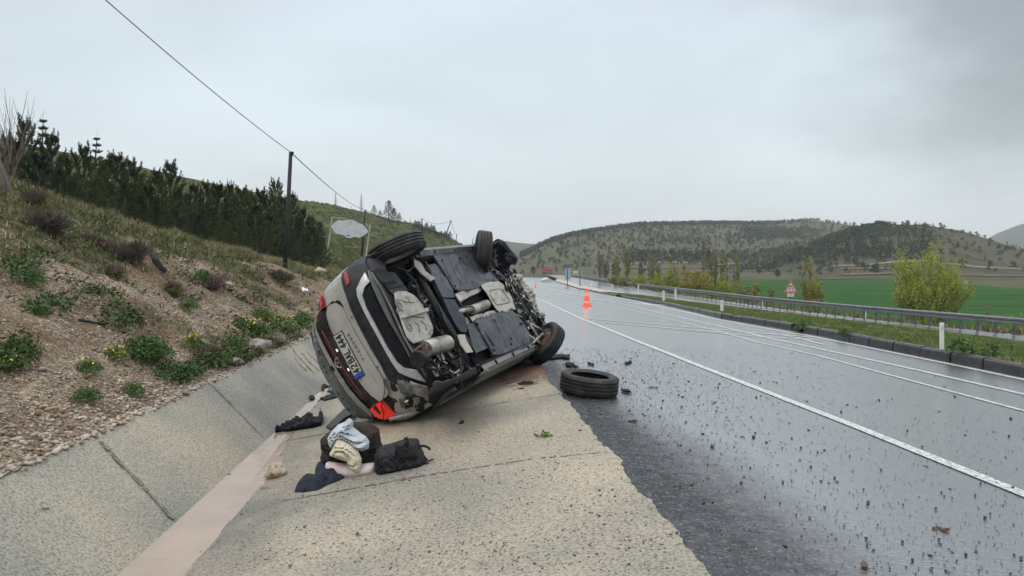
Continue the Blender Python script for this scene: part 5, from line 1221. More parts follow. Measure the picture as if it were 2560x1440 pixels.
# spare wheel well
sw = dished('spare_wheel_well', [(620,480),(650,466),(705,468),(760,500),(800,540),(830,590),(862,650),(888,715),(888,755),(868,795),(815,815),(752,830),(712,790),(690,740),(672,680),(640,590)], .20, STEEL, A=A1, amp=.007)
for (c_, r_) in [((655,560),.05), ((725,712),.05)]:
    q, = UP([c_], .187, A1)
    for rr in (r_, r_*.5): b_ = MB(); b_.tube([(q[0]+rr*math.cos(t), q[1]+rr*math.sin(t), .187) for t in [i*math.pi/9 for i in range(19)]], .007, 5); b_.build('stamped_ring', RIBD, sw, smooth=True)
for pts in [[(700,500),(720,520),(738,560)],[(640,520),(700,540),(760,545)],[(770,680),(790,700),(800,750)],[(810,670),(840,700),(850,740)],[(850,690),(875,730),(865,760)],[(700,640),(760,640),(830,650)],[(690,600),(640,600),(650,620)]]:
    q = UP(pts, .188, A1); b_ = MB(); b_.tube([(a, b, .190) for a, b in q], .009, 5); b_.build('stamped_rib', RIBD, sw, smooth=True)
upatch('cross_brace', [(668,636),(700,622),(850,584),(858,606),(800,622),(702,650),(672,655)], .165, .02, STEEL, A=A1)
q = UP([(760,770),(800,790)], .18, A1)
upatch('boot_floor', [(455,330),(500,315),(620,345),(705,455),(735,560),(650,470),(615,500),(585,470),(520,390)], .24, .02, BLK, A=A1, bump=.01)
for (pa, pb) in [((560,405),(630,388)), ((590,440),(688,425)), ((560,420),(640,402))]:
    q = UP([pa, pb], .21, A1); b_ = MB(); b_.tube([(q[0][0], q[0][1], .216), (q[1][0], q[1][1], .216)], .010, 5); b_.build('pressed_rib', BLK, car)
q = UP([(470,330),(540,440),(620,600),(700,780),(770,900),(850,1050)], .2, A1)
for o_ in (0, .05, .1): b_ = MB(); b_.tube([(a+o_, b, .215+o_*.3) for a, b in q], .013, 6); b_.build('rear_edge_flange', BLK if o_ else GREY, car, smooth=True)
upatch('bracket_plate', [(755,250),(800,270),(835,330),(905,380),(870,400),(800,340),(760,290)], .17, .015, STEEL, A=A1)
upatch('bracket_plate', [(1058,770),(1105,768),(1120,810),(1165,890),(1120,895),(1080,840)], .17, .015, ALU, A=A1)
# rear axle beam, springs, arms
def tubeU(name, pts, z, r, m, A=A1, n=8): 
    q = UP(pts, z, A); b_ = MB(); b_.tube([(a, b, z) for a, b in q], r, n); return b_.build(name, m, car, smooth=True)
tubeU('rear_axle_beam', [(740,270),(880,520),(1010,740),(1110,950)], .24, .055, BLK)
tubeU('trailing_arm', [(730,240),(800,290),(850,400)], .26, .045, BLK); tubeU('trailing_arm', [(1040,1010),(1090,900),(1120,800)], .26, .045, BLK)
def spring(name, px, z, r=.055, h=.18, A=A1):
    q, = UP([px], z, A); b_ = MB(); b_.tube([(q[0]+r*math.cos(t), q[1]+r*math.sin(t), z+h*t/(12*math.pi)) for t in [i*math.pi/6 for i in range(73)]], .010, 6); b_.build(name, BLK, car, smooth=True)
spring('coil_spring', (770,420), .2); spring('coil_spring', (1020,900), .2)
for i, pts in enumerate([[(700,330),(770,400),(800,520),(880,600),(900,700)],[(640,300),(720,330),(760,300)],[(870,560),(860,640),(930,740),(1000,800)],[(930,560),(990,700),(1040,790)],[(900,880),(960,900),(1010,960),(1080,980)],[(960,1020),(1020,1040),(1050,1090)],[(860,1000),(930,1010),(980,1070),(1050,1030)]]): tubeU('hose', pts, .19+.01*(i % 3), .014, BLKG if i % 2 else BLK)
def scrap(name, region, z0, z1, n, mats, seed, smin=.02, smax=.09, A=A1, rods=.4, parent=None):
    """torn metal and plastic pieces packed in a region of the underbody: one tangled part"""
    rd = random.Random(seed); xs = [p[0] for p in region]; ys = [p[1] for p in region]; b_ = MB(); k = 0
    def inside(x, y):
        c = False; j = len(region)-1
        for i in range(len(region)):
            if (region[i][1] > y) != (region[j][1] > y) and x < (region[j][0]-region[i][0])*(y-region[i][1])/(region[j][1]-region[i][1])+region[i][0]: c = not c
            j = i
        return c
    while k < n:
        x, y = rd.uniform(min(xs), max(xs)), rd.uniform(min(ys), max(ys))
        if not inside(x, y): continue
        z = rd.uniform(z0, z1); q, = UP([(x, y)], z, A); s = rd.uniform(smin, smax); m = rd.choices(range(len(mats)), [3]+[1]*(len(mats)-1))[0]
        rot = Matrix.Rotation(rd.uniform(0, 6.3), 3, 'Z') @ Matrix.Rotation(rd.uniform(-.9, .9), 3, 'X')
        if rd.random() < rods:
            d = rot @ Vector((s*1.6, 0, 0)); p = Vector((q[0], q[1], z)); b_.tube([p-d, p+rot @ Vector((0, s*.5, 0)), p+d], s*.12+.003, 5, m)
        else: b_.box((q[0], q[1], z), (s*rd.uniform(.6, 1.6), s*rd.uniform(.4, 1), s*rd.uniform(.15, .5)), rot, m, taper=rd.uniform(.5, 1))
        k += 1
    o = b_.build(name, mats, parent or car, bevel=0); tag(o, kind='stuff'); return o
scrap('rear_suspension', [(700,260),(780,240),(860,420),(900,540),(1000,700),(1060,800),(1050,860),(900,840),(890,700),(830,560),(760,480)], .22, .34, 110, [CAV, BLK, BLKG, STEEL], 1)
scrap('left_hub_remains', [(870,960),(1000,860),(1070,870),(1120,900),(1190,950),(1150,1000),(1060,1100),(1000,1070),(900,1030)], .16, .36, 130, [CAV, BLK, STEEL, BLKG], 2)
scrap('left_hub_remains', [(1000,1000),(1070,1010),(1090,1080),(1040,1110)], .12, .3, 26, [STEEL, BLK, ALU], 3, .02, .06)
# sills
def sill(sgn):
    b_ = MB(); pts = []
    for i in range(13): x = .42+1.72*i/12; pts.append(x)
    V = []
    for x in pts:
        for (y, z) in [(.70, .30), (.74, .215), (.80, .205), (.845, .24), (.875, .33), (.87, .42)]: V.append((x, sgn*y, z+.006*fbm(x*4, y*9, sgn)))
    Fc = [(i*6+j, i*6+j+1, (i+1)*6+j+1, (i+1)*6+j) for i in range(12) for j in range(5)]; b_.add(V, Fc); o = b_.build('sill', PAN if sgn < 0 else dirtymat('sill_grey', (.11, .11, .105), (.18, .175, .165), .5), car)
    s = o.modifiers.new('s', 'SOLIDIFY'); s.thickness = .01
    for x in (.8, 1.35, 1.9): c = MB(); c.box((x, sgn*.78, .205), (.03, .05, .02)); c.build('jacking_point', CAV, o)
    for k, (yy, zz) in enumerate([(.712, .24), (.735, .212)]): w = MB(); w.tube([(.42, sgn*yy, zz), (1.3, sgn*yy, zz), (2.14, sgn*yy, zz)], .008, 5); w.build('flange', BLK, o)
sill(-1); sill(1)
# front end: subframe, gearbox, radiator support
scrap('front_subframe', [(1185,205),(1290,300),(1340,330),(1400,420),(1470,560),(1530,640),(1600,740),(1610,870),(1560,850),(1500,700),(1460,600),(1330,400)], .20, .34, 150, [BLK, CAV, PAN, STEEL], 4)
tubeU('subframe_rail', [(1200,230),(1330,400),(1440,540),(1560,740)], .25, .035, BLK); tubeU('subframe_rail', [(1330,330),(1430,420),(1520,580),(1600,700)], .30, .03, PAN)
scrap('engine_block', [(1385,330),(1440,325),(1500,400),(1560,520),(1640,660),(1600,700),(1520,620),(1450,480),(1400,400)], .34, .58, 150, [BLK, STEEL, ALU, CAV], 5, .02, .1, rods=.3)
for i, pts in enumerate([[(1390,340),(1450,430),(1540,560),(1640,690)],[(1440,320),(1500,400),(1560,500),(1660,670)],[(1400,400),(1470,470),(1500,540),(1570,620)],[(1370,330),(1420,330),(1450,310),(1470,340)]]): tubeU('radiator_hose', pts, .42, .016, BLK)
def SP(P, y0, A=A1):
    out = []
    for p in P: d = cdir(*A(*p)); s = (y0-CO.y)/d.y; q = CO+d*s; out.append((q.x, y0, q.z))
    return out
rm_ = SP([(600,1352),(700,1325),(830,1292),(980,1232),(1130,1140),(1200,1075),(1270,1012)], .87)
b_ = MB(); b_.tube(rm_, .016, 8); b_.build('arch_lip', dirtymat('arch_lip_grey', (.13, .125, .11), (.22, .21, .19), .5), car, smooth=True)
patch('arch_liner', [(p[0], p[2]) for p in SP([(850,1262),(870,1150),(900,1095),(1010,1075),(1120,1020),(1185,985),(1205,1050),(1150,1105),(1090,1150),(980,1212)], .80)], lambda a, b, h: (a, .80+h-.03*fbm(a*3, b*3), b), .01, PAN2, cell=.05)
gb = UP([(1400,345),(1470,380),(1530,470),(1590,590),(1630,660),(1560,640),(1500,560),(1440,470)], .45, A1); patch('gearbox', gb, lambda a, b, h: (a, b, .50-h+.10*fbm(a*9, b*9)), .14, STEEL, cell=.03)
scrap('engine_fittings', [(1385,330),(1440,325),(1500,400),(1560,520),(1640,660),(1600,700),(1520,620),(1450,480),(1400,400)], .24, .36, 240, [BLK, STEEL, ALU, CAV], 15, .015, .05, rods=.5)
# broken front corner hanging up on the right: liner and bumper remains
bl = [(790,205),(822,175),(862,155),(902,172),(942,188),(985,250),(1030,305),(1058,345),(1062,392),(1042,438),(1012,428),(985,440),(985,470),(952,482),(925,468),(900,470),(880,440),(905,412),(940,425),(975,410),(965,375),(915,340),(880,302),(850,302),(838,330),(860,372),(858,405),(830,380),(800,300),(785,250)]
def farplane(P, xoff, A=A3):
    out = []
    for p in P:
        d = cdir(*A(*p)); s = (xoff-CO.x)/d.x; q = CO+d*s; out.append((q.y, q.z))
    return out
fb = farplane(bl, 2.98); patch('torn_front_bumper', fb, lambda a, b, h: (2.98+h+.05*fbm(a*6, b*6, 1), a, b), .05, BLK, cell=.05)
fb2 = farplane([(862,155),(902,172),(942,188),(985,250),(1030,305),(1058,345),(1048,360),(1000,330),(950,262),(900,215),(850,190)], 2.95); patch('bumper_edge', fb2, lambda a, b, h: (2.94+h+.02*fbm(a*6, b*6, 1), a, b), .05, PAN, cell=.05)
scrap_r = [(1290,170),(1330,200),(1370,290),(1420,330),(1380,350),(1320,300),(1280,240)]
scrap('front_corner_brackets', scrap_r, .25, .45, 50, [BLK, CAV, PAN], 6, .02, .07)
tubeU('front_edge_bar', [(1410,330),(1480,380),(1560,520),(1670,690)], .55, .014, BLK)
tubeU('front_edge_bar', [(1660,650),(1650,690),(1560,640)], .5, .02, BLK)
# mirror housing peeping over the far sill
mm = MB(); mm.box((1.98, -.98, .98), (.12, .16, .13), taper=.7); mm.build('door_mirror', GREY, car, bevel=.02)

# ---- wheels
def tyre_mb(b_, M_, r=.325, w=.205, rim=.205, n=96):
    prof = []; hwd = w/2
    prof += [(rim, -hwd*.78), (rim+.012, -hwd*.88), (rim+.05, -hwd*1.0), (r*.86, -hwd*1.02), (r*.945, -hwd*.93), (r*.975, -hwd*.84)]
    gx = [-.55, -.19, .19, .55]
    for g_ in gx: prof += [(r, hwd*(g_-.095)), (r-.016, hwd*(g_-.075)), (r-.016, hwd*(g_+.075)), (r, hwd*(g_+.095))]
    prof += [(r*.975, hwd*.84), (r*.945, hwd*.93), (r*.86, hwd*1.02), (rim+.05, hwd), (rim+.012, hwd*.88), (rim, hwd*.78), (rim+.02, hwd*.6), (r*.93, hwd*.55), (r*.93, -hwd*.55), (rim+.02, -hwd*.6)]
    k0 = {4, 5, 22, 23}
    def mod(rr, h, i, j): return rr-(.008 if (i in k0 and j % 2) else 0)
    b_.lathe(prof, n, M_, close=True, mod=mod)
def wheel(name, loc, rot, with_rim=True):
    b_ = MB(); M_ = Matrix.Translation(loc) @ rot.to_4x4() @ Matrix.Rotation(R(90), 4, 'X')
    t = empty(name); t.parent = car
    tb = MB(); tyre_mb(tb, M_); tb.build('tyre', RUB, t, auto=R(40))
    rb = MB(); rb.lathe([(.0, -.02), (.05, -.02), (.06, .0), (.15, .02), (.19, .04), (.2, .075), (.212, .085), (.212, -.085), (.2, -.075), (.195, -.03), (.16, .0), (.06, -.03), (0, -.03)], 36, M_); rb.build('rim', STEEL, t, auto=R(40))
    db = MB(); db.lathe([(0, -.05), (.13, -.05), (.135, -.045), (.135, -.035), (0, -.035)], 28, M_); db.lathe([(0, .05), (.13, .05), (.135, .045), (.135, .035), (0, .035)], 28, M_); db.build('brake_disc', RUST, t, auto=R(40)); return t
def wheel_at(px, py, depth, axis):
    p = CI @ (at(px, py, depth)-CT_); ax = (CI @ Vector(axis)).normalized(); wheel('wheel', p, ax.to_track_quat('Z', 'Y').to_matrix() @ Matrix.Rotation(R(-90), 3, 'X'))
wheel_at(993, 624, 8.30, (-.41, .10, .90))
wheel_at(1206, 634, 10.3, (-.97, -.12, .12))
wheel_at(1362, 858, 10.5, (.72, .30, -.63))
# front left suspension in the arch
scrap('front_suspension', [(1540,720),(1600,690),(1680,720),(1700,760),(1650,830),(1590,830),(1560,780)], .2, .4, 60, [BLK, CAV, STEEL, RUST], 7, .02, .06)
for pts in [[(1560,690),(1620,720),(1680,760)],[(1530,760),(1600,800),(1640,830)],[(1550,850),(1620,790),(1680,740)]]: tubeU('control_arm', pts, .22, .02, STEEL)
tubeU('drive_shaft', [(1500,700),(1580,760),(1650,780)], .3, .02, BLK)

# ------------------------------------------------------------------ things on the ground
def ptin(P, x, y):
    c = False; j = len(P)-1
    for i in range(len(P)):
        if (P[i][1] > y) != (P[j][1] > y) and x < (P[j][0]-P[i][0])*(y-P[i][1])/(P[j][1]-P[i][1])+P[i][0]: c = not c
        j = i
    return c
def inflate(name, P, d, T, m, parent=None, fold=.3, fs=14, cell=.013, seed=0, round_=.10, origin=None):
    """closed soft body: outline measured in the upright plane at depth d, swelling to half-thickness T"""
    Q = [(at(px, py, d).x, at(px, py, d).z) for px, py in P]; n0 = len(Q); pts = []
    for k in range(n0):
        a, b = Vector(Q[k]), Vector(Q[(k+1) % n0]); mm_ = max(1, int((b-a).length/cell)); pts += [a.lerp(b, t/mm_) for t in range(mm_)]
    ne = len(pts); xs = [p[0] for p in pts]; ys = [p[1] for p in pts]; rd = random.Random(seed)
    yy = min(ys)+cell/2
    while yy < max(ys):
        xx = min(xs)+cell/2
        while xx < max(xs):
            q = (xx+rd.uniform(-.2, .2)*cell, yy+rd.uniform(-.2, .2)*cell)
            if ptin(Q, *q): pts.append(Vector(q))
            xx += cell
        yy += cell
    res = delaunay_2d_cdt([Vector((p[0], p[1])) for p in pts], [(k, (k+1) % ne) for k in range(ne)], [], 1, 1e-5)
    V2 = [Vector(v) for v in res[0]]; E = np.array([(Q[k][0], Q[k][1], Q[(k+1) % n0][0], Q[(k+1) % n0][1]) for k in range(n0)])
    def edist(p):
        a = E[:, :2]; b = E[:, 2:]; ab = b-a; t = np.clip(((np.array([p.x, p.y])-a)*ab).sum(1)/((ab**2).sum(1)+1e-12), 0, 1); return float(np.sqrt((((a+ab*t[:, None])-np.array([p.x, p.y]))**2).sum(1)).min())
    fr, bk = [], []
    for p in V2:
        e = min(1, edist(p)/round_); t = T*math.sqrt(max(0, 1-(1-e)**2)); w_ = 3.2*fbm(p.x*4.5, p.y*4.5, seed, 2); th_ = .6+seed+1.6*fbm(p.x*2.5, p.y*2.5, seed+9, 1); sn = abs(math.sin((p.x*math.cos(th_)+p.y*math.sin(th_))*fs*3.4+w_)); f = fold*T*e*(1.4*sn**.55-.75)*(.6+.8*abs(fbm(p.x*6, p.y*6, seed+4, 2)))
        fr.append((p.x, d-t-f, p.y)); bk.append((p.x, d+t*.8, p.y))
    n = len(V2); Fc = []
    for t in res[2]:
        c = sum((V2[q] for q in t), Vector((0, 0)))/3
        if ptin(Q, c.x, c.y): Fc += [tuple(t), tuple(q+n for q in reversed(t))]
    Vv = fr+bk
    if parent is not None: o3 = parent.location; Vv = [(v[0]-o3[0], v[1]-o3[1], v[2]-o3[2]) for v in Vv]
    o = mesh(name, Vv, Fc, m, parent, smooth=name not in ('grey_shirt', 'cream_cloth'))
    bm = bmesh.new(); bm.from_mesh(o.data); bmesh.ops.remove_doubles(bm, verts=bm.verts, dist=.0006); bmesh.ops.recalc_face_normals(bm, faces=list(bm.faces)); bm.to_mesh(o.data); bm.free()
    return o
def lying(name, P, H, m, fold=.03, fs=9, cell=.02, seed=0, fn=zditch, parent=None, lift=.008, edge=0):
    """thin thing lying on the ground, outline measured on the ground"""
    Q = [(lambda v: (v.x, v.y))(onroad(px, py, 0, fn)) for px, py in P]
    c_ = Vector((sum(q[0] for q in Q)/len(Q), sum(q[1] for q in Q)/len(Q)))
    def f(a, b, h):
        z = fn(a, b)+lift; e = 1.0
        if edge:
            dm = 9.0
            for k in range(len(Q)):
                (x1, y1), (x2, y2) = Q[k], Q[(k+1) % len(Q)]; dx, dy = x2-x1, y2-y1; t = max(0, min(1, ((a-x1)*dx+(b-y1)*dy)/(dx*dx+dy*dy+1e-12))); dm = min(dm, math.hypot(a-x1-t*dx, b-y1-t*dy))
            e = math.sqrt(min(1, dm/edge)); w_ = 2.5*fbm(a*3, b*3, seed, 2); cr = abs(math.sin((a*.8+b*.6)*fs*2.5+w_))**.6
            return (a, b, z+(h/H)*e*(H+fold*(cr*1.2-.3)))
        return (a, b, z+(h/H)*(H+fold*(.5+fbm(a*fs, b*fs, seed, 3))))
    o = patch(name, Q, f, H, m, None, cell, smooth=True); o.parent = parent; return o
def A4(cx, cy): return 660+cx/4.5, 940+cy/4.5
def m4(L_): return [A4(*p) for p in L_]
FAB = {'grey': nmat('pale_grey_cloth', [(.34, .37, .40), (.46, .49, .51)], 10, .85, spec=.1), 'cream': nmat('cream_cloth', [(.50, .44, .33), (.62, .56, .44)], 10, .9, spec=.1), 'pink': nmat('pinkish_foam', [(.52, .44, .42), (.60, .52, .50)], 12, .9, spec=.1, bump=.3, bscale=90),
       'black': nmat('black_nylon', [(.006, .006, .008), (.018, .018, .021)], 18, .6, spec=.3, bump=.6, bscale=40), 'brown': nmat('brown_black_cloth', [(.018, .015, .013), (.045, .037, .03)], 12, .85, spec=.15, bump=.5, bscale=30), 'navy': nmat('dark_navy_cloth', [(.014, .017, .026), (.035, .04, .055)], 12, .85, spec=.15, bump=.5, bscale=30), 'card': nmat('cardboard', [(.30, .20, .11), (.38, .27, .16)], 10, .85)}
gd = lambda px, py: onroad(px, py, 0, zditch)
d0 = gd(870, 1192).y
o = inflate('black_bag', m4([(640,705),(690,660),(820,580),(1000,522),(1110,524),(1230,556),(1296,602),(1312,735),(1330,775),(1275,850),(1250,990),(1000,1010),(720,1000),(650,940),(640,890),(690,830),(650,815)]), d0+.20, .16, FAB['brown'], fold=.5, seed=1); tag(o, 'open brown black cloth bag slumped behind the pale clothes', 'bag')
o = lying('board', m4([(700,655),(830,520),(962,392),(1020,500),(900,560),(760,690)]), .02, BLK, fold=.004, seed=2); o.location = (0, 0, .06); tag(o, 'thin black board leaning between the luggage and the car tail', 'board')
o = inflate('grey_shirt', m4([(718,690),(760,620),(832,545),(900,520),(950,478),(985,490),(1003,512),(1000,575),(1080,640),(1150,682),(1188,745),(1180,815),(1120,838),(1060,830),(1000,782),(940,740),(900,722),(850,735),(815,790),(775,815),(740,770)]), d0+.02, .10, FAB['grey'], fold=.9, fs=17, seed=3, round_=.05); tag(o, 'crumpled pale grey shirt on top of the luggage heap', 'clothing')
o = inflate('cream_cloth', m4([(825,700),(900,722),(1000,782),(1060,845),(1098,925),(1096,1030),(1080,1075),(1015,1082),(965,1035),(930,965),(850,935),(745,900),(738,870),(775,805)]), d0-.08, .06, FAB['cream'], fold=.9, fs=15, seed=4, round_=.05); tag(o, 'cream coloured cloth hanging over the pinkish foam roll', 'clothing')
o = inflate('foam_roll', m4([(688,1012),(698,975),(730,963),(900,982),(1060,992),(1240,974),(1262,1010),(1262,1090),(1190,1122),(1060,1146),(950,1148),(850,1132),(760,1100),(700,1075)]), d0-.02, .075, FAB['pink'], fold=.05, fs=4, seed=5, round_=.075); tag(o, 'pinkish white foam roll lying in front of the luggage heap', 'cushion')
bp = empty('backpack', (at(*A4(1500, 1100), d0-.03).x, d0-.03, at(*A4(1500, 1100), d0).z))
inflate('body', m4([(1248,905),(1262,830),(1310,785),(1420,762),(1500,735),(1590,705),(1700,702),(1742,722),(1762,790),(1800,870),(1830,955),(1795,1005),(1700,1062),(1590,1092),(1480,1112),(1340,1132),(1270,1105),(1245,1020)]), d0-.03, .15, FAB['black'], bp, fold=.22, fs=12, seed=6, round_=.09)
inflate('pocket', m4([(1495,760),(1560,738),(1690,742),(1722,800),(1742,905),(1720,935),(1620,938),(1500,935),(1488,850)]), d0-.17, .035, FAB['black'], bp, fold=.3, seed=7, round_=.03)
def strap(pts, w, name='strap', d=None, m=None):
    P = [at(*A4(*p), d or d0-.1)-bp.location for p in pts]; b_ = MB(); b_.tube(P, w, 6); o = b_.build(name, m or FAB['black'], bp, smooth=True); o.scale = (1, .5, 1); o.location.y = (d or d0-.1)-(d0-.03)-((d or d0-.1)-(d0-.03))*.5*1; return o
strap([(1740,790),(1800,785),(1850,805),(1868,832)], .012); strap([(1770,940),(1800,1030),(1850,1085),(1905,1080),(1915,1035),(1860,1010),(1800,960)], .016); strap([(1800,905),(1850,960),(1905,935)], .008); strap([(1480,770),(1480,930)], .006, 'seam', d0-.2)
strap([(1590,690),(1612,730),(1600,795)], .018, 'buckle_strap', d0-.2); strap([(1345,775),(1352,830),(1395,828),(1390,775),(1345,775)], .005, 'buckle', d0-.2, GREY); strap([(1290,1000),(1240,880)], .007, 'seam', d0-.18)
tag(bp, 'black backpack with buckles lying on the concrete right of the clothes', 'backpack')
o = lying('dark_jacket', m4([(338,1335),(352,1300),(430,1245),(550,1215),(585,1165),(570,1110),(575,1070),(640,1050),(700,1070),(780,1110),(930,1152),(850,1200),(700,1262),(600,1312),(450,1335)]), .06, FAB['navy'], fold=.06, fs=8, seed=8, edge=.07, cell=.012); tag(o, 'dark navy jacket spread on the concrete left of the foam roll', 'jacket')
o = lying('black_sleeve', m4([(645,880),(700,815),(760,900),(880,975),(760,985),(690,960),(640,925)]), .14, FAB['black'], fold=.08, seed=9, edge=.10, cell=.012); tag(o, 'black garment bunched under the cream cloth', 'clothing')
# boulders and stones
def rock(name, px, py, w, h, m, lab, cat='stone', grp=None, fn=zall, seed=0, sub=3, dz=.35):
    p = onroad(px, py, 0, fn); rx = w/2/F*p.y; rz = h/2/F*p.y; bm = bmesh.new(); bmesh.ops.create_icosphere(bm, subdivisions=sub, radius=1)
    for v in bm.verts:
        c = v.co.copy(); n = .75+.3*fbm(c.x*1.1+seed, c.y*1.1, c.z*1.1+seed, 2)+.07*fbm(c.x*4, c.y*4+seed, c.z*4, 2)
        c = c*n; 
        for k in range(4):           # broken flat faces
            a = Vector((math.cos(seed*3+k*1.7), math.sin(seed+k*2.3), math.sin(seed*2+k)*.7)).normalized(); dd = c.dot(a)
            if dd > .72: c -= a*(dd-.72)
        v.co = Vector((c.x*rx*1.25, c.y*rx*1.1, c.z*rz*1.35))
    me = bpy.data.meshes.new(name); bm.to_mesh(me); bm.free(); me.materials.append(m); o = bpy.data.objects.new(name, me); C.objects.link(o); o.location = (p.x, p.y, p.z+rz*dz*2-rz*.15); o.rotation_euler = (0, 0, seed)
    tag(o, lab, cat, grp); return o
RK = nmat('limestone', [(.16, .12, .08), (.36, .29, .20), (.48, .41, .31)], 9, .85, bump=.8, bscale=14, stops=[.35, .5, .66]); RK2 = nmat('brown_stone', [(.07, .045, .032), (.16, .105, .075)], 9, .7, bump=.8, bscale=30); RK3 = nmat('dark_stone', [(.012, .011, .011), (.04, .035, .032)], 9, .5, bump=.8, bscale=30); RK4 = nmat('grey_rock', [(.12, .11, .095), (.30, .275, .24)], 5, .9, bump=.8, bscale=12)
rock('boulder', 690, 1194, 62, 42, RK, 'yellowish boulder at the water edge left of the luggage', 'boulder', fn=zditch, seed=1)
rock('stone', 662, 1226, 24, 13, RK4, 'greenish grey stone in front of the yellowish boulder', fn=zditch, seed=2); rock('stone', 676, 1225, 8, 7, RK3, 'small black stone touching the greenish grey one', fn=zditch, seed=3)
rock('boulder', 647, 877, 62, 40, RK4, 'pale broken rock on the rim of the concrete bank', 'boulder', seed=4); rock('boulder', 694, 858, 44, 30, nmat('dark_rock', [(.09, .075, .06), (.17, .14, .11)], 5, .9), 'rounded dark rock beside the pale broken one', 'boulder', seed=5); rock('boulder', 580, 908, 56, 18, RK4, 'long flat rock at the top of the concrete bank', 'boulder', seed=6)
rock('boulder', 592, 905, 30, 16, RK, 'small tan rock resting on the long flat one', 'boulder', seed=16); rock('stone', 505, 862, 26, 16, RK4, 'grey stone among the green weeds', seed=7); rock('boulder', 555, 722, 50, 26, RK, 'pale rock half buried below the black hose', 'boulder', seed=8); rock('boulder', 800, 688, 34, 26, RK, 'pale rock on the slope just behind the car roof', 'boulder', seed=9)
ST = [(605,1290,14,9,RK3,'black stone at the muddy water edge near the bottom left'),(617,1296,9,6,RK2,'reddish stone right of the black one at the water edge'),(503,1386,16,10,RK3,'flat dark stone lying in the muddy water'),(1010,1205,22,12,RK2,'flat brown stone in front of the backpack'),(1042,1200,8,6,RK2,'tiny brown stone right of the flat brown one'),(985,1380,18,7,RK3,'small black flake near the bottom centre'),
      (1155,1062,18,16,RK3,'square black lump on the concrete below the car'),(640,1160,13,4,RK3,'grey chip floating on the water by the boulder'),(572,1187,9,5,RK2,'brown pebble at the foot of the bank')]
for i, (px, py, w, h, m, lab) in enumerate(ST): rock('stone', px, py, w, h, m, lab, fn=zditch, seed=20+i, sub=2)
def RD(cx, cy): return 1360+cx/2.1333, 840+cy/2.1333
RS = [(1118,540,15,RK3,'dark jagged stone above the reddish one in the middle of the road'),(900,592,19,RK2,'reddish brown stone in the middle of the near lane'),(945,625,10,RK,'small tan stone right of the reddish brown one'),(1370,598,11,RK3,None),(790,792,19,RK2,'upright brown stone nearest the concrete edge'),(1052,786,15,RK3,'black stone right of the upright brown one'),(1550,758,11,RK3,None),(1425,698,10,RK3,None),
      (1728,890,17,RK2,'rusty stone standing alone in the lower right'),(1498,915,12,RK2,None),(1418,972,12,RK2,None),(2352,970,14,RK3,'round black stone near the right edge'),(1720,1088,11,RK2,'upper of two small brown stones in line'),(1724,1114,14,RK2,'lower of two small brown stones in line'),(1708,1232,34,RK2,'largest flat reddish stone at the bottom of the road'),
      (1965,1197,15,RK3,None),(2106,1086,12,RK3,None),(1912,1100,12,RK3,None),(2250,1168,14,RK3,None),(1258,893,10,RK3,None),(1100,1040,11,RK3,'thin dark shard standing on the dark asphalt'),(1130,1140,12,RK,'tan pebble on the dark asphalt near the bottom'),(1585,405,9,RK3,None),(2490,442,12,RK3,None),(2480,535,11,RK3,None),(1938,506,9,RK3,None),(2018,592,9,RK3,None),
      (1270,596,8,RK2,None),(626,384,9,RK3,None),(1132,328,9,RK3,None),(1788,343,9,RK3,None),(1798,714,9,RK3,None),(2545,1188,17,RK2,'reddish stone cut by the right edge'),(2380,948,9,RK3,None),(1100,704,9,RK3,None),(872,688,9,RK3,None),(1274,780,11,RK2,None),(1630,641,9,RK3,None),(2088,922,13,RK3,None),(2120,834,9,RK3,None),(2330,786,9,RK3,None),(2500,812,14,RK3,'dark stone lying on the white edge line'),
      (1178,860,10,RK3,None),(1320,770,8,RK3,None),(1460,620,9,RK3,None),(1705,820,9,RK3,None),(1915,900,9,RK3,None),(2300,850,10,RK3,None),(1345,955,9,RK3,None),(2025,1160,9,RK3,None),(1600,1015,9,RK3,None),(1375,1070,10,RK3,None),(2200,1200,10,RK3,None),(1555,1085,9,RK3,None),(1230,1185,9,RK3,None),(2505,1168,10,RK3,None),(2070,1240,10,RK3,None),(1845,1240,9,RK3,None),(2320,1250,10,RK3,None),(1780,1008,8,RK3,None),(757,460,9,RK3,None),(733,380,9,RK3,None),(928,275,9,RK3,None),(1153,250,8,RK3,None),(1240,250,7,RK3,None),(2192,325,9,RK3,None)]
for i, (x, y, s, m, lab) in enumerate(RS):
    px, py = RD(x, y); rock('road_stone', px, py, s/2.1333*1.35, s/2.1333*1.05, m, lab or 'small dark stone scattered on the wet road', 'stone', None if lab else 'small stones scattered over the road', fn=zditch, seed=i*1.3, sub=2)
def clod(name, px, py, w, h, lab, cat='debris', m=RK2, n=26):
    p = onroad(px, py, 0, zditch); e = MB(); rd = random.Random(px); rx = w/2/F*p.y; k = 0
    for _ in range(n):
        a = rd.uniform(0, 6.3); r = rx*math.sqrt(rd.random()); s = rx*rd.uniform(.15, .35); e.box((p.x+r*math.cos(a), p.y+r*math.sin(a)*.8, p.z+s*.4), (s*1.6, s, s*.9), Matrix.Rotation(rd.uniform(0, 6), 3, 'Z') @ Matrix.Rotation(rd.uniform(-.6, .6), 3, 'X'), taper=.6)
    o = e.build(name, m); tag(o, lab, cat); return o
clod('mud_clod', *RD(2115, 1028), 34, 10, 'crumbling brown clod of mud in the lower right of the road'); clod('mud_clod', *RD(472, 455), 22, 8, 'dark crumbled clod in front of the loose tyre', m=RK3); clod('plastic_crumbs', *RD(582, 275), 20, 8, 'crushed grey plastic clip right of the loose tyre', m=RK4, n=14)
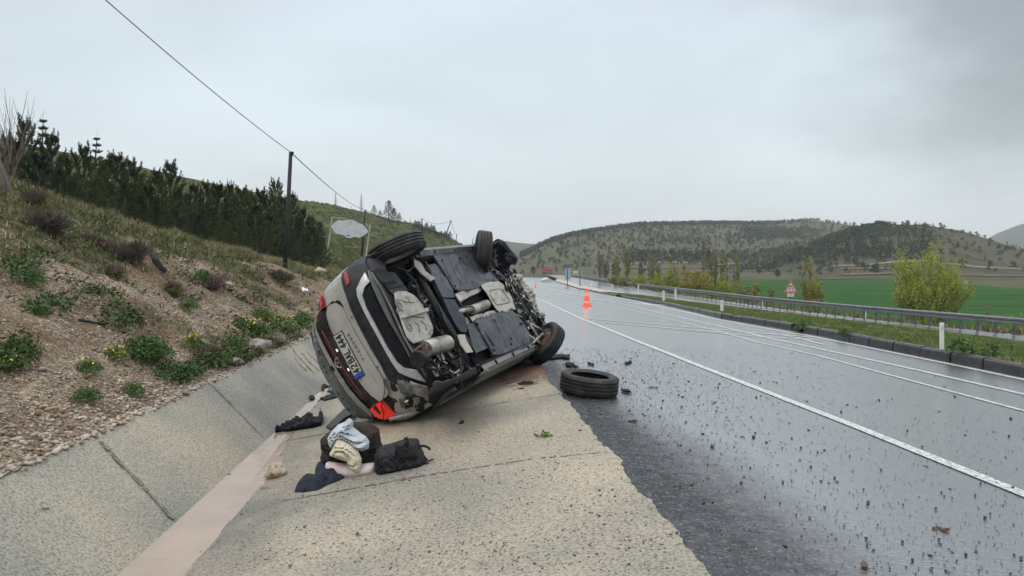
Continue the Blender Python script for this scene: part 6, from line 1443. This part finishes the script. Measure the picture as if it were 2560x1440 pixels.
# chips of stone, glass and plastic everywhere
P = []; Q = []; K = []
for _ in range(5600):
    if random.random() < .6: px = random.gauss(1560, 260); py = 870+abs(random.gauss(0, 1))*150
    else: px = random.uniform(1380, 2560); py = 880+560*random.random()**.8
    if py > 1438 or px > 2570 or px < 1300: continue
    p = onroad(px, py, 0, zditch); r = random.uniform(.002, .0055)*(p.y/7)**.5*(2.0 if random.random() < .05 else 1)
    if p.x > L4(p.y): continue
    P.append((p.x, p.y, p.z+r*.22)); Q.append(r*1.5); K.append(4 if random.random() < .93 else random.choice([1, 2, 3]))
for _ in range(2600):
    px = random.uniform(520, 1700); py = random.uniform(900, 1438); p = onroad(px, py, 0, zditch)
    if p.x > xe(p.y)+.05 or p.x < wx(p.y)+.1: continue
    r = random.uniform(.002, .006)*(1.8 if random.random() < .06 else 1); P.append((p.x, p.y, p.z+.018+r*.4)); Q.append(r*1.2); K.append(random.choices([4, 1, 2, 3], [.6, .1, .15, .15])[0])
stones('road_grit', P, Q, SC, mi=K, flat_=.42)
# larger crumbs round the loose tyre and the car nose
P = []; Q = []; K = []
for _ in range(900):
    px = random.gauss(1530, 120); py = random.gauss(935, 40)
    if px < 1380 or py < 868: continue
    p = onroad(px, py, 0, zditch); r = random.uniform(.002, .007); P.append((p.x, p.y, p.z+r*.5+.004)); Q.append(r*1.3); K.append(random.choices([4, 3, 2], [.8, .12, .08])[0])
stones('crash_crumbs', P, Q, SC, mi=K, flat_=.5)
# the loose tyre
tp = onroad(1473, 984, 0, zr); tb = MB(); tyre_mb(tb, Matrix.Identity(4), r=.328, w=.215, rim=.215, n=120); lt = tb.build('loose_tyre', RUB, auto=R(40)); lt.location = (tp.x, tp.y, tp.z+.115); lt.rotation_euler = (R(2), R(6), 0)
tag(lt, 'loose black car tyre lying flat at the edge of the asphalt', 'tyre')
# fragments of plastic
def shard(name, P, H, m, lab, fold=.03, fn=zditch, seed=0):
    m = INS if m in (BLK, PAN2) else m
    H *= .5; fold *= .5
    o = lying(name, P, H, m, fold=fold, fs=18, cell=.03, seed=seed, fn=fn); tag(o, lab, 'debris'); return o
shard('rubber_strip', [(1358,900),(1372,893),(1400,890),(1425,891),(1424,899),(1400,897),(1380,900)], .03, BLK, 'torn black rubber strip by the front wheel on the asphalt'); shard('plastic_shard', [(1412,912),(1422,909),(1436,912),(1430,919),(1416,918)], .02, BLK, 'small black plastic shard above the loose tyre')
shard('plastic_shard', [(1432,914),(1440,917),(1447,921),(1436,921)], .02, BLK, 'pointed black shard right of the small one above the tyre'); shard('plastic_shard', [(1294,962),(1315,957),(1334,958),(1332,964),(1298,966)], .015, BLK, 'black plastic strip on the concrete left of the loose tyre'); shard('plastic_shard', [(1296,975),(1309,974),(1308,977),(1297,977)], .01, BLK, 'thin dark splinter below the black plastic strip')
shard('plastic_shard', [(1552,977),(1572,978),(1578,984),(1556,982)], .015, BLK, 'looped black fragment right of the loose tyre'); shard('plastic_shard', [(1561,909),(1580,903),(1578,908),(1566,912)], .01, BLK, 'brownish fragment on the road beyond the tyre'); shard('plastic_shard', [(1468,908),(1486,912),(1484,915),(1470,911)], .01, BLK, 'thin dark sliver beyond the tyre')
bf = empty('bumper_fragment', gd(750, 1078)); 
o = lying('panel', [(688,1083),(735,1066),(738,1058),(752,1060),(768,1050),(780,1053),(786,1062),(795,1055),(800,1042),(808,1050),(803,1068),(782,1074),(740,1080),(700,1086)], .05, INS, fold=.05, seed=3); bpy.context.view_layer.update(); o.parent = bf; o.matrix_parent_inverse = bf.matrix_world.inverted()
b_ = MB(); q = [gd(*p)-bf.location+Vector((0, 0, .05)) for p in [(690,1085),(740,1068),(800,1058)]]; b_.tube(q, .012, 6); b_.build('rail', CAV, bf); tag(bf, 'broken black bumper bracket lying across the muddy water edge', 'debris')
shard('plastic_shard', [(773,996),(780,993),(788,997),(786,1004),(776,1003)], .04, BLK, 'small black clip at the foot of the bank'); shard('paper_sheet', [(786,992),(800,984),(822,982),(828,990),(812,1000),(795,1002)], .006, nmat('dirty_paper', [(.45, .40, .34), (.55, .5, .44)], 12, .7), 'dirty pale sheet in the water behind the car', fold=.01)
shard('cardboard_scrap', [(803,984),(812,981),(820,986),(816,995),(804,996)], .03, FAB['card'], 'brown cardboard scrap on the pale sheet', fold=.01); shard('plastic_shard', [(800,1002),(815,996),(832,990),(850,987),(852,994),(835,1000),(812,1006)], .04, BLK, 'black broken piece right of the cardboard scrap'); shard('plastic_debris', [(805,982),(806,965),(812,964),(826,970),(824,974),(812,970),(811,982)], .03, BLK, 'bent black frame standing behind the cardboard scrap')
shard('plastic_shard', [(820,982),(840,978),(848,984),(830,988)], .03, BLK, 'black crumpled piece against the car spoiler'); shard('paper_tag', [(978,1066),(989,1067),(988,1072),(978,1072)], .004, PLATE, 'tiny white tag on the concrete under the red lamp', fold=.001)
shard('wire_piece', [(740,1046),(760,1036),(761,1038),(742,1048)], .006, BLK, 'short dark wire above the bumper bracket', fold=.002); shard('flat_reed', [(103,1274),(124,1273),(124,1276),(104,1276)], .004, RK2, 'dry reed lying on the near concrete bank', fold=.001)
# green sprig
p = gd(1364, 1096); e = empty('plant_sprig', p); V, T = leafcloud(60, 0, .06, .05, .05, seed=5); fastmesh('foliage', V, T, LEAF[1], e); tag(e, 'yellow green plant sprig torn off on the concrete', 'sprig')
# litter on the slope
WH = nmat('white_litter', [(.6, .6, .6), (.75, .75, .74)], 20, .6)
for P_, lab in [([(543,604),(550,601),(563,612),(560,616),(547,612)], 'white crumpled litter high on the slope'), ([(754,725),(769,723),(771,731),(757,732)], 'white can lying near the foot of the slope beside the car'), ([(690,622),(703,619),(707,624),(694,626)], 'pale scrap by the utility pole'), ([(555,618),(567,620),(564,625),(556,623)], 'second white scrap just below the crumpled litter')]: shard('litter', P_, .05, WH, lab, fn=zall)
def hose(name, pts, r, m, lab):
    P_ = [onroad(px, py, 0, zall)+Vector((0, 0, .03)) for px, py in pts]; b_ = MB(); b_.tube(P_, r, 7); o = b_.build(name, m, smooth=True); tag(o, lab, 'hose'); return o
hose('black_hose', [(500,688),(530,706),(556,720),(580,732)], .022, BLK, 'black hose lying down the middle of the bare slope'); hose('black_hose', [(198,806),(230,812),(262,818)], .014, BLK, 'short black pipe on the gravel at the left'); hose('black_hose', [(640,790),(665,802),(690,812)], .012, BLK, 'thin dark stick above the green weeds near the car')
shard('black_sheet', [(372,636),(384,640),(400,660),(418,678),(412,684),(394,672),(380,655)], .03, PAN2, 'torn dark plastic sheet on the slope beside the brown shrub', fn=zall)
# leaning wooden post at the far left
p = onroad(20, 478, 0, zall); b_ = MB(); b_.box((0, 0, 0), (.12, .10, .75)); o = b_.build('leaning_post', nmat('old_wood', [(.07, .06, .05), (.15, .13, .11)], 8, .85, vec=(1, 1, .2)), bevel=.01); o.location = (p.x-.12, p.y, p.z+.3); o.rotation_euler = (0, R(-18), .2); tag(o, 'weathered leaning post at the left edge on the slope', 'post')

# ------------------------------------------------------------------ roadside furniture
def medg(x, y):
    if x < KX(y)+.16: return zr(x, y)+KH*(x > KX(y))
    w = medx(y)-KX(y)-.16; t = (x-KX(y)-.16)/w; k = kz(y)
    return k+(medz(y)-k)*min(1, max(0, t))**1.5 if t <= 1 else medz(y)+(railz(y)-medz(y))*min(1, (x-medx(y))/(railx(y)-medx(y)))
WP_ = nmat('white_post', [(.52, .56, .50), (.62, .66, .60)], 4, .55)
def marker(px, ptop, pbase, w, lab, i):
    p = onroad(px, pbase, 0, medg); h = (pbase-ptop)/F*p.y; ww = w/F*p.y; e = empty('marker_post', p)
    b_ = MB(); b_.prism([(-ww/2, -ww*.3), (ww/2, -ww*.3), (ww*.42, ww*.3), (-ww*.42, ww*.3)], -.3, h); b_.build('post', WP_, e, bevel=ww*.08)
    c = MB(); c.box((0, -ww*.31, h*.8), (ww*.5, ww*.03, h*.14)); c.build('reflector', nmat('reflector_grey', [(.35, .37, .34)], 5, .3), e); tag(e, lab, 'marker post', 'white marker posts along the median')
for i, a in enumerate([(2354,807,873,10,'tallest white marker post, on the kerb at the right'),(1804.5,751,779,7.5,'white marker post on the kerb left of the triangular sign'),(1659,727,753,6,'white marker post on the kerb before the yellow bushes'),(1531,711,731,4.5,'white marker post right of the orange cone'),(1478,702,722,3.6,'white marker post just behind the orange cone'),(1904,748,766,5,'leaning white post below the guardrail left of the triangular sign'),
        (2162,772,798,6,'white post against the guardrail in front of the green field'),(1688.6,722,741,4.5,'white post beyond the grass before the golden bushes'),(1596,712,724,3.5,'small white post at the rail left of the golden bushes'),(1462,699,709,2.5,'tiny white post at the end of the paved island')]): marker(*a, i)
# guardrail
GAL = nmat('galvanised', [(.12, .135, .14), (.19, .20, .21)], 3, .42, metal=.4); GD = nmat('galvanised_dark', [(.06, .07, .075), (.10, .11, .115)], 3, .5, metal=.3)
gr = empty('guardrail', (railx(30), 30, railz(30))); go = gr.location
RH = .82
def beam(z0, hgt, name, m):
    V = []; ys = [y for y in ROWS if 20 < y < 330]
    prof_ = [(0, 0), (-.06, .05), (-.06, .10), (0, .14), (0, .17), (-.06, .21), (-.06, .26), (0, .31)]
    for y in ys:
        for a, b in prof_: V.append((railx(y)+a-go.x, y-go.y, railz(y)+z0+b*hgt/.31-go.z))
    k = len(prof_); o = mesh(name, V, [(i*k+j, (i+1)*k+j, (i+1)*k+j+1, i*k+j+1) for i in range(len(ys)-1) for j in range(k-1)], m, gr); s = o.modifiers.new('s', 'SOLIDIFY'); s.thickness = .012
beam(.52, .30, 'rail_beam', GAL)
y = 25.0; pc = 0; rest = MB()
while y < 300:
    x = railx(y)+.06; z = railz(y)
    if pc < 100: b_ = MB(); b_.box((x-go.x, y-go.y, z+.33-go.z), (.07, .10, .80)); b_.build('post', GD, gr); pc += 1
    else: rest.box((x-go.x, y-go.y, z+.33-go.z), (.10, .14, .80))
    y += .95 if y < 60 else 1.4
o = rest.build('far_posts', GD, gr); tag(o, kind='stuff'); tag(gr, 'long galvanised guardrail bending along the far side of the road', 'guardrail')
# kerb strip under the guardrail
V = []; ys = [y for y in ROWS if 20 < y < 120]
for y in ys:
    for a, b in ((-.55, -.02), (-.55, .07), (-.40, .07), (-.40, -.02)): V.append((railx(y)+a, y, railz(y)+b))
tag(mesh('low_kerb', V, [(4*i+j, 4*i+4+j, 4*i+5+j, 4*i+1+j) for i in range(len(ys)-1) for j in range(3)], nmat('pale_kerb', [(.17, .17, .16), (.26, .255, .24)], 2, .7)), kind='structure')
# cones
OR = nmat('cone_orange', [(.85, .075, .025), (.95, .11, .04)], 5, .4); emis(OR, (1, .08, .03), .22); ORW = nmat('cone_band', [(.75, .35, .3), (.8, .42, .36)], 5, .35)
def cone(px, ptop, pbase, lab):
    p = onroad(px, pbase, 0, zr); h = (pbase-ptop)/F*p.y; e = empty('traffic_cone', p); s = h/.75
    b_ = MB(); b_.lathe([(.16, .04), (.15, .06), (.033, .70), (.028, .75), (0, .75)], 20); b_.build('cone_body', OR, e, smooth=True)
    c = MB(); c.lathe([(.085, .42), (.058, .56)], 20, Matrix.Diagonal((1.05, 1.05, 1, 1))); c.build('reflective_band', ORW, e); c = MB(); c.lathe([(.142, .12), (.125, .21)], 20, Matrix.Diagonal((1.04, 1.04, 1, 1))); c.build('reflective_band', ORW, e)
    c = MB(); c.box((0, 0, .02), (.42, .42, .045)); c.build('base', OR, e, bevel=.01); e.scale = (s, s, s); tag(e, lab, 'traffic cone', 'orange cones along the closed lane')
cone(1467, 720, 765, 'nearest and largest orange traffic cone'); cone(1339, 705, 719, 'middle orange traffic cone on the far lane'); cone(1306, 693, 703, 'farthest tiny orange cone beside the car wreck')
# triangular slippery road sign
SR = nmat('sign_red', [(.30, .03, .03)], 5, .4); SW = nmat('sign_pinkish_white', [(.55, .46, .44)], 5, .4); SK = nmat('sign_black', [(.015, .015, .02)], 5, .4); SPO = nmat('sign_post', [(.07, .075, .08)], 5, .5, metal=.3)
ds = 55.0; q = at(1977, 733, ds); sg = empty('warning_sign', (q.x, q.y, railz(55)-.3)); u_ = ds/F
def sxy(px, py, off=0): v = at(px, py, ds-off); return (v.x-q.x, v.z-sg.location.z)
def splate(name, P, off, th, m, par): 
    b_ = MB(); b_.prism([sxy(*p) for p in P], off, off+th, lambda a, b, h: (a, -h, b)); return b_.build(name, m, par)
b_ = MB(); b_.tube([(0, .04, -.4), (0, .04, sxy(1977, 705)[1])], .04, 8); b_.build('post', SPO, sg)
tri = splate('sign_plate', [(1977,699.5),(1995,732),(1959,732)], 0, .02, nmat('sign_border', [(.5, .2, .19)], 5, .4), sg)
splate('red_triangle', [(1977,701.5),(1993,731),(1961,731)], .02, .004, SR, tri); splate('white_triangle', [(1977,706),(1989.5,728.8),(1964.5,728.8)], .024, .004, SW, tri)
splate('car_symbol', [(1972.5,715.5),(1974,714),(1980,714.5),(1981.5,716.5),(1981,718),(1978,717),(1975,717.3),(1972.3,718)], .028, .004, SK, tri)
for P_ in ([(1974,719),(1976,721),(1974,724),(1972,727),(1970.5,727),(1973,723.5),(1972.5,720)], [(1980,719.5),(1981.8,722),(1982.5,725),(1983.5,727.5),(1982,727.5),(1981,724.5),(1979,721)]): splate('skid_symbol', P_, .028, .004, SK, tri)
sp2 = splate('lower_plate', [(1968,732.5),(1985,732.5),(1985,742),(1968,742)], 0, .015, SW, sg); splate('arrow_symbol', [(1970.5,735.5),(1974,733.6),(1979,733.6),(1982.5,735.5),(1978,735),(1975,735)], .015, .004, SK, sp2); splate('divider', [(1976.2,737),(1977,737),(1977,741.5),(1976.2,741.5)], .015, .003, SK, sp2)
tag(sg, 'red bordered triangular slippery road sign behind the guardrail', 'traffic sign')
# two blue-grey road signs seen edge and back on the island
BS = nmat('sign_back_blue', [(.20, .29, .34), (.26, .35, .40)], 5, .5)
for px, pb, parts, lab in [(1418.5, 713, [[(1419,668.5),(1425.5,672),(1428,678),(1425.5,684),(1419,686.5),(1413,684),(1410.5,678),(1413,672)], [(1412.5,685.5),(1427,685.5),(1427,697),(1420,700),(1412.5,697)]], 'tall sign post with pale blue octagon and plate on the island'), (1450, 716, [[(1446.5,676),(1457,676),(1457,690.5),(1446.5,690.5)]], 'dark sign post with small grey plate at the island tip')]:
    p = onroad(px, pb, 0, medg); e = empty('road_sign', p); b_ = MB(); b_.tube([(0, 0, -.2), (0, 0, at(px, 668 if px < 1430 else 675, p.y).z-p.z)], 1.1/F*p.y, 8); b_.build('post', SPO, e)
    for P_ in parts: b_ = MB(); b_.prism([(at(a, b, p.y).x-p.x, at(a, b, p.y).z-p.z) for a, b in P_], -.08, -.05, lambda a, b, h: (a, -h, b)); b_.build('sign_plate', BS if px < 1430 else nmat('sign_back_grey', [(.22, .25, .27)], 5, .5), e)
    tag(e, lab, 'road sign')
for px, pt, pb in [(1381, 689, 700), (1389, 692, 701), (1366.5, 688, 694)]:
    p = onroad(px, pb, 0, medg); e = MB(); e.tube([(0, 0, -.1), (0, 0, (pb-pt)/F*p.y)], .05, 6); o = e.build('thin_post', SPO); o.location = p; tag(o, {1381: 'thin dark post on the paved island, middle one of three', 1389: 'thin dark post on the paved island, nearest of three', 1366.5: 'thin dark post on the paved island, farthest of three'}[px], 'post', 'thin posts on the island')
# yellow chevron boards far off
YC = nmat('chevron_yellow', [(.6, .5, .2)], 5, .5)
for i in range(5):
    p = at(1433+i*2.6, 680, 215); b_ = MB(); b_.prism([(-.12, -.35), (.12, -.35), (.16, .35), (-.08, .35)], 0, .05, lambda a, b, h: (a, h, b)); b_.tube([(0, .06, -1.2), (0, .06, 0)], .03, 5); o = b_.build('chevron_board', YC); o.location = p; tag(o, 'small yellow chevron board beyond the far bend', 'chevron board', 'yellow chevron boards at the bend')
# red lorry
tr_p = Vector((at(1369, 687, 205).x, 205, at(1369, 687, 205).z)); tk = empty('red_lorry', tr_p, (0, 0, R(8))); TR = nmat('lorry_red', [(.25, .035, .04), (.34, .06, .06)], 2, .4); DK = nmat('lorry_dark', [(.02, .02, .022), (.05, .045, .045)], 2, .5)
b_ = MB(); b_.box((.55, 0, 1.05), (1.5, 1.6, .9), taper=.94); b_.build('cab', TR, tk, bevel=.08); b_ = MB(); b_.box((.55, -.78, 1.25), (1.2, .05, .36)); b_.build('windscreen', DK, tk)
b_ = MB(); b_.box((-.35, 2.2, 1.3), (1.9, 4.2, .7)); b_.box((-.35, .4, 1.6), (1.7, .3, .9)); b_.build('load_bed', TR, tk, bevel=.03); b_ = MB(); b_.box((-.45, 1.4, 1.95), (.9, .8, .35)); b_.box((-.9, 1.4, 1.6), (.2, 1.5, .2)); b_.build('crane', DK, tk)
b_ = MB(); b_.box((.1, 1.5, .55), (1.7, 5.2, .2)); b_.build('chassis', DK, tk)
for x in (-.7, 1.15):
    for yy in (0, 3.2): b_ = MB(); b_.lathe([(0, -.12), (.2, -.12), (.38, -.1), (.38, .1), (.2, .12), (0, .12)], 16, Matrix.Translation((x, yy, .38)) @ Matrix.Rotation(R(90), 4, 'Y')); b_.build('wheel', DK, tk)
b_ = MB(); b_.box((0.2, -.84, .75), (.25, .05, .12)); b_.build('headlight', PLATE, tk); b_ = MB(); b_.box((1.0, -.84, .75), (.25, .05, .12)); b_.build('headlight', PLATE, tk)
tag(tk, 'red lorry with a dark crane coming along the far road', 'lorry')
# utility poles and their cable
PW = nmat('dark_pole_wood', [(.012, .012, .013), (.03, .028, .027)], 3, .8, vec=(1, 1, .2))
def pole(px0, py0, px1, py1, d, w, lab, hb=.8, arm=False):
    a = at(px1, py1, d); b = at(px0, py0, d); dirv = (b-a).normalized(); e = empty('utility_pole', a-dirv*hb); m_ = MB(); m_.tube([(0, 0, 0), tuple(b-e.location)], [w/2/F*d*1.15, w/2/F*d*.9], 10); m_.build('shaft', PW, e, smooth=True)
    c = MB(); c.tube([tuple(b-e.location-dirv*.12), tuple(b-e.location+Vector((.05, 0, .02)))], .045, 6); c.build('insulator', CAV, e); tag(e, lab, 'utility pole', 'utility poles along the slope'); return b
t1 = pole(727, 381, 716, 600, 20.5, 10, 'nearest dark utility pole standing before the pines'); t2 = pole(913, 525, 906, 620, 75, 5.5, 'second dark utility pole beside the cloud shaped board'); t3 = pole(1055, 546, 1055, 575, 150, 3, 'small far utility pole on the hill skyline')
t4 = pole(1128, 551, 1109, 602, 150, 2.6, 'far utility pole leaning to the right'); t5 = pole(1142, 585, 1138, 617, 190, 2, 'farthest thin utility pole behind the car'); t6 = pole(1183, 595, 1181, 615, 220, 1.8, 'tiny utility pole between the two front wheels')
def cable(name, a, b, sag, r, lab):
    pts = [a.lerp(b, t/24)-Vector((0, 0, sag*4*(t/24)*(1-t/24))) for t in range(25)]; m_ = MB(); m_.tube(pts, r, 5); o = m_.build(name, CAV); tag(o, lab, 'cable')
cable('overhead_cable', at(-60, -290, 9.5), t1, .12, .009, 'overhead cable sweeping down from the top edge to the nearest pole'); cable('overhead_cable', t1, t2, .3, .014, 'cable from the nearest pole to the second pole'); cable('overhead_cable', t2, t3, 1.2, .03, 'cable from the second pole to the skyline pole'); cable('overhead_cable', t3, t4, .9, .025, 'faint cable between the skyline pole and the leaning pole'); cable('overhead_cable', t4, t5, .9, .03, 'faint cable from the leaning pole down to the farthest pole')
# cloud shaped board between two thin posts
def C8(cx, cy): return 800+cx/6.095, 480+cy/6.095
db = 48.0; bo = at(870, 600, db); bd = empty('cloud_shaped_board', bo); PB = nmat('board_grey_white', [(.42, .46, .46), (.50, .54, .54)], 3, .4); BB = nmat('board_edge', [(.10, .11, .08), (.2, .2, .16)], 3, .7); PLE = nmat('pale_pole', [(.28, .26, .23), (.38, .36, .32)], 3, .6)
def bx_(P): return [(at(*C8(*p), db).x-bo.x, at(*C8(*p), db).z-bo.z) for p in P]
bp_ = bx_([(165,520),(225,465),(290,428),(350,438),(400,430),(440,422),(490,425),(540,448),(590,478),(640,488),(680,530),(720,575),(735,610),(690,650),(650,672),(600,702),(540,685),(500,692),(460,706),(410,695),(360,660),(300,645),(250,640),(210,600),(190,560)])
b_ = MB(); b_.prism(bp_, 0, .05, lambda a, b, h: (a, -h, b)); pl_ = b_.build('panel', PB, bd)
cx_ = sum(p[0] for p in bp_)/len(bp_); cy_ = sum(p[1] for p in bp_)/len(bp_)
b_ = MB(); b_.prism([(cx_+(a-cx_)*1.07, cy_+(b-cy_)*1.10) for a, b in bp_], -.06, -.005, lambda a, b, h: (a, -h, b)); b_.build('rim', BB, bd)
(a, b), = bx_([(460, 470)]); b_ = MB(); b_.tube([(a+.11*math.cos(t), -.055, b+.11*math.sin(t)) for t in [i*math.pi/8 for i in range(17)]], .008, 5); b_.build('round_mark', SPO, pl_); (a, b), = bx_([(432, 660)]); b_ = MB(); b_.box((a, -.055, b), (.22, .01, .05)); b_.build('small_mark', SPO, pl_)
for P_ in ([(185,375),(100,860)], [(765,480),(680,970)]): q2 = bx_(P_); b_ = MB(); b_.tube([(q2[0][0], .05, q2[0][1]), (q2[1][0], .05, q2[1][1]-.6)], .05, 8); b_.build('post', PLE, bd)
for P_ in ([(185,385),(480,420)], [(690,470),(760,560)], [(150,600),(230,640)], [(165,560),(200,640)]): q2 = bx_(P_); b_ = MB(); b_.tube([(q2[0][0], .05, q2[0][1]), (q2[1][0], .05, q2[1][1])], .025, 6); b_.build('brace', PLE, bd)
tag(bd, 'pale cloud shaped board held between two thin leaning posts', 'signboard')

# ------------------------------------------------------------------ haze
M_HAZE = bpy.data.materials.new('haze_air'); M_HAZE.use_nodes = True; nt = M_HAZE.node_tree; nt.nodes.clear()
o_ = nt.nodes.new('ShaderNodeOutputMaterial'); v_ = nt.nodes.new('ShaderNodeVolumePrincipled'); v_.inputs['Density'].default_value = .00030; v_.inputs['Color'].default_value = (.86, .92, .96, 1); v_.inputs['Anisotropy'].default_value = .2
nt.links.new(v_.outputs[0], o_.inputs['Volume'])
hz = MB().box((0, 1050, 42), (4400, 2300, 99)).build('haze', M_HAZE); tag(hz, kind='stuff')
hz.display_type = 'WIRE'
